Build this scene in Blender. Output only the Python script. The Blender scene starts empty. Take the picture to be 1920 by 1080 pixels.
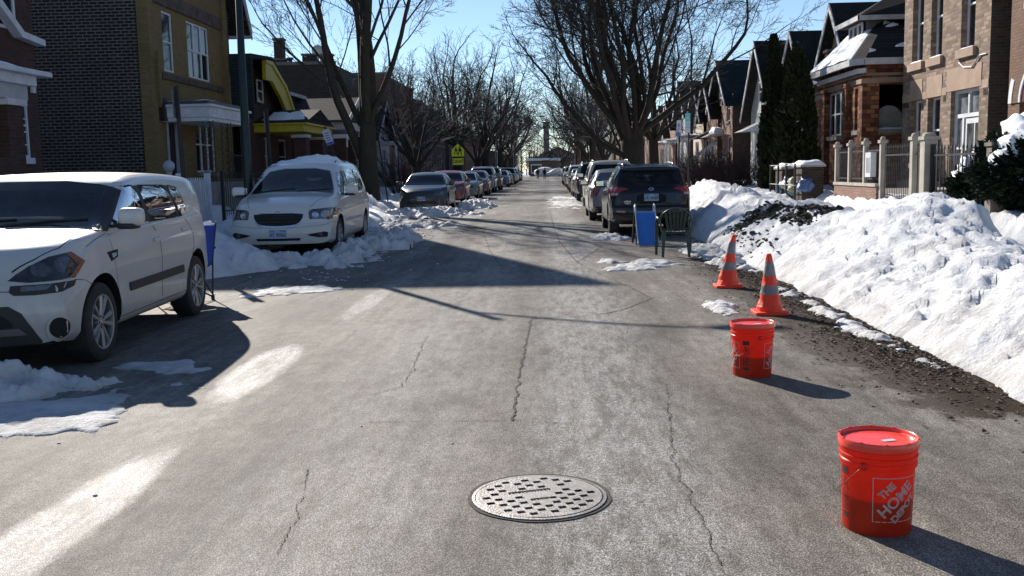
import bpy, bmesh, math, random
from mathutils import Vector, Matrix, noise
from mathutils.bvhtree import BVHTree
from mathutils.geometry import delaunay_2d_cdt
PI = math.pi
sc = bpy.context.scene
COL = sc.collection
V = Vector
# ---------------------------------------------------------------- camera maths
FPX, CAMH, ROLL = 1850.0, 1.47, 0.02
_px, _py = 70.0, 222.0
_x = _px*math.cos(ROLL)+_py*math.sin(ROLL); _y = -_px*math.sin(ROLL)+_py*math.cos(ROLL)
PITCH = math.atan(_y/FPX); YAW = math.atan(_x/FPX*math.cos(PITCH))
CAM_R = Matrix.Rotation(YAW, 3, 'Z') @ Matrix.Rotation(PI/2-PITCH, 3, 'X') @ Matrix.Rotation(-ROLL, 3, 'Z')
CAM_P = V((0, 0, CAMH))
def ray(px, py): return CAM_R @ V(((px-960)/FPX, (540-py)/FPX, -1))
def G(px, py, z=0.0):
    d = ray(px, py); return CAM_P + d*((z-CAMH)/d.z)
def AX(px, py, X):
    d = ray(px, py); return CAM_P + d*(X/d.x)
def AY(px, py, Y):
    d = ray(px, py); return CAM_P + d*(Y/d.y)
# ---------------------------------------------------------------- objects
ORG = {}
def tag(o, label=None, cat=None, group=None, kind=None):
    if label: o['label'] = label
    if cat: o['category'] = cat
    if group: o['group'] = group
    if kind: o['kind'] = kind
    return o
def thing(name, label, cat, loc=(0, 0, 0), rz=0.0, group=None):
    o = bpy.data.objects.new(name, None); COL.objects.link(o)
    o.empty_display_size = .2
    o.location = loc; o.rotation_euler = (0, 0, rz)
    ORG[o] = V(loc)
    return tag(o, label, cat, group)
class MB:
    """collects geometry in one mesh"""
    def __init__(s): s.v = []; s.f = []; s.m = []; s.mi = 0
    def add(s, vs, fs, mi=None):
        n = len(s.v); s.v.extend([tuple(p) for p in vs])
        mi = s.mi if mi is None else mi
        for f in fs: s.f.append([i+n for i in f]); s.m.append(mi)
        return s
    def quad(s, a, b, c, d, mi=None): return s.add([a, b, c, d], [(0, 1, 2, 3)], mi)
    def box(s, x0, x1, y0, y1, z0, z1, mi=None, M=None):
        vs = [V((x, y, z)) for x in (x0, x1) for y in (y0, y1) for z in (z0, z1)]
        if M is not None: vs = [M @ p for p in vs]
        return s.add(vs, [(0,1,3,2),(4,6,7,5),(0,4,5,1),(2,3,7,6),(0,2,6,4),(1,5,7,3)], mi)
    def prism(s, poly, a, b, axis='X', mi=None):
        """poly of 2D points extruded along axis; X: (y,z) ; Y: (x,z) ; Z: (x,y)"""
        n = len(poly)
        def mk(p, t):
            return {'X': (t, p[0], p[1]), 'Y': (p[0], t, p[1]), 'Z': (p[0], p[1], t)}[axis]
        vs = [mk(p, a) for p in poly]+[mk(p, b) for p in poly]
        fs = [tuple(range(n-1, -1, -1)), tuple(range(n, 2*n))]
        for i in range(n):
            j = (i+1) % n; fs.append((i, j, j+n, i+n))
        return s.add(vs, fs, mi)
    def tube(s, pts, rads, n=8, cap=True, mi=None):
        pts = [V(p) for p in pts]
        if not isinstance(rads, (list, tuple)): rads = [rads]*len(pts)
        vs = []; fs = []; u = None
        for i, p in enumerate(pts):
            if i == 0: t = pts[1]-p
            elif i == len(pts)-1: t = p-pts[i-1]
            else: t = (pts[i+1]-pts[i-1])
            if t.length < 1e-9: t = V((0, 0, 1))
            t.normalize()
            if u is None:
                u = t.orthogonal().normalized()
            else:
                u = u-t*u.dot(t)
                u = t.orthogonal().normalized() if u.length < 1e-6 else u.normalized()
            w = t.cross(u)
            for k in range(n):
                a = 2*PI*k/n
                vs.append(p+(u*math.cos(a)+w*math.sin(a))*rads[i])
        for i in range(len(pts)-1):
            for k in range(n):
                k2 = (k+1) % n
                fs.append((i*n+k, i*n+k2, (i+1)*n+k2, (i+1)*n+k))
        if cap:
            fs.append(tuple(range(n-1, -1, -1))); m = (len(pts)-1)*n
            fs.append(tuple(range(m, m+n)))
        return s.add(vs, fs, mi)
    def lathe(s, prof, n=24, M=None, mi=None, close=False):
        """prof: (r,z) list about Z"""
        vs = []; fs = []
        for r, z in prof:
            for k in range(n):
                a = 2*PI*k/n; p = V((r*math.cos(a), r*math.sin(a), z))
                vs.append(M @ p if M is not None else p)
        for i in range(len(prof)-1):
            for k in range(n):
                k2 = (k+1) % n
                fs.append((i*n+k, i*n+k2, (i+1)*n+k2, (i+1)*n+k))
        return s.add(vs, fs, mi)
    def blob(s, c, r, seed=0, jit=.3, sub=2, sq=(1, 1, 1), mi=None):
        bm = bmesh.new(); bmesh.ops.create_icosphere(bm, subdivisions=sub, radius=1)
        o = V((seed*3.17, seed*1.3, seed*.77)); vs = []
        for v in bm.verts:
            k = 1+jit*noise.noise(v.co*1.6+o)*1.6+jit*.5*noise.noise(v.co*4+o)
            vs.append((c[0]+v.co.x*k*r*sq[0], c[1]+v.co.y*k*r*sq[1], c[2]+v.co.z*k*r*sq[2]))
        fs = [[v.index for v in f.verts] for f in bm.faces]; bm.free()
        return s.add(vs, fs, mi)
    def build(s, name, mats, parent=None, label=None, smooth=False, angle=None, bevel=0, local=False, weld=False):
        me = bpy.data.meshes.new(name)
        o = V((0, 0, 0)) if local or parent is None else ORG[parent]
        me.from_pydata([(x-o.x, y-o.y, z-o.z) for x, y, z in s.v], [], s.f)
        if not isinstance(mats, (list, tuple)): mats = [mats]
        for m in mats: me.materials.append(m)
        me.polygons.foreach_set('material_index', s.m)
        if smooth or angle: me.polygons.foreach_set('use_smooth', [True]*len(me.polygons))
        me.update()
        if weld:
            bm = bmesh.new(); bm.from_mesh(me); bmesh.ops.remove_doubles(bm, verts=bm.verts, dist=1e-4)
            bmesh.ops.recalc_face_normals(bm, faces=bm.faces); bm.to_mesh(me); bm.free()
        if angle: me.set_sharp_from_angle(angle=math.radians(angle))
        ob = bpy.data.objects.new(name, me); COL.objects.link(ob)
        if parent is not None: ob.parent = parent; ORG[ob] = ORG[parent]
        else: ORG[ob] = V((0, 0, 0))
        if bevel:
            b = ob.modifiers.new('bevel', 'BEVEL'); b.width = bevel; b.segments = 2; b.limit_method = 'ANGLE'
        if label: ob['label'] = label
        return ob
def kids(o): return [c for c in COL.objects if c.parent == o]
def copy_tree(o, parent=None, table=None):
    if table is None:
        table = {}
        for c in COL.objects:
            if c.parent: table.setdefault(c.parent, []).append(c)
    c = o.copy(); COL.objects.link(c); c.parent = parent
    for ch in table.get(o, []): copy_tree(ch, c, table)
    return c
# ---------------------------------------------------------------- materials
class NT:
    def __init__(s, m): s.t = m.node_tree; s.n = s.t.nodes; s.l = s.t.links
    def node(s, t, **k):
        n = s.n.new(t)
        for a, b in k.items():
            if a.startswith('i_'): n.inputs[a[2:].replace('_', ' ')].default_value = b
            else: setattr(n, a, b)
        return n
    def link(s, a, b): s.l.new(a, b)
    def coords(s, sc_=(1, 1, 1), loc=(0, 0, 0), kind='Object', rot=(0, 0, 0)):
        tc = s.node('ShaderNodeTexCoord'); mp = s.node('ShaderNodeMapping')
        mp.inputs['Scale'].default_value = sc_; mp.inputs['Location'].default_value = loc; mp.inputs['Rotation'].default_value = rot
        s.link(tc.outputs[kind], mp.inputs['Vector']); return mp.outputs['Vector']
    def noise(s, vec, scale, detail=4, rough=.55, dist=0):
        n = s.node('ShaderNodeTexNoise'); n.inputs['Scale'].default_value = scale; n.inputs['Detail'].default_value = detail
        n.inputs['Roughness'].default_value = rough; n.inputs['Distortion'].default_value = dist
        s.link(vec, n.inputs['Vector']); return n.outputs['Fac']
    def ramp(s, fac, stops):
        r = s.node('ShaderNodeValToRGB'); e = r.color_ramp.elements
        while len(e) < len(stops): e.new(.5)
        for i, (p, c) in enumerate(stops):
            e[i].position = p; e[i].color = (c, c, c, 1) if isinstance(c, (int, float)) else (*c, 1)
        s.link(fac, r.inputs['Fac']); return r.outputs['Color']
    def mix(s, fac, a, b, mode='MIX'):
        m = s.node('ShaderNodeMix', data_type='RGBA', blend_type=mode)
        for si, val in ((0, fac), (6, a), (7, b)):
            sock = m.inputs[si]
            if isinstance(val, (int, float)): sock.default_value = val if si == 0 else (val, val, val, 1)
            elif isinstance(val, (tuple, list)): sock.default_value = (*val[:3], 1)
            else: s.link(val, sock)
        return m.outputs[2]
    def math(s, op, a, b=0, c=0):
        m = s.node('ShaderNodeMath', operation=op)
        for i, val in enumerate((a, b, c)):
            if isinstance(val, (int, float)): m.inputs[i].default_value = val
            else: s.link(val, m.inputs[i])
        return m.outputs[0]
    def bump(s, h, strength=.3, dist=.02, norm=None):
        b = s.node('ShaderNodeBump'); b.inputs['Strength'].default_value = strength; b.inputs['Distance'].default_value = dist
        s.link(h, b.inputs['Height'])
        if norm is not None: s.link(norm, b.inputs['Normal'])
        return b.outputs['Normal']
def newmat(name):
    m = bpy.data.materials.new(name); m.use_nodes = True; n = NT(m)
    p = n.n['Principled BSDF']; return m, n, p
def setb(p, **k):
    for a, b in k.items():
        s_ = p.inputs[a.replace('_', ' ')]
        s_.default_value = (*b, 1) if isinstance(b, tuple) and len(b) == 3 else b
_pm = {}
def pm(name, base, rough=.6, var=.2, scale=6, bump=0, bscale=None, metal=0, coat=0, spec=.5, dirt=None):
    """plain painted/plastic/stone surface with a little unevenness"""
    if name in _pm: return _pm[name]
    m, n, p = newmat(name); vec = n.coords()
    f = n.noise(vec, scale, 6, .6)
    d = tuple(c*(1-var) for c in base); b = tuple(min(1, c*(1+var)) for c in base)
    col = n.ramp(f, [(.3, d), (.7, b)])
    if dirt:
        amt, dc, ds = dirt
        f2 = n.noise(vec, ds, 8, .7)
        col = n.mix(n.math('MULTIPLY', n.ramp(f2, [(.42, 0), (.72, 1)]), amt), col, dc)
    n.link(col, p.inputs['Base Color'])
    setb(p, Roughness=rough, Metallic=metal, Coat_Weight=coat, Specular_IOR_Level=spec)
    if bump:
        n.link(n.bump(n.noise(vec, bscale or scale*8, 6, .65), bump, .02), p.inputs['Normal'])
    _pm[name] = m; return m
def brick(name, c1, c2, mortar, bw=.21, bh=.067, rough=.9, dirt=.35, msize=.012, patch=None, bumps=.5):
    if name in _pm: return _pm[name]
    m, n, p = newmat(name)
    tc = n.node('ShaderNodeTexCoord'); sp = n.node('ShaderNodeSeparateXYZ'); n.link(tc.outputs['Object'], sp.inputs[0])
    cb = n.node('ShaderNodeCombineXYZ'); n.link(n.math('ADD', sp.outputs[0], sp.outputs[1]), cb.inputs[0]); n.link(sp.outputs[2], cb.inputs[1])
    bt = n.node('ShaderNodeTexBrick'); n.link(cb.outputs[0], bt.inputs['Vector'])
    bt.inputs['Scale'].default_value = 1; bt.inputs['Brick Width'].default_value = bw; bt.inputs['Row Height'].default_value = bh
    bt.inputs['Mortar Size'].default_value = msize; bt.inputs['Mortar Smooth'].default_value = .3; bt.inputs['Bias'].default_value = -.1
    bt.inputs['Color1'].default_value = (*c1, 1); bt.inputs['Color2'].default_value = (*c2, 1); bt.inputs['Mortar'].default_value = (*mortar, 1)
    vec = tc.outputs['Object']
    f = n.noise(vec, .9, 8, .65)
    col = n.mix(dirt, bt.outputs['Color'], n.ramp(f, [(.3, .25), (.7, 1.0)]), 'MULTIPLY')
    col = n.mix(.35, col, n.ramp(n.noise(vec, 14, 4), [(.3, .55), (.7, 1.0)]), 'MULTIPLY')
    if patch:
        col = n.mix(n.ramp(n.noise(vec, patch[1], 5, .6), [(.62, 0), (.68, patch[2])]), col, patch[0])
    n.link(col, p.inputs['Base Color']); setb(p, Roughness=rough, Specular_IOR_Level=.25)
    h = n.math('SUBTRACT', 1, bt.outputs['Fac']); h = n.math('ADD', h, n.math('MULTIPLY', n.noise(vec, 60, 3), .35))
    n.link(n.bump(h, bumps, .012), p.inputs['Normal'])
    _pm[name] = m; return m
def shingle(name, c1, c2, axis='y', snow=None):
    if name in _pm: return _pm[name]
    m, n, p = newmat(name)
    tc = n.node('ShaderNodeTexCoord'); sp = n.node('ShaderNodeSeparateXYZ'); n.link(tc.outputs['Object'], sp.inputs[0])
    cb = n.node('ShaderNodeCombineXYZ'); n.link(sp.outputs[0 if axis == 'x' else 1], cb.inputs[0]); n.link(sp.outputs[2], cb.inputs[1])
    bt = n.node('ShaderNodeTexBrick'); n.link(cb.outputs[0], bt.inputs['Vector'])
    bt.inputs['Scale'].default_value = 1; bt.inputs['Brick Width'].default_value = .3; bt.inputs['Row Height'].default_value = .11
    bt.inputs['Mortar Size'].default_value = .008
    bt.inputs['Color1'].default_value = (*c1, 1); bt.inputs['Color2'].default_value = (*c2, 1); bt.inputs['Mortar'].default_value = (.008, .008, .008, 1)
    vec = tc.outputs['Object']
    col = n.mix(.5, bt.outputs['Color'], n.ramp(n.noise(vec, 2.5, 6, .7), [(.3, .45), (.7, 1.1)]), 'MULTIPLY')
    n.link(col, p.inputs['Base Color']); setb(p, Roughness=.95, Specular_IOR_Level=.2)
    n.link(n.bump(bt.outputs['Fac'], -.4, .01), p.inputs['Normal'])
    _pm[name] = m; return m
def snowmat(name, base=(.66, .68, .72), dirtc=(.35, .30, .25), dirt=.25, dscale=1.3, bump=.6, bs=14, lo=.52):
    if name in _pm: return _pm[name]
    m, n, p = newmat(name); vec = n.coords()
    f = n.noise(vec, dscale, 10, .72)
    col = n.mix(n.math('MULTIPLY', n.ramp(f, [(lo, 0), (lo+.2, 1)]), dirt), base, dirtc)
    sp = n.ramp(n.noise(vec, 45, 3, .6), [(.70, 0), (.76, 1)])
    col = n.mix(n.math('MULTIPLY', sp, dirt*.9), col, (.12, .10, .08))
    if lo == .5:   # grit and melt stain gather towards the foot of the bank
        tc = n.node('ShaderNodeTexCoord'); sz = n.node('ShaderNodeSeparateXYZ'); n.link(tc.outputs['Object'], sz.inputs[0])
        zr = n.node('ShaderNodeMapRange', clamp=True); n.link(sz.outputs[2], zr.inputs[0]); zr.inputs[1].default_value = .42; zr.inputs[2].default_value = .0
        ft = n.math('MULTIPLY', zr.outputs[0], n.ramp(n.noise(vec, 3.2, 9, .75), [(.38, .12), (.66, 1)]))
        col = n.mix(n.math('MULTIPLY', ft, .62), col, (.30, .25, .19))
    n.link(col, p.inputs['Base Color']); setb(p, Roughness=.75, Specular_IOR_Level=.35)
    h = n.math('ADD', n.noise(vec, bs, 8, .7), n.math('MULTIPLY', n.noise(vec, bs*5, 5, .7), .25))
    n.link(n.bump(h, bump, .05), p.inputs['Normal'])
    _pm[name] = m; return m
def glassmat(name, base=(.012, .016, .022), rough=.04, warp=.15, wscale=2.0, spec=.7):
    if name in _pm: return _pm[name]
    m, n, p = newmat(name); vec = n.coords()
    col = n.ramp(n.noise(vec, 3, 5), [(.35, tuple(c*.6 for c in base)), (.7, tuple(c*1.7 for c in base))])
    n.link(col, p.inputs['Base Color']); setb(p, Roughness=rough, Specular_IOR_Level=spec)
    if warp: n.link(n.bump(n.noise(vec, wscale, 2, .4), warp, .02), p.inputs['Normal'])
    _pm[name] = m; return m
def paint(name, base, rough=.32, metal=.0, grime=.35, gc=(.22, .19, .16), coat=.8, flake=0):
    """car paint with road grime rising from the sills"""
    if name in _pm: return _pm[name]
    m, n, p = newmat(name); vec = n.coords()
    tc = n.node('ShaderNodeTexCoord'); sp = n.node('ShaderNodeSeparateXYZ'); n.link(tc.outputs['Object'], sp.inputs[0])
    zf = n.node('ShaderNodeMapRange'); n.link(sp.outputs[2], zf.inputs[0]); zf.inputs[1].default_value = 1.15; zf.inputs[2].default_value = .15
    f = n.noise(vec, 5, 9, .7); f3 = n.noise(n.coords((3, 3, .8)), 9, 5, .6)
    g = n.math('MULTIPLY', n.math('ADD', n.math('MULTIPLY', f, .9), n.math('MULTIPLY', f3, .5)), zf.outputs[0])
    g = n.math('MULTIPLY', n.ramp(g, [(.12, .12), (.75, 1)]), grime)
    col = n.mix(g, base, gc); n.link(col, p.inputs['Base Color'])
    n.link(n.math('ADD', n.math('MULTIPLY', g, .8), rough), p.inputs['Roughness'])
    setb(p, Metallic=metal, Coat_Weight=coat, Coat_Roughness=.08)
    n.link(n.math('SUBTRACT', coat, n.math('MULTIPLY', g, coat*1.1)), p.inputs['Coat Weight'])
    _pm[name] = m; return m
def clearglass(name, tint, rough=.02):
    m, n, p = newmat(name); n.n.remove(p); tr = n.node('ShaderNodeBsdfTransparent'); tr.inputs[0].default_value = (*tint, 1)
    gl = n.node('ShaderNodeBsdfGlossy'); gl.inputs['Roughness'].default_value = rough; fr = n.node('ShaderNodeFresnel'); fr.inputs[0].default_value = 1.5
    dust = n.ramp(n.noise(n.coords(), 4, 8, .7), [(.45, 0), (.8, .10)]); df = n.node('ShaderNodeBsdfDiffuse'); df.inputs[0].default_value = (.3, .3, .3, 1)
    mx = n.node('ShaderNodeMixShader'); n.link(n.math('MULTIPLY', fr.outputs[0], .95), mx.inputs[0]); n.link(tr.outputs[0], mx.inputs[1]); n.link(gl.outputs[0], mx.inputs[2])
    m2 = n.node('ShaderNodeMixShader'); n.link(dust, m2.inputs[0]); n.link(mx.outputs[0], m2.inputs[1]); n.link(df.outputs[0], m2.inputs[2])
    n.link(m2.outputs[0], n.n['Material Output'].inputs['Surface']); return m
M_CLEAR = clearglass('windscreen_glass', (.62, .70, .72)); M_TINT = clearglass('tinted_side_glass', (.30, .36, .38))
M_SIDEGLASS = glassmat('car_side_glass', (.006, .009, .013), .03, .04, 1.5, .7)
M_GLASS = glassmat('window_glass', (.010, .014, .020), .06, .12, 1.5, .45)
M_CARGLASS = glassmat('car_glass', (.004, .007, .013), .03, .03, 1.2, .22)
M_WHITE = pm('white_paint_trim', (.62, .64, .68), .55, .12, 4, dirt=(.35, (.25, .24, .22), 3))
M_GREYPAINT = pm('grey_white_paint', (.42, .43, .45), .6, .15, 4, dirt=(.3, (.2, .19, .18), 3))
M_BLACKIRON = pm('black_iron', (.018, .018, .02), .5, .3, 9, .15, 60, spec=.4)
M_BLACKPLAST = pm('black_plastic', (.02, .02, .022), .6, .2, 12, .1, 90)
M_RUBBER = pm('rubber', (.016, .016, .017), .85, .35, 7, .25, 60, dirt=(.5, (.07, .065, .06), 5))
M_ALLOY = pm('alloy', (.34, .35, .36), .35, .12, 9, metal=.75, dirt=(.45, (.16, .14, .12), 4))
M_CHROME = pm('chrome', (.6, .62, .65), .16, .08, 9, metal=1)
M_SNOW = snowmat('snow_bank_surface', (.76, .775, .80), (.30, .25, .20), .42, 1.0, .8, 16, .5)
M_SNOWCLEAN = snowmat('snow_clean', (.84, .86, .9), dirt=.06, bump=.3, bs=6)
M_STONE = pm('limestone', (.40, .37, .32), .85, .18, 3, .3, 30, dirt=(.4, (.16, .14, .12), 2))
M_CONC = pm('concrete', (.27, .26, .24), .9, .2, 2.5, .4, 40, dirt=(.5, (.10, .09, .085), 1.2))
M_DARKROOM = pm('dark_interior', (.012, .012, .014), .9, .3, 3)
M_HOLE = pm('deep_black', (.006, .006, .007), .8, .2, 5)
# ================================================================ SETTING
XL, XR = -5.62, 3.13     # kerb lines
def asphalt():
    m, n, p = newmat('asphalt'); vec = n.coords()
    tc = n.node('ShaderNodeTexCoord'); sp = n.node('ShaderNodeSeparateXYZ'); n.link(tc.outputs['Object'], sp.inputs[0])
    X, Y = sp.outputs[0], sp.outputs[1]
    big = n.noise(n.coords((1, .35, 1)), .8, 7, .62)
    col = n.ramp(big, [(.30, (.165, .150, .132)), (.5, (.30, .280, .252)), (.70, (.43, .408, .375))])
    # worn wheel lanes run along the street
    lane = n.noise(n.coords((1, .04, 1)), 1.1, 4, .5)
    col = n.mix(.75, col, n.ramp(lane, [(.32, (.62, .62, .63)), (.66, (1.22, 1.2, 1.17))]), 'MULTIPLY')
    streak = n.noise(n.coords((1, .07, 1), (3, 1, 0)), 5.5, 8, .72)
    col = n.mix(.9, col, n.ramp(streak, [(.34, (.70, .70, .71)), (.62, (1.16, 1.15, 1.14))]), 'MULTIPLY')
    mott = n.noise(n.coords((1, .6, 1), (5, 5, 0)), 9, 8, .78)
    col = n.mix(.75, col, n.ramp(mott, [(.36, (.62, .60, .57)), (.62, (1.22, 1.21, 1.2))]), 'MULTIPLY')
    stain = n.noise(n.coords((1, .4, 1), (9, 1, 0)), 2.4, 9, .75)
    col = n.mix(n.ramp(stain, [(.55, 0), (.66, .5)]), col, (.10, .088, .072))
    def band(cx, w, soft, amp=.5, fr=.12):
        wob = n.math('MULTIPLY', n.math('SUBTRACT', n.noise(n.coords((.6, fr, 1)), 1.4, 6, .7), .5), amp)
        d = n.math('ABSOLUTE', n.math('SUBTRACT', n.math('ADD', X, wob), cx))
        r = n.node('ShaderNodeMapRange', clamp=True); n.link(d, r.inputs[0]); r.inputs[1].default_value = w; r.inputs[2].default_value = w+soft
        r.inputs[3].default_value = 1; r.inputs[4].default_value = 0
        return r.outputs[0]
    edge = n.math('MULTIPLY', n.math('SUBTRACT', n.noise(n.coords((1.6, .6, 1)), 2.0, 8, .72), .5), 2.1)
    def blotch(cx, cy, rx, ry, tilt=0):
        dx = n.math('SUBTRACT', n.math('SUBTRACT', X, cx), n.math('MULTIPLY', n.math('SUBTRACT', Y, cy), tilt))
        a = n.math('POWER', n.math('ABSOLUTE', n.math('DIVIDE', dx, rx)), 2); b = n.math('POWER', n.math('ABSOLUTE', n.math('DIVIDE', n.math('SUBTRACT', Y, cy), ry)), 2)
        q = n.math('ADD', n.math('ADD', a, b), edge)
        r = n.node('ShaderNodeMapRange', clamp=True); n.link(q, r.inputs[0]); r.inputs[1].default_value = 1.15; r.inputs[2].default_value = .55; return r.outputs[0]
    salt = n.math('MAXIMUM', blotch(-2.12, 3.8, .19, 1.35), blotch(-2.22, 7.3, .21, 1.15, -.03))
    salt = n.math('MAXIMUM', salt, n.math('MULTIPLY', blotch(-2.1, 11.3, .14, 1.6), .7))
    salt = n.math('MAXIMUM', salt, n.math('MULTIPLY', blotch(-2.75, 40, .38, 24, -.012), .55))
    salt2 = n.math('MULTIPLY', band(.32, .22, .45), .60); salt3 = n.math('MULTIPLY', band(-.95, .25, .5), .32)
    salt = n.math('MAXIMUM', n.math('MAXIMUM', salt, salt2), salt3)
    saltg = n.math('MULTIPLY', salt, n.math('MULTIPLY', n.ramp(n.noise(vec, 42, 4, .85), [(.40, .05), (.58, 1)]), n.ramp(n.noise(n.coords((1.6, .35, 1)), 7, 8, .8), [(.42, .05), (.56, 1)])))
    col = n.mix(n.math('MULTIPLY', saltg, .92), col, (.85, .85, .84))
    # brown leaf mud by the right kerb
    mudn = n.noise(n.coords((1, .55, 1)), 1.7, 9, .72)
    mudb = n.node('ShaderNodeMapRange', clamp=True); n.link(X, mudb.inputs[0]); mudb.inputs[1].default_value = 1.55; mudb.inputs[2].default_value = 2.55
    mudy = n.node('ShaderNodeMapRange', clamp=True); n.link(Y, mudy.inputs[0]); mudy.inputs[1].default_value = 4.5; mudy.inputs[2].default_value = 7.2
    mudy2 = n.node('ShaderNodeMapRange', clamp=True); n.link(Y, mudy2.inputs[0]); mudy2.inputs[1].default_value = 19; mudy2.inputs[2].default_value = 15
    mud = n.math('ADD', mudn, n.math('MULTIPLY', n.math('MULTIPLY', mudb.outputs[0], n.math('MULTIPLY', mudy.outputs[0], mudy2.outputs[0])), .42))
    mudm = n.ramp(mud, [(.655, 0), (.72, 1)])
    mudm = n.math('MULTIPLY', mudm, mudb.outputs[0])
    mudcol = n.ramp(n.noise(vec, 55, 5, .8), [(.3, (.020, .014, .009)), (.7, (.095, .066, .044))])
    col = n.mix(mudm, col, mudcol)
    # dark damp blotches
    damp = n.ramp(n.noise(n.coords((1, .6, 1), (7, 2, 0)), .9, 7, .65), [(.56, 0), (.68, .45)])
    col = n.mix(damp, col, (.07, .068, .066))
    # aggregate
    ag = n.node('ShaderNodeTexVoronoi', feature='F1'); ag.inputs['Scale'].default_value = 140; n.link(vec, ag.inputs['Vector'])
    g1 = n.noise(vec, 210, 2, .8)
    agc = n.ramp(ag.outputs['Distance'], [(.05, 1.6), (.6, .34)])
    col = n.mix(.8, col, agc, 'MULTIPLY')
    col = n.mix(.9, col, n.ramp(g1, [(.38, .30), (.62, 1.6)]), 'MULTIPLY')
    spk = n.ramp(n.noise(vec, 52, 2, .5), [(.70, 0), (.74, 1)])
    col = n.mix(n.math('MULTIPLY', spk, .5), col, (.42, .41, .4))
    n.link(col, p.inputs['Base Color'])
    rr = n.mix(mudm, n.mix(salt, .72, .55), .9); n.link(rr, p.inputs['Roughness']); setb(p, Specular_IOR_Level=.10)
    h = n.math('ADD', n.math('MULTIPLY', ag.outputs['Distance'], -.8), n.math('MULTIPLY', g1, .7))
    n.link(n.bump(h, .45, .005, n.bump(n.noise(vec, 6, 6, .6), .15, .03)), p.inputs['Normal'])
    return m
M_ASPH = asphalt()
g = MB(); g.quad((-600, -60, -.02), (600, -60, -.02), (600, 900, -.02), (-600, 900, -.02))
M_GROUND = snowmat('old_snow_ground', (.6, .62, .66), (.16, .14, .11), .7, .6, .5, 8, .45)
tag(g.build('ground', M_GROUND), kind='structure')
g = MB(); g.quad((XL-.3, -20, 0), (XR+.35, -20, 0), (XR+.35, 214, 0), (XL-.3, 214, 0))
tag(g.build('road', M_ASPH), kind='structure')
g = MB(); g.quad((-120, 214, .0), (120, 214, .0), (120, 224, .0), (-120, 224, .0))
tag(g.build('cross_street', M_ASPH), kind='structure')
for x0, x1 in ((XL-.16, XL), (XR+.02, XR+.18)):
    k = MB(); k.box(x0, x1, -20, 213, -.01, .13); tag(k.build('kerb', M_CONC, bevel=.02), kind='structure')
# ---- snow relief
def fb(x, y, s, o=5, seed=0.0):
    return noise.fractal(V((x*s+seed, y*s-seed, seed*.37)), 1.0, 2.1, o)
def chunk(x, y, s, seed=0.0):
    d, p_ = noise.voronoi(V((x*s+seed, y*s, seed*.3)))
    return d[0]
def ss(a, b, x):
    t = max(0, min(1, (x-a)/(b-a))); return t*t*(3-2*t)
def bumpg(x, y, cx, cy, rx, ry, h):
    q = ((x-cx)/rx)**2+((y-cy)/ry)**2
    return h*math.exp(-q*1.2)
def h_right(x, y):
    foot = 2.92+.09*fb(y, 3.1, .9, 4)+.06*fb(y, 9, 3, 4)
    if 17.5 < y < 30: foot += .08*ss(17.5, 19, y)*(1-ss(27, 30, y))
    d = x-foot
    if d < 0: return -.05
    crest = .62+.20*fb(y*.5, 1.0, .7, 4, 2.0)
    crest += -.18*(1-ss(8.5, 12.5, y))+.06*ss(10, 14, y)+.08*ss(16, 24, y)
    rise = 1-math.exp(-d/.34); rise = rise*(.7+.3*ss(0, 1.2, d))
    back = 1-ss(2.05, 2.95, d)*.85
    h = crest*rise*back
    h += bumpg(x, y, 4.9, 12.9, .85, 1.6, .30)+bumpg(x, y, 4.3, 9.6, .6, 1.2, .10)+bumpg(x, y, 3.9, 21.5, .6, 2.2, .34)+bumpg(x, y, 4.2, 26.5, .7, 2.4, .34)
    h += bumpg(x, y, 3.9, 15.5, .5, 1.3, .12)+bumpg(x, y, 3.75, 7.1, .35, .7, .16)
    # walked and shovelled pavement, yards behind it
    side = ss(5.35, 5.7, x)*(1-ss(7.0, 7.35, x))
    yard = ss(7.0, 7.5, x)
    h = h*(1-ss(5.2, 5.75, x))+side*(.13+.035*fb(x, y, 1.7, 4))+yard*(.62+.12*fb(x, y, .9, 4)+.05*fb(x, y, 4, 3))
    amp = ss(0, .25, d)*(1-side*.75)*(1-yard*.5)
    ck = chunk(x, y, 2.2, 3)+.6*chunk(x, y, 5.1, 8)
    ridg = abs(fb(x*1.2+y*.5, y, 2.2, 5, 6.0))
    smooth = ss(.15, .5, fb(x, y, .35, 2, 11.0)+.28)
    h += amp*((ck-.62)*(.12-.08*smooth)+ridg*.10-.03+.05*(chunk(x, y, 10, 2)-.5)*(1-.5*smooth)+.035*fb(x, y, 9, 5)+.012*fb(x, y, 26, 3))
    h = h*(.9+.1*fb(x, y, 3.2, 3, 1.0)) if d < 1 else h
    # worn edge of ice at the foot
    h = min(h, .05+d*2.2+.10*max(0, fb(x, y, 5, 3)))
    return max(h, .018 if d > .0 else -.05)
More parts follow.
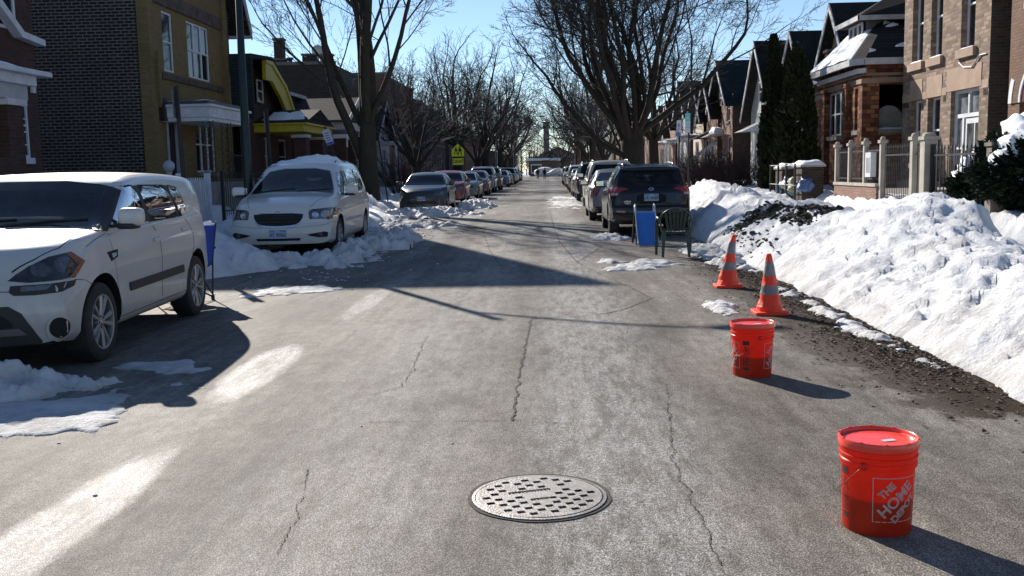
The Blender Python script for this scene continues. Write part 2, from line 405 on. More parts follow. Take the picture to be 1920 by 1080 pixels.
def h_left(x, y):
    foot = XL+.15+.25*fb(y, 7.7, .5, 4)+.12*fb(y, 1, 2.2, 3)
    # snow is pushed into the gap behind the small white car
    foot += bumpg(0, y, 0, 15.4, 1, 1.6, 1.15)+bumpg(0, y, 0, 27.6, 1, 3.6, 1.2)
    d = foot-x
    if d < 0: return -.05
    crest = .44+.14*fb(y*.6, 4.0, .7, 4, 9.0)
    h = crest*.8*(1-math.exp(-d/.45))
    h += bumpg(x, y, -6.6, 16.5, .9, 2.2, .22)+bumpg(x, y, -6.3, 32, .8, 2.5, .55)+bumpg(x, y, -6.2, 25, .7, 3, .35)
    side = ss(-7.9, -8.2, x)*(1-ss(-9.6, -10.0, x)); yard = ss(-9.6, -10.2, x)
    h = h*(1-ss(-7.6, -8.1, x))+side*(.14+.03*fb(x, y, 1.7, 4))+yard*(.48+.1*fb(x, y, .9, 4))
    ck = chunk(x, y, 2.6, 13)+.6*chunk(x, y, 6.1, 8)
    h += ss(0, .2, d)*(1-side*.8)*(1-yard*.6)*((ck-.62)*.12+abs(fb(x, y, 2.3, 5, 3.0))*.09+.05*(chunk(x, y, 11, 2)-.5)+.035*fb(x, y, 9, 5))
    h = min(h, .05+d*1.6+.12*max(0, fb(x, y, 4, 3)))
    return max(h, .015)
def relief(name, hf, x0, x1, ys, nx, mat, label, xpow=1.0):
    vs = []; fs = []; xs = [x0+(x1-x0)*(i/nx)**xpow for i in range(nx+1)]
    for y in ys:
        for x in xs: vs.append((x, y, hf(x, y)))
    w = nx+1
    for j in range(len(ys)-1):
        for i in range(nx): fs.append((j*w+i, j*w+i+1, (j+1)*w+i+1, (j+1)*w+i))
    mb = MB(); mb.add(vs, fs); o = mb.build(name, mat, smooth=True)
    return o
def yrange(a, b, s0, grow):
    ys = [a]; s_ = s0
    while ys[-1] < b: ys.append(ys[-1]+s_); s_ *= grow
    return ys
o = relief('snow_bank', h_right, 2.7, 11.5, yrange(2.0, 205, .032, 1.0062), 190, M_SNOW, '', 1.35)
tag(o, 'bright lumpy shovelled snow bank along the right kerb, dirty at its foot', 'snow', kind='stuff')
o = relief('snow_bank', h_left, -4.0, -13.5, yrange(6.0, 205, .06, 1.010), 110, M_SNOW, '', 1.35)
tag(o, 'shaded bluish snow bank beside the cars parked on the left', 'snow', kind='stuff')
def surf(x, y): return max(0, h_right(x, y) if x > 2 else h_left(x, y))
# low broken snow and ice lying on the road
def slush(name, outline_c, rx, ry, hmax, label, seed, mat=M_SNOW, step=.03, rot=0, thr=.35):
    cx, cy = outline_c; vs = []; fs = []; idx = {}
    nx = int(2*rx/step); ny = int(2*ry/step)
    for j in range(ny+1):
        for i in range(nx+1):
            x = -rx+i*2*rx/nx; y = -ry+j*2*ry/ny
            q = math.sqrt((x/rx)**2+(y/ry)**2)
            e = (1-q)+.5*fb(x+cx, y+cy, 1.3, 5, seed)+.42*fb(x, y, 3.6, 5, seed)-thr
            z = -.03 if e < 0 else min(hmax, e*hmax*2.2)*(.25+.8*chunk(x+cx, y+cy, 4.5, seed)+.6*chunk(x, y, 12, seed)+.25*fb(x, y, 20, 3, seed))+.004
            X_, Y_ = x*math.cos(rot)-y*math.sin(rot), x*math.sin(rot)+y*math.cos(rot)
            vs.append((cx+X_, cy+Y_, z))
    w = nx+1
    for j in range(ny):
        for i in range(nx):
            q = (j*w+i, j*w+i+1, (j+1)*w+i+1, (j+1)*w+i)
            if any(vs[k][2] > 0 for k in q): fs.append(q)
    mb = MB(); mb.add(vs, fs)
    return tag(mb.build(name, mat, smooth=True, weld=False), label, 'snow', kind='stuff')
M_ICE = snowmat('grey_ice', (.55, .56, .58), (.20, .19, .17), .6, 2.2, .5, 20, .42)
slush('snow_heap', (-3.75, 6.75), .85, .55, .16, 'dirty grey snow heap by the front wheel of the near white car', 2.0, step=.018)
slush('road_ice', (-3.35, 5.95), 1.1, .95, .025, 'flat white ice sheet spreading from the snow heap at the left edge', 5.0, M_ICE, .03, .3)
slush('road_ice', (-3.0, 7.45), .5, .35, .02, 'thin grey ice patch in the shade beside the near white car', 9.0, M_ICE, .025)
slush('snow_windrow', (-4.6, 16.1), 1.75, 1.0, .17, 'ploughed snow ridge in front of the white minivan', 4.0, step=.035, thr=.22)
slush('snow_windrow', (-3.45, 20.2), .75, 3.6, .20, 'crushed snow along the road side of the white minivan', 7.0, step=.045, thr=.2)
slush('snow_windrow', (-4.3, 26.8), 1.7, 2.2, .12, 'crushed snow on the road behind the white minivan', 3.0, M_ICE, .06, 0, .25)
slush('snow_windrow', (-4.5, 33.2), 2.3, 2.3, .22, 'broken snow in front of the dark smooth nosed car', 12.0, M_SNOW, .06, 0, .25)
slush('snow_windrow', (-3.0, 40.5), .9, 3.6, .25, 'broken snow beside the dark smooth nosed car', 14.0, M_SNOW, .06, 0, .3)
slush('road_ice', (-3.3, 12.4), 1.0, .7, .03, 'thin ice on the road beside the blue folding chair', 15.0, M_ICE, .03, .2)
slush('road_ice', (1.2, 21.0), .55, 1.3, .08, 'packed snow by the left rear wheel of the black crossover', 17.0, M_SNOW, .035, 0, .3)
slush('road_ice', (1.3, 15.0), .75, 1.1, .05, 'muddy broken ice on the road in front of the green chair', 19.0, M_ICE, .03, 0, .42)
slush('road_ice', (1.75, 10.4), .30, .9, .045, 'small ice remnant on the road left of the traffic cones', 23.0, M_SNOW, .016, .1, .5)
slush('road_ice', (2.75, 16.5), .5, 3.2, .10, 'broken icy crust between the green chair and the snow bank', 29.0, M_SNOW, .04, 0, .3)
slush('road_ice', (2.72, 9.5), .26, 3.4, .05, 'icy crumbs along the foot of the snow bank by the cones', 31.0, M_SNOW, .02, 0, .55)
slush('road_ice', (.8, 46), 1.0, 9, .06, 'packed snow strip beside the cars parked far on the right', 37.0, M_SNOW, .12, 0, .3)
mb = MB(); mb.blob((.7, 207, .1), 1.5, 3, .45, 4, (2.3, 1.4, 1.15)); mb.blob((2.6, 206, .1), .8, 5, .5, 3, (1.6, 1.2, .9))
tag(mb.build('snow_mound', M_SNOW, smooth=True), 'big snow mound closing the far end of the street', 'snow', kind='stuff')
# loose snow crumbs on the road
random.seed(5); mb = MB()
for i in range(420):
    side = random.random()
    if side < .3: x = 3.0-abs(random.gauss(0, .16)); y = random.uniform(7, 24)
    elif side < .8: x = -3.2+random.gauss(0, .5); y = random.uniform(11.5, 32)
    else:
        if random.random() < .6: continue
        x = random.uniform(-3.3, 2.6); y = random.uniform(4.2, 14)
    r = random.uniform(.006, .020)*(1.0 if side < .8 else .5)
    mb.blob((x, y, r*.3), r, i, .5, 1, (1.3, 1.2, .6))
tag(mb.build('snow_crumbs', M_SNOW, smooth=True), 'small crumbs of snow and ice scattered over the road', 'snow', kind='stuff')
# black dirt dumped on the right bank
mb = MB(); M_DIRT = pm('black_dirt', (.035, .029, .024), .95, .7, 20, .8, 60)
for cx, cy, rx, ry, nn in ((3.8, 17.6, .34, .8, 1500), (4.0, 15.4, .30, .65, 1400), (3.3, 17.5, .15, 1.0, 60), (3.2, 15.6, .15, 1.4, 60)):
    for i in range(nn):
        x = cx+random.gauss(0, rx*.5); y = cy+random.gauss(0, ry*.5)
        r = random.uniform(.008, .034)*(1.5 if i % 9 == 0 else 1)
        mb.blob((x, y, h_right(x, y)+r*.2), r, i, .9, 1, (1.2, 1.2, .7))
tag(mb.build('dirt_clods', M_DIRT), 'black soil clods spilled over the right snow bank', 'dirt', kind='stuff')
mb = MB(); M_LEAF = pm('dead_leaves', (.06, .045, .032), .9, .5, 40)
for i in range(4200):
    y = random.choice((random.gauss(7.6, .8), random.gauss(9.6, 1.2), random.gauss(12, 1.6), random.gauss(14.5, 1.5))); x = 2.9-abs(random.gauss(0, .34))
    r = random.uniform(.008, .022); a = random.uniform(0, 6.3); t = random.uniform(-.5, .5)
    c, s_ = math.cos(a)*r, math.sin(a)*r
    mb.quad((x-c, y-s_, .006), (x+s_, y-c, .006+r*abs(t)), (x+c, y+s_, .008), (x-s_*.6, y+c*.6, .008+r*.5))
tag(mb.build('leaf_litter', M_LEAF), 'brown leaf litter on the asphalt beside the cones', 'leaves', kind='stuff')
# cracks as thin dark fillings
M_CRACK = pm('crack_filling', (.045, .042, .038), .95, .5, 30)
def crack(pts, w, seed, amp=.013, step=.016):
    random.seed(seed); P = [G(*p) for p in pts]; line = []
    for a, b in zip(P, P[1:]):
        n_ = max(2, int((b-a).length/step))
        for i in range(n_): line.append(a.lerp(b, i/n_))
    line.append(P[-1]); vs = []; fs = []
    for i, p in enumerate(line):
        t = (line[min(i+1, len(line)-1)]-line[max(i-1, 0)]); t.z = 0; t.normalize(); nrm = V((-t.y, t.x, 0))
        o_ = nrm*(amp*noise.noise(V((i*.10, seed, 0)))*2+amp*.45*random.uniform(-1, 1))
        ww = w*(.25+.9*abs(noise.noise(V((i*.31, seed*2., 5))))*1.6+.3*random.random())
        if noise.noise(V((i*.11, seed*3., 9))) > .33: ww *= .12
        vs += [tuple(p+o_-nrm*ww), tuple(p+o_+nrm*ww)]
    vs = [(a, b, .0045) for a, b, c in vs]
    for i in range(len(line)-1): fs.append((2*i, 2*i+1, 2*i+3, 2*i+2))
    mb = MB(); mb.add(vs, fs); tag(mb.build('road_crack', M_CRACK), kind='structure')
for i, (pts, w) in enumerate([
    ([(996, 598), (985, 650), (972, 710), (962, 790)], .011), ([(996, 598), (1110, 592), (1165, 582), (1222, 560), (1180, 538), (1120, 512), (1082, 492), (1120, 468), (1128, 462)], .011),
    ([(560, 601), (760, 603), (990, 604)], .004), ([(1060, 606), (1340, 608)], .004), ([(800, 630), (770, 700), (752, 725), (700, 740)], .004),
    ([(690, 792), (962, 788), (1130, 800)], .004), ([(1255, 780), (1262, 860), (1295, 940), (1335, 1010), (1345, 1060)], .0035),
    ([(580, 880), (560, 960), (520, 1040)], .0028), ([(1250, 720), (1255, 790)], .004), ([(1082, 492), (1050, 455), (1040, 430), (1030, 395)], .012),
    ([(940, 500), (918, 470), (905, 430)], .008), ([(880, 470), (1250, 480)], .006), ([(920, 400), (1120, 402)], .012)]):
    crack(pts, w, i+1)
# ================================================================ CARS
def pchip(kn, x):
    n = len(kn)
    if x <= kn[0][0]: return kn[0][1]
    if x >= kn[-1][0]: return kn[-1][1]
    h = [kn[i+1][0]-kn[i][0] for i in range(n-1)]; d = [(kn[i+1][1]-kn[i][1])/h[i] for i in range(n-1)]
    m = [0]*n; m[0] = d[0]; m[-1] = d[-1]
    for i in range(1, n-1):
        if d[i-1]*d[i] > 0:
            w1 = 2*h[i]+h[i-1]; w2 = h[i]+2*h[i-1]; m[i] = (w1+w2)/(w1/d[i-1]+w2/d[i])
    for i in range(n-1):
        if x <= kn[i+1][0]:
            t = (x-kn[i][0])/h[i]
            return ((1+2*t)*(1-t)**2)*kn[i][1]+t*(1-t)**2*h[i]*m[i]+t*t*(3-2*t)*kn[i+1][1]+t*t*(t-1)*h[i]*m[i+1]
def car_body(S):
    L, W = S['L'], S['W']; hw0 = W/2
    ys = set()
    n = 84
    for i in range(n+1):
        u = i/n; u = u-.045*math.sin(2*PI*u)     # denser at the ends
        ys.add(round(-L/2+L*u, 4))
    for k in S['top']: ys.add(round(k[0], 4))
    ys = sorted(ys); ys = [y for i, y in enumerate(ys) if i == 0 or y-ys[i-1] > .006]
    rings = []
    for y in ys:
        top = pchip(S['top'], y); belt = min(pchip(S['belt'], y), top-.015); bot = pchip(S['bot'], y); hw = hw0*pchip(S['hw'], y)
        g = top-belt; wb = hw*S.get('shoulder', .93); rr = min(S.get('roofr', .07), g*.45)
        wt = wb-S['tumble']*g-(.02 if g > .1 else 0)
        bl = belt-bot
        P = [(0, bot), (hw*.78, bot), (hw*.90, bot+.015), (hw*.955, bot+.06), (hw*.975, bot+.14*bl), (hw*.985, bot+.28*bl), (hw*.992, bot+.45*bl), (hw, bot+.62*bl),
             (hw*.998, bot+.76*bl), (hw*.985, bot+.88*bl), (hw*.965, belt-.035), (wb+.012, belt-.006), (wb-.008, belt+min(.01, g*.2))]
        sq = S.get('sq', 1)
        for t in (.25, .5, .75): P.append((wb-.008+(wt-wb+.008)*t+.022*math.sin(PI*t)*min(1, g/.4), belt+.01+(top-rr-belt-.01)*t))
        P += [(wt, top-rr), (wt-.25*rr, top-.5*rr), (wt-.7*rr, top-.2*rr), (wt-1.5*rr, top-.05*rr)]
        crown = S.get('crown', .025)
        for t in (.7, .35, 0): P.append(((wt-1.5*rr)*t, top+crown*(1-t*t)))
        rings.append(P)
    m = len(rings[0]); vs = []; idx = []
    def warp(x, y, z):
        f = ss(L/2-1.0, L/2, y); b = ss(-L/2+.8, -L/2, -0+y) if False else ss(-(L/2-.7), -L/2, y)
        q = min(1.05, abs(x)/hw0)
        y2 = y-S['cf']*f*q**S.get('cfp', 2.4)+S['cr']*b*q**3
        if 'fz' in S: y2 += f*f*pchip(S['fz'], z)
        if 'rz' in S: y2 -= b*b*pchip(S['rz'], z)
        return (x, y2, z)
    for y, P in zip(ys, rings):
        a = []; b = []
        for x, z in P: a.append(len(vs)); vs.append(warp(x, y, z))
        for x, z in P:
            if x == 0: b.append(a[P.index((x, z))]); continue
            b.append(len(vs)); vs.append(warp(-x, y, z))
        idx.append((a, b))
    fs = []; mt = []
    for i in range(len(ys)-1):
        for j in range(m-1):
            a0, a1 = idx[i][0], idx[i+1][0]; b0, b1 = idx[i][1], idx[i+1][1]
            fs.append((a0[j], a0[j+1], a1[j+1], a1[j])); mt.append(1 if j < 1 else 0)
            fs.append((b0[j+1], b0[j], b1[j], b1[j+1])); mt.append(1 if j < 1 else 0)
    NC = 12
    for e in (0, len(ys)-1):
        a, b = idx[e]; y = ys[e]; rows = []
        for j in range(m):
            x, z = rings[e][j]
            if x == 0: rows.append([a[j]]); continue
            r = [a[j]]
            for k in range(1, NC):
                xx = x*(1-2*k/NC); r.append(len(vs)); vs.append(warp(xx, y, z))
            r.append(b[j]); rows.append(r)
        for j in range(m-1):
            r0, r1 = rows[j], rows[j+1]
            if len(r0) == 1 and len(r1) == 1: continue
            if len(r0) == 1:
                for k in range(NC): fs.append((r0[0], r1[k+1], r1[k])); mt.append(0)
            elif len(r1) == 1:
                for k in range(NC): fs.append((r0[k], r0[k+1], r1[0])); mt.append(0)
            else:
                for k in range(NC): fs.append((r0[k], r0[k+1], r1[k+1], r1[k])); mt.append(0)
    me = bpy.data.meshes.new('body'); me.from_pydata(vs, [], fs)
    me.materials.append(None); me.materials.append(M_HOLE); me.polygons.foreach_set('material_index', mt)
    bm = bmesh.new(); bm.from_mesh(me); bmesh.ops.remove_doubles(bm, verts=bm.verts, dist=5e-4); bmesh.ops.recalc_face_normals(bm, faces=bm.faces); bm.to_mesh(me); bm.free()
    bvh0 = BVHTree.FromPolygons([v.co for v in me.vertices], [list(p.vertices) for p in me.polygons]); S['bvh0'] = bvh0
    # wheel arches
    ob = bpy.data.objects.new('tmp', me); COL.objects.link(ob); cut = []
    ra = S['r']+S.get('arch', .055)
    def addcut(c, weld=True):
        co = c.build('cut', M_HOLE, weld=weld); cut.append(co); md = ob.modifiers.new('b', 'BOOLEAN'); md.object = co; md.operation = 'DIFFERENCE'; md.solver = 'EXACT'
    if 'cabin' in S:
        prof, w0, w1 = S['cabin']; z0 = min(p[1] for p in prof); z1 = max(p[1] for p in prof); c = MB(); n_ = len(prof)
        for s in (-1, 1): c.v += [(s*(w0+(w1-w0)*(z-z0)/(z1-z0)), y, z) for y, z in prof]
        c.f = [list(range(n_-1, -1, -1)), list(range(n_, 2*n_))]+[[i, (i+1) % n_, (i+1) % n_+n_, i+n_] for i in range(n_)]; c.m = [0]*len(c.f); addcut(c)
        for view, poly in S['cuts']:
            c = MB()
            if view == 'side': c.prism(poly, -1.3, 1.3, 'X')
            elif view == 'wind': c.prism(poly, .1, L/2-.25, 'Y')
            else: c.prism(poly, -L/2-.3, -L/2+.75, 'Y')
            addcut(c)
    for ya in (S['fa'], S['fa']-S['wb']):
        for s in (-1, 1):
            c = MB(); pr = [(0, -.19), (ra, -.19), (ra+.004, .3), (0, .3)]
            Mx = Matrix.Translation((s*(hw0-.10), ya, S['r']+S.get('archz', .01))) @ Matrix.Rotation(s*PI/2, 4, 'Y')
            c.lathe([(1e-4, -.2), (ra, -.2), (ra, .3), (1e-4, .3)], 40, Mx)
            co = c.build('cut', M_HOLE, weld=True); cut.append(co)
            md = ob.modifiers.new('b', 'BOOLEAN'); md.object = co; md.operation = 'DIFFERENCE'; md.solver = 'EXACT'
    dg = bpy.context.evaluated_depsgraph_get(); dg.update()
    me2 = bpy.data.meshes.new_from_object(ob.evaluated_get(dg)); me2.name = 'body'
    while len(me2.materials) > 2: me2.materials.pop()
    mi = []
    for f in me2.polygons:
        c = f.center; k = min(f.material_index, 1)
        for ya in (S['fa'], S['fa']-S['wb']):
            dd = math.hypot(c.y-ya, c.z-S['r']-S.get('archz', .01))
            if abs(c.x) < hw0-.09 and abs(c.x) > hw0-.36 and dd < ra+.006 and (dd > ra-.02 and abs(f.normal.x) < .5 or abs(c.x) < hw0-.25 and abs(f.normal.x) > .8): k = 1
            if abs(f.normal.x) < .35 and abs(dd-ra) < .012 and abs(c.x) > hw0-.36: k = 1
        if f.normal.z < -.85 and c.z < .5: k = 1
        if 'cabin' in S and bvh0.find_nearest(c)[3] > .008: k = 1
        mi.append(k)
    me2.polygons.foreach_set('material_index', mi); me2.polygons.foreach_set('use_smooth', [True]*len(mi)); me2.set_sharp_from_angle(angle=math.radians(38))
    for c in cut: bpy.data.objects.remove(c)
    bpy.data.objects.remove(ob)
    return me2
def chaikin(P, n=1):
    for _ in range(n):
        Q = []
        for i in range(len(P)):
            a, b = V(P[i]), V(P[(i+1) % len(P)]); Q += [a.lerp(b, .22), a.lerp(b, .78)]
        P = Q
    return [V(p) for p in P]
VIEW = {'front': V((0, -1, 0)), 'rear': V((0, 1, 0)), 'side': V((-1, 0, 0)), 'corner': V((-.6, -.8, 0)), 'wind': V((0, -1, 0)), 'back': V((0, 1, 0)), 'top': V((0, 0, -1)), 'rcorner': V((-.6, .8, 0))}
def p3(view, p):
    if len(p) == 3: return V(p)
    if view in ('front', 'rear', 'wind', 'back'): return V((p[0], 0, p[1]))
    if view == 'top': return V((p[0], p[1], 0))
    return V((0, p[0], p[1]))
def patch(mb, bvh, pts, view, off=.004, res=.05, rnd=0, skirt=.015, mirror=False, flatn=False):
    if view in ('wind', 'back'): res = min(res, .06); off += .004
    d = VIEW[view]; P = [p3(view, p) for p in pts]
    if rnd: P = chaikin(P, rnd)
    u = d.cross(V((0, 0, 1))) if abs(d.z) < .9 else V((1, 0, 0)); u.normalize(); w = u.cross(d).normalized()
    Q = [(p.dot(u), p.dot(w)) for p in P]
    # subdivide outline
    R = []
    for i in range(len(Q)):
        a, b = Q[i], Q[(i+1) % len(Q)]; n = max(1, int(math.dist(a, b)/res))
        for k in range(n): R.append((a[0]+(b[0]-a[0])*k/n, a[1]+(b[1]-a[1])*k/n))
    nb = len(R)
    x0, x1 = min(p[0] for p in R), max(p[0] for p in R); y0, y1 = min(p[1] for p in R), max(p[1] for p in R)
    def inside(x, y):
        c = False; j = nb-1
        for i in range(nb):
            if (R[i][1] > y) != (R[j][1] > y) and x < (R[j][0]-R[i][0])*(y-R[i][1])/(R[j][1]-R[i][1])+R[i][0]: c = not c
            j = i
        return c
    pts2 = [V(p) for p in R]; yy = y0+res/2
    while yy < y1:
        xx = x0+res/2
        while xx < x1:
            if inside(xx, yy) and min(math.dist((xx, yy), r) for r in R) > res*.4: pts2.append(V((xx, yy)))
            xx += res
        yy += res
    ov, oe, of, *_ = delaunay_2d_cdt(pts2, [(i, (i+1) % nb) for i in range(nb)], [list(range(nb))], 1, 1e-6)
    vs = []; nrm = []
    for v in ov:
        o = u*v.x+w*v.y-d*6
        hit, n_, _i, _d = bvh.ray_cast(o, d)
        if hit is None:
            hit, n_, _i, _d = bvh.find_nearest(u*v.x+w*v.y-d*2.2)
            hit = hit or V((0, 0, 0))
        if n_.dot(d) > 0: n_ = -n_
        vs.append(hit+(-d if flatn else n_)*off); nrm.append(n_)
    # boundary edges for the skirt
    cnt = {}
    for f in of:
        for i in range(len(f)):
            a, b = f[i], f[(i+1) % len(f)]; cnt.setdefault((min(a, b), max(a, b)), []).append((a, b))
    fs = [list(f) for f in of]; n0 = len(vs)
    vs += [p+d*skirt*.3-n_*skirt for p, n_ in zip(vs, nrm)]
    for k, e in cnt.items():
        if len(e) == 1: a, b = e[0]; fs.append([a, b, b+n0, a+n0])
    mb.add(vs, fs)
    if mirror: mb.add([(-p[0], p[1], p[2]) for p in vs], fs)
def strip(mb, bvh, pts, view, w=.006, off=.0012, mirror=True, res=.05, closed=False):
    d = VIEW[view]; P = [p3(view, p) for p in pts]; line = []
    if closed: P.append(P[0])
    for a, b in zip(P, P[1:]):
        n = max(1, int((b-a).length/res))
        for k in range(n): line.append(a.lerp(b, k/n))
    line.append(P[-1]); vs = []; fs = []
    for i, p in enumerate(line):
        t = line[min(i+1, len(line)-1)]-line[max(i-1, 0)]; t = (t-d*t.dot(d)).normalized(); n = t.cross(d).normalized()
        for s in (-1, 1):
            q = p+n*s*w/2; q = q-d*q.dot(d)
            hit, nn, _i, _d = bvh.ray_cast(q-d*6, d)
            if hit is None: hit, nn, _i, _d = bvh.find_nearest(q-d*2)
            if nn.dot(d) > 0: nn = -nn
            vs.append(hit+nn*off)
    for i in range(len(line)-1): fs.append((2*i, 2*i+1, 2*i+3, 2*i+2))
    mb.add(vs, fs)
    if mirror: mb.add([(-p[0], p[1], p[2]) for p in vs], fs)
def superell(mb, c, r, e=.45, n=16, mi=None, M=None, shear=0):
    vs = []; fs = []
    def sp(v, e): return math.copysign(abs(v)**e, v)
    for i in range(n+1):
        ph = -PI/2+PI*i/n
        for k in range(2*n):
            th = 2*PI*k/(2*n)
            p = V((r[0]*sp(math.cos(ph), e)*sp(math.cos(th), e), r[1]*sp(math.cos(ph), e)*sp(math.sin(th), e), r[2]*sp(math.sin(ph), e)))
            if M is not None: p = M @ p
            vs.append((c[0]+p.x, c[1]+p.y, c[2]+p.z))
    for i in range(n):
        for k in range(2*n):
            k2 = (k+1) % (2*n); fs.append((i*2*n+k, i*2*n+k2, (i+1)*2*n+k2, (i+1)*2*n+k))
    mb.add(vs, fs, mi)
def text(s, size, mat, parent, M, name='lettering', ext=.001, off=0, sx=1, align='CENTER', world=False, spacing=1):
    cu = bpy.data.curves.new(name, 'FONT'); cu.body = s; cu.size = size; cu.extrude = ext; cu.offset = off; cu.align_x = align; cu.align_y = 'CENTER'; cu.space_character = spacing
    t = bpy.data.objects.new('tmp', cu); COL.objects.link(t)
    dg = bpy.context.evaluated_depsgraph_get(); dg.update()
    me = bpy.data.meshes.new_from_object(t.evaluated_get(dg)); bpy.data.objects.remove(t)
    me.transform(Matrix.Diagonal((sx, 1, 1, 1))); me.transform(M)
    if world and parent is not None: me.transform(Matrix.Translation(-ORG[parent]))
    me.materials.clear(); me.materials.append(mat); me.name = name
    o = bpy.data.objects.new(name, me); COL.objects.link(o)
    if parent is not None: o.parent = parent; ORG[o] = ORG[parent]
    return o
def wheel_meshes(r, w, rr, style, detail=True):
    n = 40 if detail else 20
    t = MB(); hw = w/2
    t.lathe([(rr-.01, -hw*.8), (rr+.01, -hw*.98), (r-.035, -hw), (r-.008, -hw*.82), (r, -hw*.5), (r, hw*.5), (r-.008, hw*.82), (r-.035, hw), (rr+.012, hw*.98), (rr-.004, hw*.86), (rr-.012, hw*.2)], n)
    if detail:
        for q in (-.45, 0, .45): t.lathe([(r+.0008, q*hw-.004), (r-.006, q*hw), (r+.0008, q*hw+.004)], n)
    m = MB()
    m.lathe([(rr+.006, hw*.9), (rr+.002, hw*.99), (rr-.012, hw*.96), (rr-.02, hw*.5), (rr-.03, -hw*.7)], n, mi=0)
    m.lathe([(1e-4, hw*.10), (rr-.02, hw*.0)], n, mi=1)       # dark drum behind the spokes
    m.lathe([(.165*r/.33, hw*.12), (.165*r/.33, hw*.30), (.05, hw*.34)], n, mi=2)  # brake disc
    m.lathe([(1e-4, hw*.94), (.022, hw*.94), (.03, hw*.86), (.062, hw*.80), (.07, hw*.4)], 20, mi=0)
    ns = {'ten': 10, 'five': 5, 'seven': 7, 'six': 6}[style]
    for k in range(ns):
        a = 2*PI*k/ns
        if style == 'ten': a += .09*(1 if k % 2 else -1)
        M = Matrix.Rotation(a, 4, 'Z'); w0, w1 = {'ten': (.016, .026), 'five': (.035, .05), 'seven': (.022, .034), 'six': (.025, .045)}[style]
        vs = []
        for q, wd, z in ((.045, w0, hw*.84), (rr*.5, w0*1.05, hw*.90), (rr-.012, w1, hw*.93)):
            for sx, dz in ((-1, -.012), (-.55, 0), (.55, 0), (1, -.012), (1, -.04), (-1, -.04)): vs.append(M @ V((q, wd*sx, z+dz)))
        fs = []
        for i in range(2):
            for j in range(6): fs.append((i*6+j, i*6+(j+1) % 6, (i+1)*6+(j+1) % 6, (i+1)*6+j))
        m.add(vs, fs, 0)
    for k in range(5):
        a = 2*PI*k/5+.3; m.lathe([(1e-4, hw*.87), (.008, hw*.87), (.009, hw*.7)], 8, Matrix.Translation((.045*math.cos(a), .045*math.sin(a), 0)), mi=1)
    return t, m
def add_wheels(root, S, rim=None):
    r, w, rr = S['r'], S.get('tw', .215), S['rr']
    t, m = wheel_meshes(r, w, rr, S.get('style', 'five'), S.get('detail', True))
    rim = rim or M_ALLOY; cache = {}
    for ya in (S['fa'], S['fa']-S['wb']):
        for s in (-1, 1):
            Mx = Matrix.Translation((s*(S['W']/2-w/2-.025), ya, r-.006)) @ Matrix.Rotation(s*PI/2, 4, 'Y')
            if s not in cache:
                a = t.build('wheel', M_RUBBER, root, local=True, angle=40); b = m.build('rim', [rim, M_HOLE, M_RUBBER], a, local=True, angle=30)
                cache[s] = (a, b)
            else:
                a = cache[s][0].copy(); COL.objects.link(a); a.parent = root; b = cache[s][1].copy(); COL.objects.link(b); b.parent = a
            a.matrix_local = Mx
M_LENS = pm('headlight_lens', (.10, .105, .11), .12, .5, 22, metal=.55, coat=1)
M_LENSDARK = pm('headlight_housing', (.035, .037, .042), .1, .6, 14, metal=.3, coat=1)
M_REFL = pm('reflector', (.45, .46, .48), .18, .5, 40, metal=.9, coat=1)
M_AMBER = pm('amber_lens', (.20, .062, .028), .15, .2, 30, coat=1)
M_TAIL = pm('tail_lamp_red', (.28, .008, .010), .15, .35, 25, coat=1)
M_TAILW = pm('tail_lamp_clear', (.45, .42, .42), .15, .3, 30, coat=1)
M_SEAM = pm('panel_gap', (.01, .01, .01), .9, .2, 8)
M_PLATE = pm('licence_plate', (.34, .40, .50), .5, .18, 30)
M_PLATETOP = pm('licence_plate_sky', (.12, .25, .42), .5, .2, 30)
M_INK = pm('dark_ink', (.02, .03, .06), .5, .1, 5)
def plate(root, c, rear, s):
    """licence plate centred at c, letters facing outwards"""
    x, y, z = c; f = -1 if rear else 1
    mb = MB(); mb.box(x-.155, x+.155, y, y+f*.012, z-.078, z+.078)
    pl = mb.build('licence_plate', M_PLATE, root, local=True, bevel=.003)
    b = MB(); b.box(x-.15, x+.15, y+f*.012, y+f*.0135, z+.035, z+.072); b.build('plate_band', M_PLATETOP, pl, local=True)
    M = Matrix.Translation((x, y+f*.0135, z-.018)) @ Matrix.Rotation(0 if rear else PI, 4, 'Z') @ Matrix.Rotation(PI/2, 4, 'X')
    text(s, .085, M_INK, pl, M, 'plate_number', .0008, .0018, .86)
    M = Matrix.Translation((x, y+f*.0140, z+.053)) @ Matrix.Rotation(0 if rear else PI, 4, 'Z') @ Matrix.Rotation(PI/2, 4, 'X')
    text('Illinois', .04, M_WHITE, pl, M, 'plate_state', .0005, .0005, 1)
CARS = {}
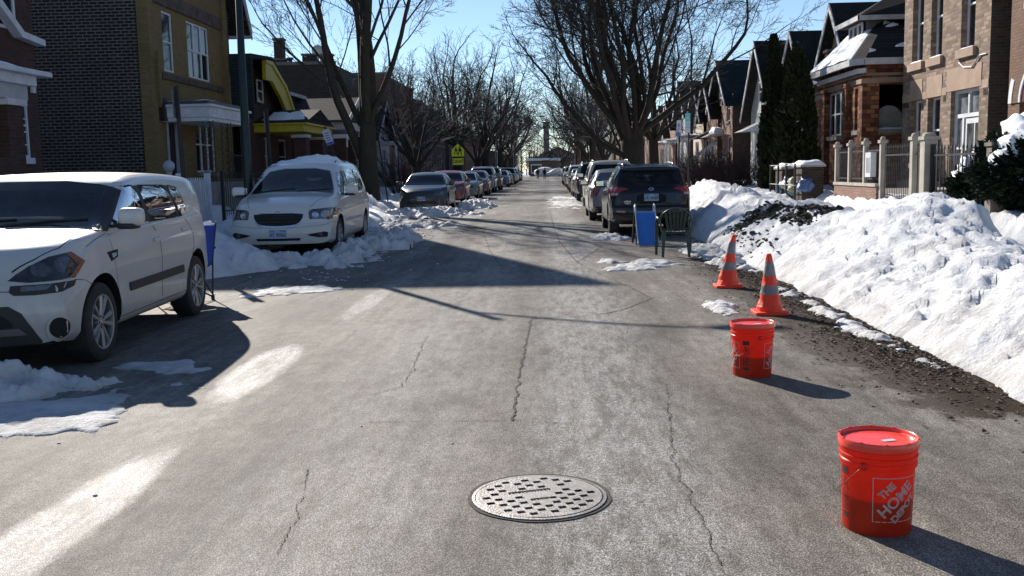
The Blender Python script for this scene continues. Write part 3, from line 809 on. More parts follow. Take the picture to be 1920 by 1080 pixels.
def car(kind, S, label, cat, pmat, x, y, rz=PI, group=None, name=None):
    """rz = pi faces the camera"""
    if kind in CARS:
        src = CARS[kind]; root = copy_tree(src); root.name = name or src.name
        root.location = (x, y, 0); root.rotation_euler = (0, 0, rz)
        tag(root, label, cat, group)
        for c in kids(root):
            for sl in c.material_slots:
                if sl.link == 'OBJECT': sl.material = pmat
        return root
    root = thing(name or 'parked_car', label, cat, (x, y, 0), rz, group); CARS[kind] = root
    ORG[root] = V((0, 0, 0))
    me = car_body(S)
    ob = bpy.data.objects.new('body', me); COL.objects.link(ob); ob.parent = root
    def pslot(o, i=0):
        o.material_slots[i].link = 'OBJECT'; o.material_slots[i].material = pmat
    pslot(ob); ob.material_slots[1].material = M_HOLE
    bvh = BVHTree.FromPolygons([v.co for v in me.vertices], [list(p.vertices) for p in me.polygons])
    bvh = S['bvh0']; S['bvh'] = bvh
    add_wheels(root, S)
    R = S.get('res', .05)
    byname = {}
    for d in S['parts']:
        nm, view, pts, mat = d[:4]; k = dict(d[4]) if len(d) > 4 else {}
        mirror = k.pop('mirror', view in ('side', 'corner', 'rcorner')); par = k.pop('par', None); lab = k.pop('label', None)
        each = k.pop('each', mirror)
        k.setdefault('res', R)
        sgns = (1, -1) if (mirror and each) else (1,)
        mb = MB(); patch(mb, bvh, pts, view, **k)
        for s in sgns:
            m2 = MB(); m2.v = [(s*a, b, c) for a, b, c in mb.v]; m2.f = [list(f) for f in mb.f]; m2.m = list(mb.m)
            p_ = byname.get((par, s)) or byname.get((par, 1)) if par else root
            m_ = mat if mat != 'PAINT' else pmat
            o = m2.build(nm, m_, p_ or root, local=True, label=lab, angle=40)
            if mat == 'PAINT': pslot(o)
            byname[(nm, s)] = o
    mb = MB()
    for view, pts, w in S.get('lines', []): strip(mb, bvh, pts, view, w, mirror=True)
    if mb.v: mb.build('panel_gaps', M_SEAM, root, local=True)
    for (py, pz) in S.get('handles', []):
        hit, nn, _, _ = bvh.ray_cast(V((6, py, pz)), V((-1, 0, 0)))
        for s in (1, -1):
            mb = MB(); superell(mb, (s*(hit.x+.012), py, pz), (.018, .085, .017), .6, 8)
            o = mb.build('door_handle', [pmat], root, local=True, smooth=True); pslot(o)
    if 'mirror' in S:
        my, mz, ms = S['mirror']; hit, nn, _, _ = bvh.ray_cast(V((6, my, mz-.04)), V((-1, 0, 0))); hx = hit.x
        for s in (1, -1):
            mb = MB(); superell(mb, (s*(hx+.15*ms+.04), my, mz+.03), (.115*ms, .06, .085*ms), .5, 10)
            o = mb.build('side_mirror', [S.get('mirmat') or pmat], root, local=True, smooth=True)
            if not S.get('mirmat'): pslot(o)
            a = MB(); a.box(s*(hx-.03), s*(hx+.12), my-.03, my+.03, mz-.055, mz-.03); superell(a, (s*(hx+.13*ms+.03), my, mz-.045*ms), (.10*ms, .062, .03), .5, 8)
            a.build('mirror_foot', M_BLACKPLAST, o, local=True, smooth=True)
            b_ = MB(); b_.quad((s*(hx+.06), my-.0615, mz-.03), (s*(hx+.25*ms), my-.0615, mz-.03), (s*(hx+.25*ms), my-.0615, mz+.09*ms), (s*(hx+.06), my-.0615, mz+.09*ms))
            b_.build('mirror_glass', M_CHROME, o, local=True)
    if 'rails' in S:
        y0, y1, xr, zr, rm = S['rails']
        for s in (1, -1):
            pts = []; 
            for i in range(13):
                t = i/12; yy = y0+(y1-y0)*t; h_, n_, _, _ = bvh.ray_cast(V((xr, yy, 4)), V((0, 0, -1)))
                pts.append((s*xr, yy, h_.z+(.045 if 0 < i < 12 else -.01)))
            mb = MB(); mb.tube(pts, .018, 8); mb.build('roof_rail', rm, root, local=True, smooth=True)
    if 'antenna' in S:
        ay = S['antenna']; h_, *_ = bvh.ray_cast(V((0, ay, 4)), V((0, 0, -1))); mb = MB(); mb.tube([(0, ay, h_.z-.01), (0, ay-.10, h_.z+.17)], [.008, .003], 6)
        mb.build('antenna', M_BLACKPLAST, root, local=True)
    if 'plate' in S:
        for (pz, rear, s) in S['plate']:
            d = V((0, 1 if rear else -1, 0)); h_, *_ = bvh.ray_cast(V((0, -6*d.y, pz)), d)
            h2, *_ = bvh.ray_cast(V((0, -6*d.y, pz+.07)), d)
            yy = max(h_.y, h2.y) if not rear else min(h_.y, h2.y)
            plate(root, (0, yy, pz), rear, s)
    if 'cabin' in S:
        for view, poly in S['cuts']:
            for s in ((1, -1) if view == 'side' else (1,)):
                mb = MB(); strip(mb, bvh, poly, view, S.get('seal', .05), off=.0045, mirror=False, closed=True, res=.04)
                if s < 0: mb.v = [(-a, b, c) for a, b, c in mb.v]
                mb.build('window_seal', M_SEAM, root, local=True)
        IN = pm('cabin_trim', (.07, .07, .075), .85, .3, 6); SE = pm('seat_cloth', (.13, .125, .12), .9, .25, 9)
        zs = S.get('seatz', .62)
        for ys_, xs in ((-.15, (.38, -.38)), (-1.0, (.38, -.38))):
            for x_ in xs:
                a = MB(); superell(a, (x_, ys_+.12, zs), (.24, .26, .12), .5, 8); superell(a, (x_, ys_-.16, zs+.32), (.23, .10, .34), .5, 8, M=Matrix.Rotation(.18, 4, 'X')); superell(a, (x_, ys_-.24, zs+.72), (.13, .06, .09), .6, 8)
                a.build('seat', SE, root, local=True, smooth=True)
        yc, zc = S['dash']; a = MB(); superell(a, (0, yc-.12, zc-.16), (.76, .26, .16), .45, 10); a.build('dashboard', IN, root, local=True, smooth=True)
        a = MB(); M = Matrix.Translation((-.38, yc-.45, zc-.05)) @ Matrix.Rotation(PI/2+.4, 4, 'X'); K = 24
        a.tube([M @ V((.18*math.cos(2*PI*k/K), .18*math.sin(2*PI*k/K), 0)) for k in range(K+1)], .016, 6); a.tube([M @ V((-.17, 0, 0)), M @ V((.17, 0, 0))], .02, 5); a.tube([M @ V((0, 0, 0)), M @ V((0, .17, 0))], .02, 5); a.build('steering_wheel', M_BLACKPLAST, root, local=True, smooth=True)
        a = MB(); superell(a, (0, yc-.42, zc+S.get('rvm', .22)), (.12, .02, .035), .6, 6); a.build('rear_view_mirror', M_BLACKPLAST, root, local=True, smooth=True)
    if 'extra' in S: S['extra'](root, bvh, pmat, pslot)
    return root
def wiper(root, bvh, pts):
    for p in pts:
        mb = MB(); q = []
        for (x, y, z) in p:
            h_, n_, _, _ = bvh.find_nearest(V((x, y, z))); q.append(h_+n_*.018)
        mb.tube(q, .008, 5); mb.build('wiper', M_BLACKPLAST, root, local=True)
SOUL = dict(cabin=([(1.0, .55), (1.0, .98), (.40, 1.375), (.2, 1.435), (-1.2, 1.44), (-1.58, 1.39), (-1.80, 1.05), (-1.80, .55)], .82, .755), dash=(.95, 1.02), seatz=.60, seal=.075,
    cuts=[('wind', [(-.76, 1.105), (-.70, 1.25), (-.64, 1.375), (-.3, 1.415), (.3, 1.415), (.64, 1.375), (.70, 1.25), (.76, 1.105), (.4, 1.125), (-.4, 1.125)]), ('side', [(.80, 1.10), (.52, 1.335), (.44, 1.36), (.24, 1.375), (.11, 1.10)]),
          ('side', [(.09, 1.37), (-.55, 1.362), (-.79, 1.105), (-.0, 1.10)]), ('side', [(-.70, 1.36), (-.93, 1.335), (-1.07, 1.13), (-.92, 1.105)]), ('back', [(-.55, 1.17), (.55, 1.17), (.52, 1.38), (-.52, 1.38)])],
    L=4.12, W=1.80, H=1.62, wb=2.55, fa=1.235, r=.325, rr=.222, tw=.215, style='ten', tumble=.10, shoulder=.955, roofr=.075, cf=.30, cfp=2.6, cr=.16, crown=.02, res=.045,
    top=[(-2.06, .62), (-2.03, .86), (-1.99, 1.02), (-1.93, 1.2), (-1.86, 1.34), (-1.78, 1.42), (-1.62, 1.46), (-1.2, 1.495), (-.5, 1.515), (0, 1.505), (.22, 1.485), (.34, 1.46), (.47, 1.39), (1.02, 1.08), (1.08, 1.06), (1.5, 1.02), (1.78, .965), (1.93, .90), (2.01, .82), (2.06, .70)],
    belt=[(-2.06, .56), (-1.99, .9), (-1.6, 1.09), (-1.0, 1.07), (0, 1.045), (.9, 1.01), (1.5, .93), (1.9, .78), (2.06, .62)],
    bot=[(-2.06, .38), (-1.8, .26), (-1.2, .22), (1.3, .22), (1.8, .22), (2.06, .26)],
    hw=[(-2.06, .90), (-1.8, .965), (-1.2, 1.0), (1.2, 1.0), (1.7, .975), (2.06, .93)],
    fz=[(.2, -.02), (.45, .03), (.62, .01), (.8, -.04), (1.0, -.05)],
    handles=[(-.06, .895), (-.90, .945)], mirror=(.86, 1.115, .92), antenna=-1.55,
    parts=[
     ('windscreen', 'wind', [(-.82, 1.055), (-.73, 1.25), (-.66, 1.395), (-.3, 1.44), (.3, 1.44), (.66, 1.395), (.73, 1.25), (.82, 1.055), (.4, 1.095), (-.4, 1.095)], M_CLEAR, dict(off=.006)),
     ('pillar_trim', 'corner', [(.79, 1.12, 1.052), (.865, 1.0, 1.035), (.855, .86, 1.10), (.82, .50, 1.36), (.67, .46, 1.405)], M_BLACKPLAST, dict(off=.009, res=.025)),
     ('door_pillar_trim', 'side', [(.24, 1.40), (.10, 1.40), (-.05, 1.07), (.08, 1.07)], M_BLACKPLAST, dict(off=.005)),
     ('door_pillar_trim', 'side', [(-.57, 1.395), (-.67, 1.39), (-.93, 1.075), (-.83, 1.07)], M_BLACKPLAST, dict(off=.005)),
     ('side_window', 'side', [(.86, 1.075), (.54, 1.35), (.44, 1.38), (.215, 1.40), (.06, 1.075)], M_TINT, dict(off=.006, rnd=1)),
     ('side_window', 'side', [(.12, 1.398), (-.58, 1.393), (-.84, 1.075), (-.03, 1.072)], M_TINT, dict(off=.006, rnd=1)),
     ('quarter_window', 'side', [(-.66, 1.388), (-.97, 1.365), (-1.13, 1.10), (-.92, 1.078)], M_TINT, dict(off=.006, rnd=1)),
     ('headlight', 'corner', [(.50, 1.98, .735), (.53, 1.93, .775), (.60, 1.865, .83), (.70, 1.75, .89), (.80, 1.60, .915), (.86, 1.49, .835), (.85, 1.60, .76), (.845, 1.65, .722), (.62, 1.92, .715)], M_LENSDARK, dict(off=.006, skirt=.02, res=.035)),
     ('amber_indicator', 'corner', [(.775, 1.625, .905), (.80, 1.59, .915), (.862, 1.488, .835), (.85, 1.60, .755), (.838, 1.66, .726), (.82, 1.70, .73), (.845, 1.58, .815)], M_AMBER, dict(off=.010, par='headlight', res=.03)),
     ('lamp_bowl', 'corner', [(.66+.055*math.cos(a)*.8, 1.82-.055*math.cos(a), .80+.052*math.sin(a)) for a in [2*PI*i/14 for i in range(14)]], M_LENS, dict(off=.010, par='headlight', res=.03)),
     ('lamp_bowl', 'corner', [(.77+.06*math.cos(a)*.6, 1.68-.085*math.cos(a), .825+.060*math.sin(a)) for a in [2*PI*i/14 for i in range(14)]], M_LENS, dict(off=.010, par='headlight', res=.03)),
     ('lower_lamp', 'corner', [(.515, 1.985, .70), (.50, 1.99, .655), (.53, 1.985, .63), (.66, 1.93, .625), (.80, 1.80, .635), (.845, 1.68, .665), (.848, 1.645, .705), (.70, 1.86, .70)], M_BLACKPLAST, dict(off=.005, res=.035)),
     ('running_lamp', 'corner', [(.575, 1.96, .692), (.57, 1.96, .655), (.72, 1.87, .66), (.74, 1.82, .695)], M_LENS, dict(off=.009, par='lower_lamp', res=.03)),
     ('fog_lamp_rim', 'corner', [(.785+.105*math.cos(a)*.55, 1.855-.105*math.cos(a)*.75, .368+.098*math.sin(a)) for a in [2*PI*i/20 for i in range(20)]], 'PAINT', dict(off=.016, skirt=.016, res=.03)),
     ('fog_lamp', 'corner', [(.785+.08*math.cos(a)*.55, 1.855-.08*math.cos(a)*.75, .375+.076*math.sin(a)) for a in [2*PI*i/20 for i in range(20)]], M_HOLE, dict(off=.019, par='fog_lamp_rim', res=.03)),
     ('lower_grille', 'front', [(-.50, .555), (.50, .555), (.58, .50), (.64, .38), (.70, .24), (-.70, .24), (-.64, .38), (-.58, .50)], M_BLACKPLAST, dict(off=.006)),
     ('grille_mesh', 'front', [(-.46, .49), (.46, .49), (.52, .43), (.52, .40), (-.52, .40), (-.52, .43)], M_HOLE, dict(off=.010, par='lower_grille')),
     ('skid_bar', 'front', [(-.56, .39), (.56, .39), (.60, .34), (-.60, .34)], pm('dull_silver_plastic', (.10, .10, .105), .5), dict(off=.014, par='lower_grille')),
     ('upper_grille', 'front', [(-.36, .79), (.36, .79), (.33, .72), (-.33, .72)], M_BLACKPLAST, dict(off=.006)),
     ('side_moulding', 'side', [(.68, .575), (.66, .50), (-.82, .515), (-.80, .59)], M_BLACKPLAST, dict(off=.014, skirt=.016)),
     ('side_vent', 'side', [(1.115, .872), (.895, .880), (.925, .818), (1.06, .795)], M_HOLE, dict(off=.006, res=.03)),
     ('vent_insert', 'side', [(1.05, .855), (.945, .858), (.955, .83), (1.03, .815)], M_LENS, dict(off=.010, par='side_vent', res=.03)),
     ('tail_lamp', 'rcorner', [(.78, -2.0, 1.28), (.84, -1.9, 1.28), (.86, -1.85, .82), (.76, -2.02, .82)], M_TAIL, dict(off=.006)),
     ('rear_window', 'back', [(-.62, 1.12), (.62, 1.12), (.58, 1.42), (-.58, 1.42)], M_TINT, dict(off=.006)),
    ],
    lines=[('side', [(-.03, 1.06), (-.10, .98), (-.155, .9), (-.175, .74), (-.175, .40), (-.19, .30)], .011),
           ('side', [(1.0, 1.03), (1.25, .985), (1.45, .93)], .006), ('side', [(.98, 1.03), (1.0, .85), (.92, .55), (.80, .30)], .006),
           ('side', [(-.99, 1.07), (-1.10, .98), (-1.17, .88), (-1.18, .76), (-1.10, .62), (-.95, .50), (-.92, .34)], .011),
           ('side', [(.9, .305), (-.95, .315)], .006), ('corner', [(.84, 1.65, .71), (.868, 1.52, .69), (.88, 1.44, .65)], .005),
           ('top', [(.76, 1.06), (.77, 1.35), (.73, 1.63), (.62, 1.80), (.50, 1.92)], .008), ('top', [(.62, .36), (.60, -1.6)], .010),
           ('corner', [(.50, 1.98, .66), (.40, 2.02, .665), (.25, 2.05, .67), (.1, 2.06, .67)], .006)])
def soul_extra(root, bvh, pmat, pslot):
    wiper(root, bvh, [[(.55, 1.05, 1.08), (.2, .98, 1.13), (-.1, .95, 1.15)], [(-.05, 1.05, 1.1), (-.4, .98, 1.13), (-.68, .93, 1.13)]])
SOUL['extra'] = soul_extra
def ell(cx, cz, rx, rz, n=16): return [(cx+rx*math.cos(2*PI*i/n), cz+rz*math.sin(2*PI*i/n)) for i in range(n)]
# ---- white minivan
VAN = dict(cabin=([(1.22, .55), (1.22, 1.06), (.46, 1.50), (.2, 1.60), (-1.2, 1.64), (-1.95, 1.60), (-2.2, 1.10), (-2.2, .55)], .86, .70), dash=(1.15, 1.06), seatz=.72, seal=.06, rvm=.28,
    cuts=[('wind', [(-.75, 1.15), (-.66, 1.34), (-.57, 1.50), (-.3, 1.55), (.3, 1.55), (.57, 1.50), (.66, 1.34), (.75, 1.15), (.4, 1.185), (-.4, 1.185)]), ('side', [(1.04, 1.13), (.60, 1.44), (.33, 1.49), (.17, 1.13)]),
          ('side', [(.14, 1.50), (-.72, 1.52), (-.81, 1.15), (.06, 1.13)]), ('side', [(-.90, 1.52), (-1.70, 1.50), (-2.0, 1.22), (-.98, 1.15)]), ('back', [(-.60, 1.2), (.60, 1.2), (.50, 1.5), (-.50, 1.5)])],
    L=5.0, W=1.93, H=1.72, wb=3.06, fa=1.56, r=.335, rr=.215, tw=.22, style='six', tumble=.24, shoulder=.95, roofr=.09, cf=.26, cfp=2.8, cr=.12, crown=.03, res=.06,
    top=[(-2.5, .75), (-2.46, 1.0), (-2.40, 1.2), (-2.28, 1.50), (-2.18, 1.62), (-2.0, 1.67), (-1.2, 1.71), (-.4, 1.71), (.1, 1.68), (.32, 1.63), (.5, 1.54), (1.28, 1.13), (1.36, 1.10), (1.9, 1.03), (2.25, .95), (2.40, .88), (2.47, .78), (2.5, .66)],
    belt=[(-2.5, .70), (-2.4, 1.0), (-1.5, 1.09), (0, 1.05), (1.3, .99), (1.9, .91), (2.3, .80), (2.5, .60)],
    bot=[(-2.5, .36), (-2.2, .26), (-1.2, .22), (1.3, .22), (2.0, .20), (2.5, .24)],
    hw=[(-2.5, .92), (-2.1, .97), (-1.2, 1.0), (1.2, 1.0), (1.9, .985), (2.5, .94)], fz=[(.2, 0), (.42, .035), (.55, .02), (.62, -.01), (.9, -.03)],
    handles=[(.15, .93), (-.1, .94)], mirror=(1.02, 1.13, 1.1), plate=[(.42, False, 'AT 95962')],
    parts=[
     ('windscreen', 'wind', [(-.80, 1.10), (-.70, 1.33), (-.60, 1.53), (-.3, 1.585), (.3, 1.585), (.60, 1.53), (.70, 1.33), (.80, 1.10), (.4, 1.145), (-.4, 1.145)], M_CLEAR, dict(off=.006)),
     ('side_window', 'side', [(1.15, 1.09), (.62, 1.48), (.30, 1.53), (.12, 1.10)], M_TINT, dict(off=.006)),
     ('side_window', 'side', [(.20, 1.54), (-.75, 1.56), (-.85, 1.12), (.02, 1.10)], M_TINT, dict(off=.006)),
     ('side_window', 'side', [(-.85, 1.56), (-1.75, 1.53), (-2.05, 1.38), (-2.15, 1.18), (-.95, 1.12)], M_TINT, dict(off=.006, rnd=1)),
     ('grille', 'front', [(-.47, .80), (.47, .80), (.46, .70), (.40, .60), (.30, .545), (0, .53), (-.30, .545), (-.40, .60), (-.46, .70)], M_CHROME, dict(off=.006, rnd=1)),
     ('grille_opening', 'front', [(-.445, .785), (.445, .785), (.435, .70), (.38, .62), (.29, .575), (0, .56), (-.29, .575), (-.38, .62), (-.435, .70)], M_HOLE, dict(off=.010, rnd=1, par='grille')),
     ('grille_bar', 'front', [(-.42, .70), (.42, .70), (.41, .69), (-.41, .69)], M_BLACKPLAST, dict(off=.020, par='grille')),
     ('grille_bar', 'front', [(-.39, .64), (.39, .64), (.38, .63), (-.38, .63)], M_BLACKPLAST, dict(off=.020, par='grille')),
     ('grille_bar', 'front', [(-.43, .75), (.43, .75), (.43, .74), (-.43, .74)], M_BLACKPLAST, dict(off=.020, par='grille')),
     ('badge', 'front', ell(0, .80, .05, .022), M_CHROME, dict(off=.016)),
     ('headlight', 'front', [(.53, .80), (.58, .845), (.90, .87), (.955, .82), (.945, .69), (.86, .655), (.76, .675), (.55, .675)], M_LENS, dict(off=.006, mirror=True, res=.035)),
     ('lamp_bowl', 'front', ell(.80, .755, .065, .065), M_REFL, dict(off=.012, mirror=True, par='headlight', res=.03)),
     ('lamp_bowl', 'front', ell(.645, .745, .055, .055), M_REFL, dict(off=.012, mirror=True, par='headlight', res=.03)),
     ('amber_indicator', 'front', [(.915, .84), (.952, .82), (.942, .70), (.91, .69)], M_AMBER, dict(off=.010, mirror=True, par='headlight', res=.03)),
     ('fog_recess', 'front', [(.50, .40), (.60, .42), (.80, .45), (.86, .43), (.85, .35), (.72, .345), (.58, .37)], M_HOLE, dict(off=.006, mirror=True)),
     ('fog_lamp', 'front', ell(.735, .392, .036, .036), M_LENS, dict(off=.012, mirror=True, par='fog_recess', res=.03)),
     ('lower_intake', 'front', [(-.40, .345), (.40, .345), (.38, .30), (-.38, .30)], M_HOLE, dict(off=.006)),
     ('side_moulding', 'side', [(1.05, .60), (1.05, .565), (-.9, .58), (-.9, .615)], M_GREYPAINT, dict(off=.010)),
     ('rear_window', 'back', [(-.66, 1.15), (.66, 1.15), (.56, 1.55), (-.56, 1.55)], M_TINT, dict(off=.006)),
     ('tail_lamp', 'rcorner', [(.80, -2.43, 1.2), (.88, -2.3, 1.2), (.90, -2.3, .85), (.84, -2.44, .85)], M_TAIL, dict(off=.006)),
    ],
    lines=[('side', [(.12, 1.08), (.05, .9), (.05, .30)], .007), ('side', [(1.18, 1.08), (1.15, .8), (1.1, .3)], .006), ('side', [(-.95, 1.1), (-1.0, .8), (-1.0, .7)], .006), ('side', [(1.0, .31), (-1.1, .31)], .006),
           ('top', [(.78, 1.28), (.72, 1.75), (.60, 2.20), (.52, 2.42)], .008), ('front', [(.0, .53), (.4, .535), (.75, .56), (.93, .60)], .005), ('side', [(2.3, .62), (1.95, .60)], .006)])
def van_extra(root, bvh, pmat, pslot):
    wiper(root, bvh, [[(.65, 1.30, 1.13), (.3, 1.24, 1.17), (-.05, 1.20, 1.19)], [(-.1, 1.32, 1.13), (-.5, 1.24, 1.17), (-.72, 1.17, 1.18)]])
    for s in (1, -1):
        mb = MB(); pts = []
        for i in range(9):
            yy = .05-.16*i; h_, n_, _, _ = bvh.ray_cast(V((.60, yy, 4)), V((0, 0, -1))); pts.append((s*.60, yy, h_.z+(.03 if 0 < i else 0)))
        mb.tube(pts, .02, 6); mb.build('roof_rail', M_BLACKPLAST, root, local=True)
VAN['extra'] = van_extra
# ---- black crossover seen from behind
KICKS = dict(cabin=([(1.0, .55), (1.0, .98), (.30, 1.38), (0, 1.46), (-1.2, 1.45), (-1.70, 1.38), (-1.90, 1.02), (-1.90, .55)], .78, .60), dash=(.95, 1.0), seatz=.64, seal=.08,
    cuts=[('back', [(-.60, 1.125), (.60, 1.125), (.60, 1.15), (.50, 1.36), (-.50, 1.36), (-.60, 1.15)]), ('wind', [(-.64, 1.11), (.64, 1.11), (.50, 1.37), (-.50, 1.37)]), ('side', [(.80, 1.07), (.28, 1.36), (-.05, 1.38), (-.05, 1.06)]), ('side', [(-.23, 1.38), (-.88, 1.35), (-.93, 1.11), (-.23, 1.06)])],
    L=4.3, W=1.78, H=1.6, wb=2.62, fa=1.31, r=.335, rr=.215, tw=.22, style='five', tumble=.36, shoulder=.94, roofr=.06, cf=.35, cr=.20, crown=.02, res=.05, archz=.01,
    top=[(-2.15, .72), (-2.12, .90), (-2.09, 1.02), (-2.02, 1.12), (-1.83, 1.38), (-1.79, 1.455), (-1.74, 1.475), (-1.4, 1.51), (-.5, 1.54), (0, 1.53), (.3, 1.47), (1.12, 1.07), (1.2, 1.05), (1.8, .98), (2.05, .85), (2.15, .65)],
    belt=[(-2.15, .66), (-2.09, .92), (-1.9, 1.03), (-1.4, 1.06), (0, .99), (1.1, .95), (1.8, .85), (2.15, .58)],
    bot=[(-2.15, .36), (-1.9, .28), (-1.2, .22), (1.3, .22), (2.15, .24)],
    hw=[(-2.15, .93), (-1.95, .975), (-1.6, 1.0), (1.2, 1.0), (1.7, .98), (2.15, .92)], rz=[(.35, 0), (.5, .05), (.62, .04), (.68, 0), (.95, .01), (1.1, -.02)],
    handles=[(.1, .88), (-.8, .9)], mirror=(.85, 1.08, .95), mirmat=M_BLACKPLAST, rails=(-1.5, .1, .55, 1.5, M_ALLOY), antenna=-1.5, plate=[(.84, True, 'CK 76087')],
    parts=[
     ('rear_window', 'back', [(-.66, 1.085), (.66, 1.085), (.68, 1.12), (.55, 1.39), (-.55, 1.39), (-.68, 1.12)], M_CLEAR, dict(off=.006)),
     ('spoiler', 'back', [(-.60, 1.44), (.60, 1.44), (.58, 1.40), (-.58, 1.40)], M_BLACKPLAST, dict(off=.05, skirt=.06)),
     ('windscreen', 'wind', [(-.72, 1.06), (.72, 1.06), (.56, 1.42), (-.56, 1.42)], M_CLEAR, dict(off=.006)),
     ('side_window', 'side', [(.95, 1.04), (.30, 1.41), (-.1, 1.42), (-.1, 1.03)], M_TINT, dict(off=.006)),
     ('side_window', 'side', [(-.18, 1.42), (-.95, 1.39), (-1.0, 1.08), (-.18, 1.03)], M_TINT, dict(off=.006)),
     ('side_window', 'side', [(-1.05, 1.38), (-1.45, 1.32), (-1.62, 1.14), (-1.1, 1.09)], M_TINT, dict(off=.006)),
     ('tail_lamp', 'rcorner', [(.50, -2.1, 1.015), (.60, -2.08, 1.05), (.80, -1.95, 1.06), (.88, -1.72, 1.03), (.885, -1.78, .94), (.86, -1.95, .875), (.72, -2.05, .885), (.68, -2.08, .97)], M_TAIL, dict(off=.008, res=.035)),
     ('reversing_lens', 'rcorner', [(.86, -1.92, .935), (.72, -2.05, .935), (.73, -2.05, .892), (.855, -1.94, .882)], M_TAILW, dict(off=.012, par='tail_lamp', res=.03)),
     ('plate_recess', 'rear', [(-.30, .93), (.30, .93), (.33, .70), (-.33, .70)], M_SEAM, dict(off=.003, rnd=1)),
     ('bumper_cladding', 'rear', [(-.80, .50), (-.55, .44), (.55, .44), (.80, .50), (.82, .38), (-.82, .38)], M_BLACKPLAST, dict(off=.010)),
     ('rear_reflector', 'rear', [(.55, .56), (.74, .57), (.74, .53), (.56, .52)], M_TAIL, dict(off=.010, mirror=True)),
     ('badge', 'rear', ell(0, 1.01, .055, .035), M_CHROME, dict(off=.012, res=.03)),
     ('badge_centre', 'rear', ell(0, 1.01, .038, .020), M_HOLE, dict(off=.016, par='badge', res=.03)),
     ('badge_bar', 'rear', [(-.06, 1.015), (.06, 1.015), (.06, 1.003), (-.06, 1.003)], M_CHROME, dict(off=.020, par='badge', res=.03)),
     ('headlight', 'corner', [(.5, 2.1, .75), (.6, 2.0, .82), (.82, 1.75, .85), (.84, 1.75, .78), (.65, 2.0, .70)], M_LENS, dict(off=.006)),
    ],
    lines=[('rear', [(0, .66), (.5, .67), (.72, .72), (.76, .87)], .007), ('side', [(-.14, 1.02), (-.16, .3)], .007), ('side', [(-1.05, 1.05), (-1.1, .8), (-1.0, .6)], .007), ('rear', [(0, .965), (.5, .975)], .005)])
def kicks_extra(root, bvh, pmat, pslot):
    mb = MB(); mb.tube([(0, -2.15, .38), (-.45, -2.13, .375)], .012, 6); mb.build('exhaust_trim', M_CHROME, root, local=True)
    mb = MB(); q = []
    for (x, z) in ((0, 1.09), (-.1, 1.12), (-.36, 1.13)):
        h_, n_, _, _ = bvh.ray_cast(V((x, -6, z)), V((0, 1, 0))); q.append(h_+V((0, -.02, 0)))
    mb.tube(q, .009, 5); mb.build('rear_wiper', M_BLACKPLAST, root, local=True)
    for t, z in (('NISSAN', .755), ('KICKS', .715)):
        h_, n_, _, _ = bvh.ray_cast(V((-.48, -6, z)), V((0, 1, 0)))
        M = Matrix.Translation((-.48, h_.y-.004, z)) @ Matrix.Rotation(PI/2, 4, 'X')
        text(t, .045, M_CHROME, root, M, 'badge_lettering', .002, .0008, 1.35)
KICKS['extra'] = kicks_extra
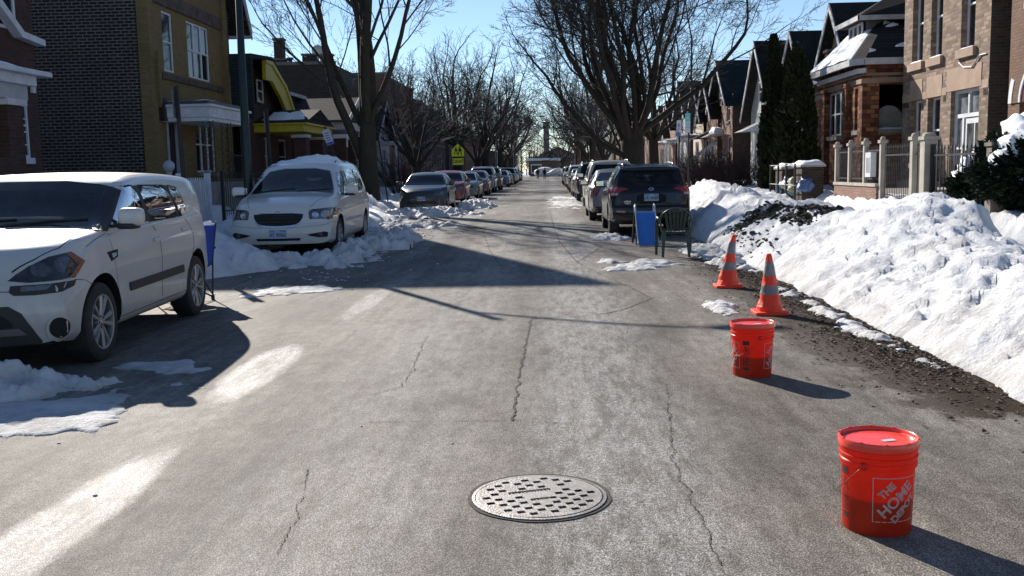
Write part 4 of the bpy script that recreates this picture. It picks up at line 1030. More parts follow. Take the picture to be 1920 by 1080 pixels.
def auto(S, kind='suv', fog=True, rails=None, **kw):
    """fills in lamps, grille and glass for the simpler cars further off"""
    L, W = S['L'], S['W']; h = W/2; yc, zc, yr, zr = S['wind']; ybr, zbr, ybl, zbl = S['back']; f0 = L/2; b = S['belt0']
    P = [
     ('windscreen', 'wind', [(-h*.82, zc+.02), (h*.82, zc+.02), (h*.64, zr-.04), (-h*.64, zr-.04)], M_CARGLASS, dict(off=.006)),
     ('rear_window', 'back', [(-h*.76, zbl+.03), (h*.76, zbl+.03), (h*.60, zbr-.03), (-h*.60, zbr-.03)], M_CARGLASS, dict(off=.006)),
     ('side_window', 'side', [(yc-.22, b+.05), (yr-.05, zr-.09), (-.02, zr-.07), (-.02, b+.04)], M_SIDEGLASS, dict(off=.006)),
     ('side_window', 'side', [(-.10, zr-.07), (S['w2'][0], zr-.09), (S['w2'][1], b+.06), (-.10, b+.04)], M_CARGLASS, dict(off=.006))]
    if 'w3' in S: P.append(('side_window', 'side', [(S['w2'][0]-.08, zr-.09), (S['w3'][0], zr-.13), (S['w3'][1], b+.08), (S['w2'][1]-.08, b+.06)], M_CARGLASS, dict(off=.006)))
    hz = S['hz']; gz = S['gz']
    P += [('headlight', 'corner', [(h*.52, f0-.03, hz), (h*.55, f0-.05, hz+.09), (h*.80, f0-.22, hz+.12), (h*.96, f0-.48, hz+.13), (h*.96, f0-.42, hz+.04), (h*.75, f0-.15, hz-.03)], M_LENS, dict(off=.006)),
          ('tail_lamp', 'rcorner', S.get('tail', [(h*.70, -f0+.03, b-.02), (h*.96, -f0+.28, b), (h*.97, -f0+.28, b-.28), (h*.80, -f0+.04, b-.22)]), M_TAIL, dict(off=.006))]
    if gz: P += [('grille', 'front', [(-h*.46, gz[1]), (h*.46, gz[1]), (h*.40, gz[0]), (-h*.40, gz[0])], M_HOLE, dict(off=.006)),
                 ('grille_bar', 'front', [(-h*.47, (gz[0]+gz[1])/2+.015), (h*.47, (gz[0]+gz[1])/2+.015), (h*.47, (gz[0]+gz[1])/2-.01), (-h*.47, (gz[0]+gz[1])/2-.01)], M_CHROME, dict(off=.012, par='grille'))]
    P += [('lower_intake', 'front', [(-h*.55, .42), (h*.55, .42), (h*.60, .30), (-h*.60, .30)], M_BLACKPLAST, dict(off=.006)),
          ('bumper_cladding', 'rear', [(-h*.80, .42), (h*.80, .42), (h*.80, .34), (-h*.80, .34)], M_BLACKPLAST, dict(off=.008))]
    S['parts'] = P; S['res'] = .09; S['lines'] = [('side', [(-.06, b), (-.08, .32)], .012), ('side', [(yc-.25, b), (yc-.3, .32)], .01)]
    S['handles'] = [(.05, b-.12), (-.85, b-.11)]; S['mirror'] = (yc-.35, b+.09, .95); S['plate'] = [(S.get('pz', .5), False, 'BK 41730'), (S.get('rpz', .78), True, 'DE 20456')]
    S['detail'] = False; S.update(kw); return S
SEDAN = auto(dict(L=4.75, W=1.84, wb=2.83, fa=1.42, r=.33, rr=.225, style='seven', tumble=.42, shoulder=.94, roofr=.07, cf=.42, cr=.22, crown=.03,
    top=[(-2.37, .72), (-2.33, .98), (-2.25, 1.06), (-1.9, 1.09), (-1.75, 1.12), (-1.0, 1.38), (-.6, 1.43), (0, 1.44), (.35, 1.40), (1.25, .98), (1.35, .95), (1.9, .87), (2.2, .76), (2.33, .64), (2.37, .5)],
    belt=[(-2.37, .66), (-2.25, .94), (-1.6, .97), (0, .94), (1.2, .88), (1.9, .76), (2.37, .44)], bot=[(-2.37, .34), (-2.1, .24), (-1, .18), (1.3, .18), (2.37, .22)],
    hw=[(-2.37, .90), (-2.0, .97), (-1.4, 1), (1.2, 1), (1.8, .98), (2.37, .90)], wind=(1.25, .98, .35, 1.38), back=(-1.0, 1.38, -1.75, 1.12), belt0=.94, w2=(-.85, -1.15), w3=(-1.1, -1.4), hz=.62, gz=None))
HATCH = auto(dict(L=4.5, W=1.82, wb=2.7, fa=1.33, r=.33, rr=.21, style='five', tumble=.38, shoulder=.94, roofr=.07, cf=.40, cr=.2, crown=.03,
    top=[(-2.25, .75), (-2.2, 1.0), (-2.1, 1.1), (-1.75, 1.36), (-1.6, 1.42), (-.6, 1.50), (0, 1.50), (.35, 1.45), (1.2, 1.03), (1.3, 1.0), (1.85, .93), (2.1, .84), (2.2, .72), (2.25, .58)],
    belt=[(-2.25, .7), (-2.1, .98), (-1.5, 1.0), (0, .96), (1.2, .92), (1.8, .82), (2.25, .5)], bot=[(-2.25, .36), (-2, .26), (-1, .2), (1.3, .2), (2.25, .24)],
    hw=[(-2.25, .92), (-1.9, .97), (-1.4, 1), (1.2, 1), (1.8, .98), (2.25, .90)], wind=(1.2, 1.03, .35, 1.43), back=(-1.7, 1.38, -2.1, 1.1), belt0=.97, w2=(-.95, -1.15), w3=(-1.35, -1.6), hz=.68, gz=(.60, .74)))
SUV = auto(dict(L=4.75, W=1.88, wb=2.8, fa=1.45, r=.37, rr=.225, style='six', tumble=.26, shoulder=.95, roofr=.08, cf=.28, cr=.12, crown=.03,
    top=[(-2.37, .85), (-2.35, 1.1), (-2.28, 1.25), (-2.15, 1.60), (-2.08, 1.68), (-1.9, 1.72), (-.6, 1.75), (0, 1.74), (.35, 1.68), (1.0, 1.18), (1.1, 1.14), (1.8, 1.08), (2.15, 1.0), (2.3, .9), (2.37, .7)],
    belt=[(-2.37, .8), (-2.3, 1.05), (-1.5, 1.12), (0, 1.1), (1.0, 1.05), (1.8, .98), (2.37, .62)], bot=[(-2.37, .42), (-2, .34), (-1, .30), (1.4, .30), (2.37, .30)],
    hw=[(-2.37, .94), (-2.0, .98), (-1.4, 1), (1.2, 1), (1.8, .98), (2.37, .93)], wind=(1.0, 1.18, .35, 1.66), back=(-2.12, 1.64, -2.28, 1.22), belt0=1.11, w2=(-1.05, -1.10), w3=(-1.95, -2.05), hz=.80, gz=(.70, .92),
    tail=[(.72, -2.34, 1.20), (.92, -2.2, 1.22), (.93, -2.2, .86), (.78, -2.33, .86)], rpz=.70))
SUV['rails'] = (-1.8, .1, .62, 1.7, M_ALLOY)
P_WHITE = paint('paint_white_dusty', (.54, .54, .54), .3, 0, .55)
P_WHITE2 = paint('paint_white', (.61, .60, .585), .3, 0, .4)
P_BLACK = paint('paint_black', (.005, .006, .010), .18, 0, .03, (.10, .10, .10), .0)
P_TEAL = paint('paint_dark_teal', (.014, .032, .046), .25, .2, .25, coat=.4)
P_RED = paint('paint_red', (.22, .012, .014), .25, .2, .35)
P_MAROON = paint('paint_maroon', (.11, .012, .022), .25, .3, .35)
P_SILVER = paint('paint_silver', (.26, .27, .28), .3, .6, .45)
P_GOLD = paint('paint_pale_gold', (.50, .46, .40), .3, .3, .5)
P_GREY = paint('paint_grey', (.10, .105, .11), .3, .4, .4)
P_BLUE = paint('paint_blue', (.03, .08, .17), .25, .4, .3)
P_DARK = paint('paint_charcoal', (.014, .016, .020), .25, .1, .15, coat=.3)
# ---- placing them
car('soul', SOUL, 'dusty white boxy hatchback with black side moulding parked nearest on the left', 'car', P_WHITE, -4.57, 8.97, PI+.055)
vn = car('van', VAN, 'white minivan with a wide chrome edged grille and snow on its roof', 'minivan', P_WHITE2, -4.93, 19.95, PI+.03)
car('kicks', KICKS, 'black crossover seen from behind, with red tail lamps, parked behind the blue slide', 'car', P_BLACK, 2.17, 23.40, 0)
LG = 'cars parked along the left kerb'; RG = 'cars parked along the right kerb'
P_GREEN = paint('paint_dark_green', (.02, .05, .04), .3, .2, .3)
for kind, S, lab, pmt, x, y in [
    ('sedan', SEDAN, 'dark teal sedan with a smooth closed nose, tree shadows on its bonnet', P_TEAL, -4.72, 38.5),
    ('hatch', HATCH, 'bright red hatchback right behind the dark teal sedan', P_RED, -4.70, 46.0),
    ('sedan', SEDAN, 'silver sedan squeezed between the red hatchback and the maroon car', P_SILVER, -4.60, 53.2),
    ('hatch', HATCH, 'maroon hatchback in front of the tall pale silver off-roader', P_MAROON, -4.62, 61.5),
    ('suv', SUV, 'tall pale silver off-roader behind the maroon hatchback', P_SILVER, -4.65, 69.0),
    ('suv', SUV, 'black off-roader directly behind the pale silver one', P_BLACK, -4.6, 76.5),
    ('hatch', HATCH, 'blue crossover with a pale roof, on the left beyond the black off-roader', P_BLUE, -4.55, 91.0),
    ('sedan', SEDAN, 'silver sedan directly behind the blue crossover', P_SILVER, -4.6, 98.5),
    ('suv', SUV, 'dark grey off-roader behind the silver sedan, left kerb', P_DARK, -4.5, 106.0),
    ('sedan', SEDAN, 'small pale sedan far off on the left, in front of the white topped off-roader', P_WHITE2, -4.6, 117.0),
    ('suv', SUV, 'off-roader with a white roof far off at the left kerb', P_WHITE2, -4.8, 125.5),
    ('suv', SUV, 'grey off-roader far off on the left before the two walkers', P_GREY, -4.8, 134.0),
    ('hatch', HATCH, 'dark green hatchback, last car of the left row beside the walkers', P_GREEN, -4.8, 143.0)]:
    car(kind, S, lab, 'car', pmt, x, y, PI+random.uniform(-.012, .012), LG)
for kind, S, lab, pmt, x, y in [
    ('sedan', SEDAN, 'silver sedan half hidden in front of the black crossover on the right', P_SILVER, 2.02, 29.9),
    ('suv', SUV, 'pale gold off-roader with a dark rear window, right kerb', P_GOLD, 2.22, 37.8),
    ('suv', SUV, 'charcoal off-roader ahead of the pale gold one, right kerb', P_DARK, 2.12, 46.5),
    ('sedan', SEDAN, 'grey sedan ahead of the charcoal off-roader', P_GREY, 2.1, 54.5),
    ('hatch', HATCH, 'dark hatchback with a white flank, right kerb mid distance', P_DARK, 2.15, 65.5),
    ('suv', SUV, 'white off-roader beyond the dark hatchback, right kerb', P_WHITE2, 2.2, 73.5),
    ('sedan', SEDAN, 'dark blue sedan far off at the right kerb', P_BLUE, 2.2, 84.0),
    ('suv', SUV, 'silver off-roader far off at the right kerb', P_SILVER, 2.2, 94.0),
    ('suv', SUV, 'black off-roader, last car of the right row', P_BLACK, 2.2, 104.0)]:
    car(kind, S, lab, 'car', pmt, x, y, random.uniform(-.012, .012), RG)
# a light car stands behind the near one, only a sliver of its roof shows
# snow on the minivan roof
bv = VAN['bvh']; mb = MB(); vs = []; fs = []; NX, NY = 44, 60
for j in range(NY+1):
    for i in range(NX+1):
        x = -.70+1.40*i/NX; y = -1.9+2.1*j/NY
        e = min((.70-abs(x))/.12, (y+1.9)/.2, (.2-y)/.45, 1)
        h_, *_ = bv.ray_cast(V((x, y, 4)), V((0, 0, -1)))
        th = max(0, e)*(.005+.03*fb(x, y, 2.0, 5, 3)+.05*(chunk(x, y, 3.8, 4)-.3)+.03*fb(x, y, 9, 4, 2)+.10*math.exp(-((x+.35)/.40)**2-((y+.35)/.42)**2)+.08*math.exp(-((x-.1)/.35)**2-((y+.1)/.35)**2))
        vs.append((x, y, h_.z-.03+max(0, th)+.028*(1 if e > 0 else 0)))
w = NX+1
for j in range(NY):
    for i in range(NX): fs.append((j*w+i, j*w+i+1, (j+1)*w+i+1, (j+1)*w+i))
mb.add(vs, fs); o = mb.build('roof_snow', M_SNOWCLEAN, smooth=True)
o.location = vn.location; o.rotation_euler = vn.rotation_euler
tag(o, 'lumpy snow load lying on the roof of the white minivan', 'snow')
# ================================================================ SMALL THINGS ON THE STREET
def plastic_trans(name, base, tr=.45, rough=.35):
    m, n, p = newmat(name); vec = n.coords()
    col = n.ramp(n.noise(vec, 6, 6, .65), [(.3, tuple(c*.82 for c in base)), (.7, tuple(min(1, c*1.12) for c in base))])
    sc_ = n.ramp(n.noise(n.coords((1, 1, .25)), 30, 6, .75), [(.66, 0), (.74, .35)])
    col = n.mix(sc_, col, tuple(min(1, c*.6+.25) for c in base))
    n.link(col, p.inputs['Base Color']); setb(p, Roughness=rough)
    t = n.node('ShaderNodeBsdfTranslucent'); n.link(col, t.inputs['Color'])
    mx = n.node('ShaderNodeMixShader'); mx.inputs[0].default_value = tr
    n.link(p.outputs[0], mx.inputs[1]); n.link(t.outputs[0], mx.inputs[2]); n.link(mx.outputs[0], n.n['Material Output'].inputs['Surface'])
    return m
M_BUCKET = plastic_trans('orange_bucket_plastic', (.95, .065, .022), .58)
M_LID = pm('orange_lid_plastic', (.90, .055, .028), .3, .12, 9, coat=.2, dirt=(.15, (.3, .12, .1), 9))
M_PRINTW = pm('bucket_white_print', (.50, .33, .31), .5, .2, 30)
M_PRINTK = pm('bucket_black_print', (.05, .008, .006), .5, .3, 40)
def bucket(px, py, logo0, label):
    P = G(px, py); c = V((-P.x, -P.y, 0)).normalized(); Rv = V((-c.y, c.x, 0))
    if True: root = thing('plastic_bucket', label, 'bucket', P, 0, 'orange buckets with lids standing on the road')
    def cyl(phi, z, off=.0): 
        r = .131+(.1475-.131)*z/.36+off
        return P+(c*math.cos(phi)+Rv*math.sin(phi))*r+V((0, 0, z))
    mb = MB(); M = Matrix.Translation(P)
    mb.lathe([(.126, .004), (.130, .0), (.133, .01), (.1415, .268), (.148, .270), (.150, .276), (.150, .292), (.1465, .296), (.1465, .306), (.152, .308), (.152, .316), (.1465, .319), (.1465, .33), (.151, .332), (.151, .34), (.148, .342), (.148, .362)], 64, M)
    mb.lathe([(1e-4, .006), (.126, .004)], 48, M)
    body = mb.build('bucket_wall', M_BUCKET, root, smooth=True); body.data.set_sharp_from_angle(angle=.6)
    mb = MB(); mb.lathe([(1e-4, .008), (.128, .008), (.1335, .145), (1e-4, .148)], 40, M); mb.build('contents', pm('bucket_contents', (.30, .08, .05), .95, .4, 30), root, smooth=False)
    mb = MB(); mb.lathe([(.150, .345), (.1555, .346), (.1565, .352), (.1565, .374), (.154, .379), (.149, .380), (.146, .377), (.144, .367), (.140, .364), (1e-4, .3655)], 64, M)
    for k in range(10):
        a = 2*PI*k/10+.2; q = P+V((math.cos(a)*.1525, math.sin(a)*.1525, 0)); mb.box(-.003, .003, -.005, .005, .346, .383, M=Matrix.Translation(q) @ Matrix.Rotation(a, 4, 'Z'))
    lid = mb.build('lid', M_LID, root, angle=35)
    mb = MB(); q = P+V((.03, -.03, 0)); mb.box(-.028, .028, -.013, .013, .3665, .3675, M=Matrix.Translation(q) @ Matrix.Rotation(.3, 4, 'Z')); mb.build('lid_sticker', M_WHITE, lid)
    # wire bail hanging down on the viewer's left
    mb = MB(); pts = []
    for i in range(17):
        t = PI*i/16; drop = .15*math.sin(t); ph = logo0-2.75+2.5*i/16
        pts.append(cyl(ph, .285-drop*.9, .012+.006*math.sin(t)))
    mb.tube(pts, .0016, 6); mb.build('bail_handle', pm('wire_steel', (.20, .10, .08), .45, .3, 20, metal=.7), root, smooth=True)
    for k in (0, 16):
        mb = MB(); e = pts[k]; superell(mb, e-(e-P-V((0, 0, e.z))).normalized()*.012, (.014, .014, .016), .6, 6); mb.build('handle_ear', M_BUCKET, root, smooth=True)
    def cquad(mb, a0, a1, z0, z1, off=.0012, n=8):
        for i in range(n):
            p, q = a0+(a1-a0)*i/n, a0+(a1-a0)*(i+1)/n
            mb.quad(cyl(p, z0, off), cyl(q, z0, off), cyl(q, z1, off), cyl(p, z1, off))
    for a0 in (logo0, logo0-2.65):
        w = 1.36; mb = MB(); z0, z1 = .062, .245; t = .0035/.14
        cquad(mb, a0, a0+w, z0, z0+.0035); cquad(mb, a0, a0+w, z1-.0035, z1); cquad(mb, a0, a0+t, z0, z1, n=1); cquad(mb, a0+w-t, a0+w, z0, z1, n=1)
        mb.build('logo_frame', M_PRINTW, body)
        for s, size, u, v, sx in (('THE', .040, -.040, .038, 1.0), ('HOME', .062, .0, .0, 1.02), ('DEPOT', .040, .036, -.038, 1.12)):
            o = text(s, size, M_PRINTW, body, Matrix.Translation((u, v, 0)) @ Matrix.Rotation(PI/4, 4, 'Z'), 'logo_lettering', 0, .0018, sx)
            bm = bmesh.new(); bm.from_mesh(o.data); bmesh.ops.subdivide_edges(bm, edges=[e for e in bm.edges if e.calc_length() > .012], cuts=2); bm.to_mesh(o.data); bm.free()
            for vtx in o.data.vertices:
                q = cyl(a0+w/2+vtx.co.x/.14, (z0+z1)/2+vtx.co.y, .0016)-P; vtx.co = q
            if a0 == logo0:  # stencil cut through the letters
                pass
    la = logo0-.93; mb = MB(); random.seed(3)
    cquad(mb, la-.17, la+.17, .232, .262, n=4)
    cquad(mb, la-.15, la+.15, .052, .075, n=4)
    for k in range(11):
        z = .085+k*.0075
        for j in range(4):
            a = la-.15+j*.08; cquad(mb, a, a+random.uniform(.035, .07), z, z+.004, n=1)
    # little tipping-child warning pictogram
    for k in range(26):
        a = random.gauss(0, .07); z = .195+random.gauss(0, .012); cquad(mb, la+a, la+a+.035, z, z+.007, n=1)
    for k in range(20):
        t = 2*PI*k/20; cquad(mb, la+.13*math.cos(t), la+.13*math.cos(t)+.03, .195+.024*math.sin(t), .195+.024*math.sin(t)+.004, n=1)
    mb.build('warning_print', M_PRINTK, body)
    return root
bucket(1643, 986, -.12, 'nearest orange red bucket with a lid, white diagonal store lettering turned to the viewer')
bucket(1410, 702, .62, 'second orange red bucket with a lid, black warning print facing the viewer')
M_CONE = pm('cone_orange', (.93, .048, .012), .55, .15, 6, .5, 14, dirt=(.18, (.3, .06, .04), 6))
M_BAND = pm('grey_reflective_band', (.20, .185, .19), .5, .25, 12, .3, 20)
def cone(px, py, H, lean, label, seed):
    P = G(px, py); root = thing('traffic_cone', label, 'traffic cone', P, 0, 'orange traffic cones with two grey bands')
    def rad(t): return .132-.020*t*5 if t < .1 else .115+(.024-.115)*((t-.1)/.9)**.93
    def sec(t0, t1, nm, mat, off, n=14, parent=None):
        mb = MB(); rings = []; K = 40
        for i in range(n+1):
            t = t0+(t1-t0)*i/n; r = rad(t)+off; z = .03+t*(H-.03)
            cx = lean[0]*t*t; cy = lean[1]*t*t
            for k in range(K):
                a = 2*PI*k/K
                wr = .010*noise.noise(V((math.cos(a)*2, math.sin(a)*2, t*9+seed)))*(1-t*.6)+.006*math.sin(t*34+a+seed)*(1-t)*.6
                mb.v.append((P.x+cx+(r+wr)*math.cos(a), P.y+cy+(r+wr)*math.sin(a), P.z+z))
        for i in range(n):
            for k in range(K): mb.f.append([i*K+k, i*K+(k+1) % K, (i+1)*K+(k+1) % K, (i+1)*K+k]); mb.m.append(0)
        if t1 == 1: mb.f.append([n*K+k for k in range(K)]); mb.m.append(0)
        return mb.build(nm, mat, parent or root, smooth=True)
    s = sec(0, 1, 'sleeve', M_CONE, 0, 60)
    sec(.62, .86, 'reflective_band', M_BAND, .002, 16, s); sec(.30, .455, 'reflective_band', M_BAND, .002, 12, s)
    mb = MB(); n = 6; pts = []
    for cx, cy, a0 in ((1, 1, 0), (-1, 1, 90), (-1, -1, 180), (1, -1, 270)):
        for k in range(n+1):
            a = math.radians(a0+90*k/n); pts.append((cx*.115+.05*math.cos(a), cy*.115+.05*math.sin(a)))
    mb.prism([(P.x+x, P.y+y) for x, y in pts], P.z, P.z+.034, 'Z'); mb.build('base', M_CONE, root, bevel=.008)
    root.rotation_euler.z = 0
cone(1443, 588, .60, (-.012, 0), 'nearer traffic cone with crumpled sleeve, just beyond the second bucket', 1.3)
cone(1365, 538, .64, (.075, .02), 'farther traffic cone whose tip leans to the right towards the snow bank', 5.1)
# ---- manhole cover
def manhole():
    P = G(1011, 933); R = .288
    root = thing('manhole_cover', 'round pale iron manhole cover with square pockets in the middle of the road', 'manhole cover', P)
    M_IRON = pm('worn_cast_iron', (.28, .26, .245), .45, .18, 22, .35, 90, metal=.35, dirt=(.55, (.10, .085, .075), 7))
    mb = MB(); mb.lathe([(R+.016, -.004), (R+.016, .009), (R+.002, .010), (R+.001, -.004)], 72); 
    mb.v = [(x+P.x, y+P.y, z) for x, y, z in mb.v]; mb.build('rim', M_IRON, root, smooth=False)
    d = MB(); d.lathe([(1e-4, -.02), (R-.002, -.02), (R-.002, .009), (R-.006, .0115), (1e-4, .0115)], 72)
    do = d.build('lid', M_IRON, root, local=True, weld=True); do.parent = None
    cut = MB(); random.seed(8); rot = Matrix.Rotation(.32, 4, 'Z')
    bars = [(-.125, .075, .052, .082), (-.055, .065, -.062, -.034)]
    for i in range(-6, 7):
        for j in range(-7, 8):
            if (i+j) % 2: continue
            x, y = i*.047, j*.037
            if math.hypot(x, y) > R-.035: continue
            if any(a-.026 < x < b+.026 and c-.022 < y < e+.022 for a, b, c, e in bars): continue
            if random.random() < .07: continue
            if math.hypot(x-.205, y-.10) < .05: continue
            s = .0155; cut.box(x-s*1.15, x+s*1.15, y-s, y+s, .0045, .03, M=rot)
    for a, b, c, e in bars: cut.box(a, b, c, e, .004, .03, M=rot)
    cut.prism([(.185+.028*math.cos(t), .13+.022*math.sin(t)) for t in [2*PI*k/16 for k in range(16)]], -.015, .03, 'Z')
    co_ = cut.build('cut', M_IRON, None, weld=True)
    md = do.modifiers.new('b', 'BOOLEAN'); md.object = co_; md.operation = 'DIFFERENCE'; md.solver = 'EXACT'
    dg = bpy.context.evaluated_depsgraph_get(); dg.update(); me = bpy.data.meshes.new_from_object(do.evaluated_get(dg))
    M_POCK = pm('manhole_pocket_shade', (.03, .026, .023), .9, .4, 40)  # dark tone painted into the pockets in place of their shadow
    while len(me.materials) > 1: me.materials.pop()
    me.materials.append(M_POCK)
    for f in me.polygons: f.material_index = 1 if f.center.z < .0085 and math.hypot(f.center.x, f.center.y) < R-.01 else 0
    bpy.data.objects.remove(do); bpy.data.objects.remove(co_)
    lid = bpy.data.objects.new('lid', me); COL.objects.link(lid); lid.parent = root; ORG[lid] = ORG[root]
    lt = MB()
    for a, b, c, e in bars:
        x = a+.012
        while x < b-.018:
            w_ = random.uniform(.006, .012)
            lt.box(x, x+w_*.4, c+.006, e-.006, .003, .0085, M=Matrix.Translation(P) @ rot); lt.box(x, x+w_, random.choice((c+.006, (c+e)/2, e-.010)), random.choice((c+.010, (c+e)/2+.003, e-.006)), .003, .0085, M=Matrix.Translation(P) @ rot); x += w_+.006
    lt.build('worn_cast_letters', M_IRON, lid)
    rg = MB(); vs = []
    K = 90
    for k in range(K):
        a = 2*PI*k/K; w_ = .018+.016*max(0, math.sin(a))+.010*noise.noise(V((math.cos(a)*4, math.sin(a)*4, 0)))
        for r in (R+.015, R+.017+w_): vs.append((P.x+r*math.cos(a), P.y+r*math.sin(a), .0042))
    rg.add(vs, [(2*k, 2*k+1, 2*((k+1) % K)+1, 2*((k+1) % K)) for k in range(K)]); rg.build('tar_joint', M_CRACK, root)
manhole()
# ---- green chair, back towards the viewer
def garden_chair():
    P = G(1265, 480); root = thing('garden_chair', 'dark green plastic garden chair with slatted round back standing beside the blue slide', 'chair', P, -.03)
    ORG[root] = V((0, 0, 0)); M = pm('green_plastic', (.010, .032, .020), .38, .25, 8, coat=.2)
    mb = MB()   # seat with raised rim
    for i in range(10):
        for j in range(8):
            x0, x1 = -.22+.44*i/10, -.22+.44*(i+1)/10; y0, y1 = -.18+.40*j/8, -.18+.40*(j+1)/8
            def z(x, y): return .415+.03*(abs(x)/.22)**3+.02*(y+.18)
            mb.quad((x0, y0, z(x0, y0)), (x1, y0, z(x1, y0)), (x1, y1, z(x1, y1)), (x0, y1, z(x0, y1)))
    o = mb.build('seat', M, root, local=True, smooth=True); o.modifiers.new('s', 'SOLIDIFY').thickness = .012
    def bp(x, z): return V((x, -.20-.10*(z-.42)/.4+.10*(abs(x)/.26)**2.5, z))
    mb = MB(); arch = []
    for k in range(25):
        t = PI*k/24; arch.append(bp(.255*math.cos(t)*(1 if t < 0 else 1), .60+.20*math.sin(t)))
    arch = [bp(.215, .44), bp(.235, .52)]+arch+[bp(-.235, .52), bp(-.215, .44)]
    mb.tube(arch, .016, 8); bk = mb.build('backrest', M, root, local=True, smooth=True)
    for i, x in enumerate((-.15, -.09, -.03, .03, .09, .15)):
        s = MB(); n = 10; top = .60+.185*math.sqrt(max(0, 1-(x*1.12/.255)**2))
        vs = []
        for k in range(n+1):
            z_ = .43+(top-.43)*k/n; xx = x*(.8+.35*k/n); p = bp(xx, z_)
            for dx, dy in ((-.02, 0), (.02, 0), (.02, .007), (-.02, .007)): vs.append((p.x+dx, p.y+dy, p.z))
        fs = [(4*k+a, 4*k+(a+1) % 4, 4*k+4+(a+1) % 4, 4*k+4+a) for k in range(n) for a in range(4)]
        s.add(vs, fs); s.build('back_slat', M, bk, local=True, smooth=False)
    s = MB(); s.tube([bp(-.215, .455), bp(0, .44), bp(.215, .455)], .016, 6); s.build('lower_rail', M, bk, local=True)
    for sx in (-1, 1):
        a = MB(); vs = []; path = [(sx*.25, -.12, .60), (sx*.275, 0, .635), (sx*.28, .12, .64), (sx*.275, .20, .62), (sx*.272, .235, .56)]
        a.tube(path, [.02, .024, .026, .026, .022], 8); a.build('armrest', M, root, local=True, smooth=True)
        for (x, y, tx, ty, ht) in ((.275, .235, .285, .26, .57), (.19, -.17, .215, -.235, .44)):
            l = MB(); w0 = .028
            for q, zz, wd in ((0, 0, .020), (1, ht, .034)):
                cx, cy = sx*(tx if q == 0 else x), (ty if q == 0 else y)
                l.v += [(cx-wd, cy-.016, zz), (cx+wd, cy-.016, zz), (cx+wd, cy+.016, zz), (cx-wd, cy+.016, zz)]
            l.f = [[0, 1, 5, 4], [1, 2, 6, 5], [2, 3, 7, 6], [3, 0, 4, 7], [0, 3, 2, 1], [4, 5, 6, 7]]; l.m = [0]*6
            l.build('leg', M, root, local=True, bevel=.004)
    a = MB(); a.tube([(-.19, -.17, .40), (.19, -.17, .40)], .014, 6); a.tube([(-.22, .20, .41), (.22, .20, .41)], .016, 6); a.build('seat_apron', M, root, local=True)
garden_chair()
# ---- small blue slide
def slide():
    P = G(1216, 461); root = thing('toddler_slide', 'small blue plastic slide with pale edges standing behind the black crossover', 'slide', P, .03)
    ORG[root] = V((0, 0, 0)); B = pm('slide_blue', (.04, .18, .56), .35, .12, 5, coat=.2, dirt=(.2, (.2, .25, .3), 6)); Wt = pm('slide_edge', (.42, .50, .55), .4, .15, 6); D = M_BLACKPLAST
    prof = [(-.06, .02), (.0, .022), (.07, .045), (.16, .14), (.40, .46), (.50, .585), (.56, .62), (.70, .625)]
    mb = MB(); vs = []
    for y, z in prof:
        for x, dz in ((-.19, .075), (-.175, .0), (.175, .0), (.19, .075)): vs.append((x, y, z+dz*(1 if z > .03 else .5)))
    fs = [(4*k+a, 4*k+a+1, 4*k+5+a, 4*k+4+a) for k in range(len(prof)-1) for a in range(3)]
    mb.add(vs, fs); o = mb.build('chute', B, root, local=True, smooth=True); o.modifiers.new('s', 'SOLIDIFY').thickness = .012; o.data.set_sharp_from_angle(angle=.7)
    for s in (-1, 1):
        e = MB(); e.tube([(s*.192, y, z+.075*(1 if z > .03 else .5)) for y, z in prof[:-1]]+[(s*.192, .60, .74)], [.013]*(len(prof)-1)+[.012], 6); e.build('edge_rail', Wt, o, local=True, smooth=True)
        h = MB(); h.tube([(s*.185, .46, .60), (s*.185, .50, .72), (s*.185, .58, .765), (s*.185, .68, .74), (s*.185, .72, .62)], .014, 7); h.build('grab_handle', Wt, root, local=True, smooth=True)
        l = MB(); l.tube([(s*.18, .66, .63), (s*.21, .82, .0)], [.022, .022], 6); l.build('leg', D, root, local=True)
        l = MB(); l.tube([(s*.17, .45, .50), (s*.19, .32, .0)], [.016, .016], 6); l.build('brace', D, root, local=True)
    for k in range(3):
        s = MB(); z = .16+.17*k; y = .82-.16*z/.63; s.box(-.19, .19, y-.03, y+.03, z-.015, z+.015); s.build('step', D, root, local=True, bevel=.005)
slide()
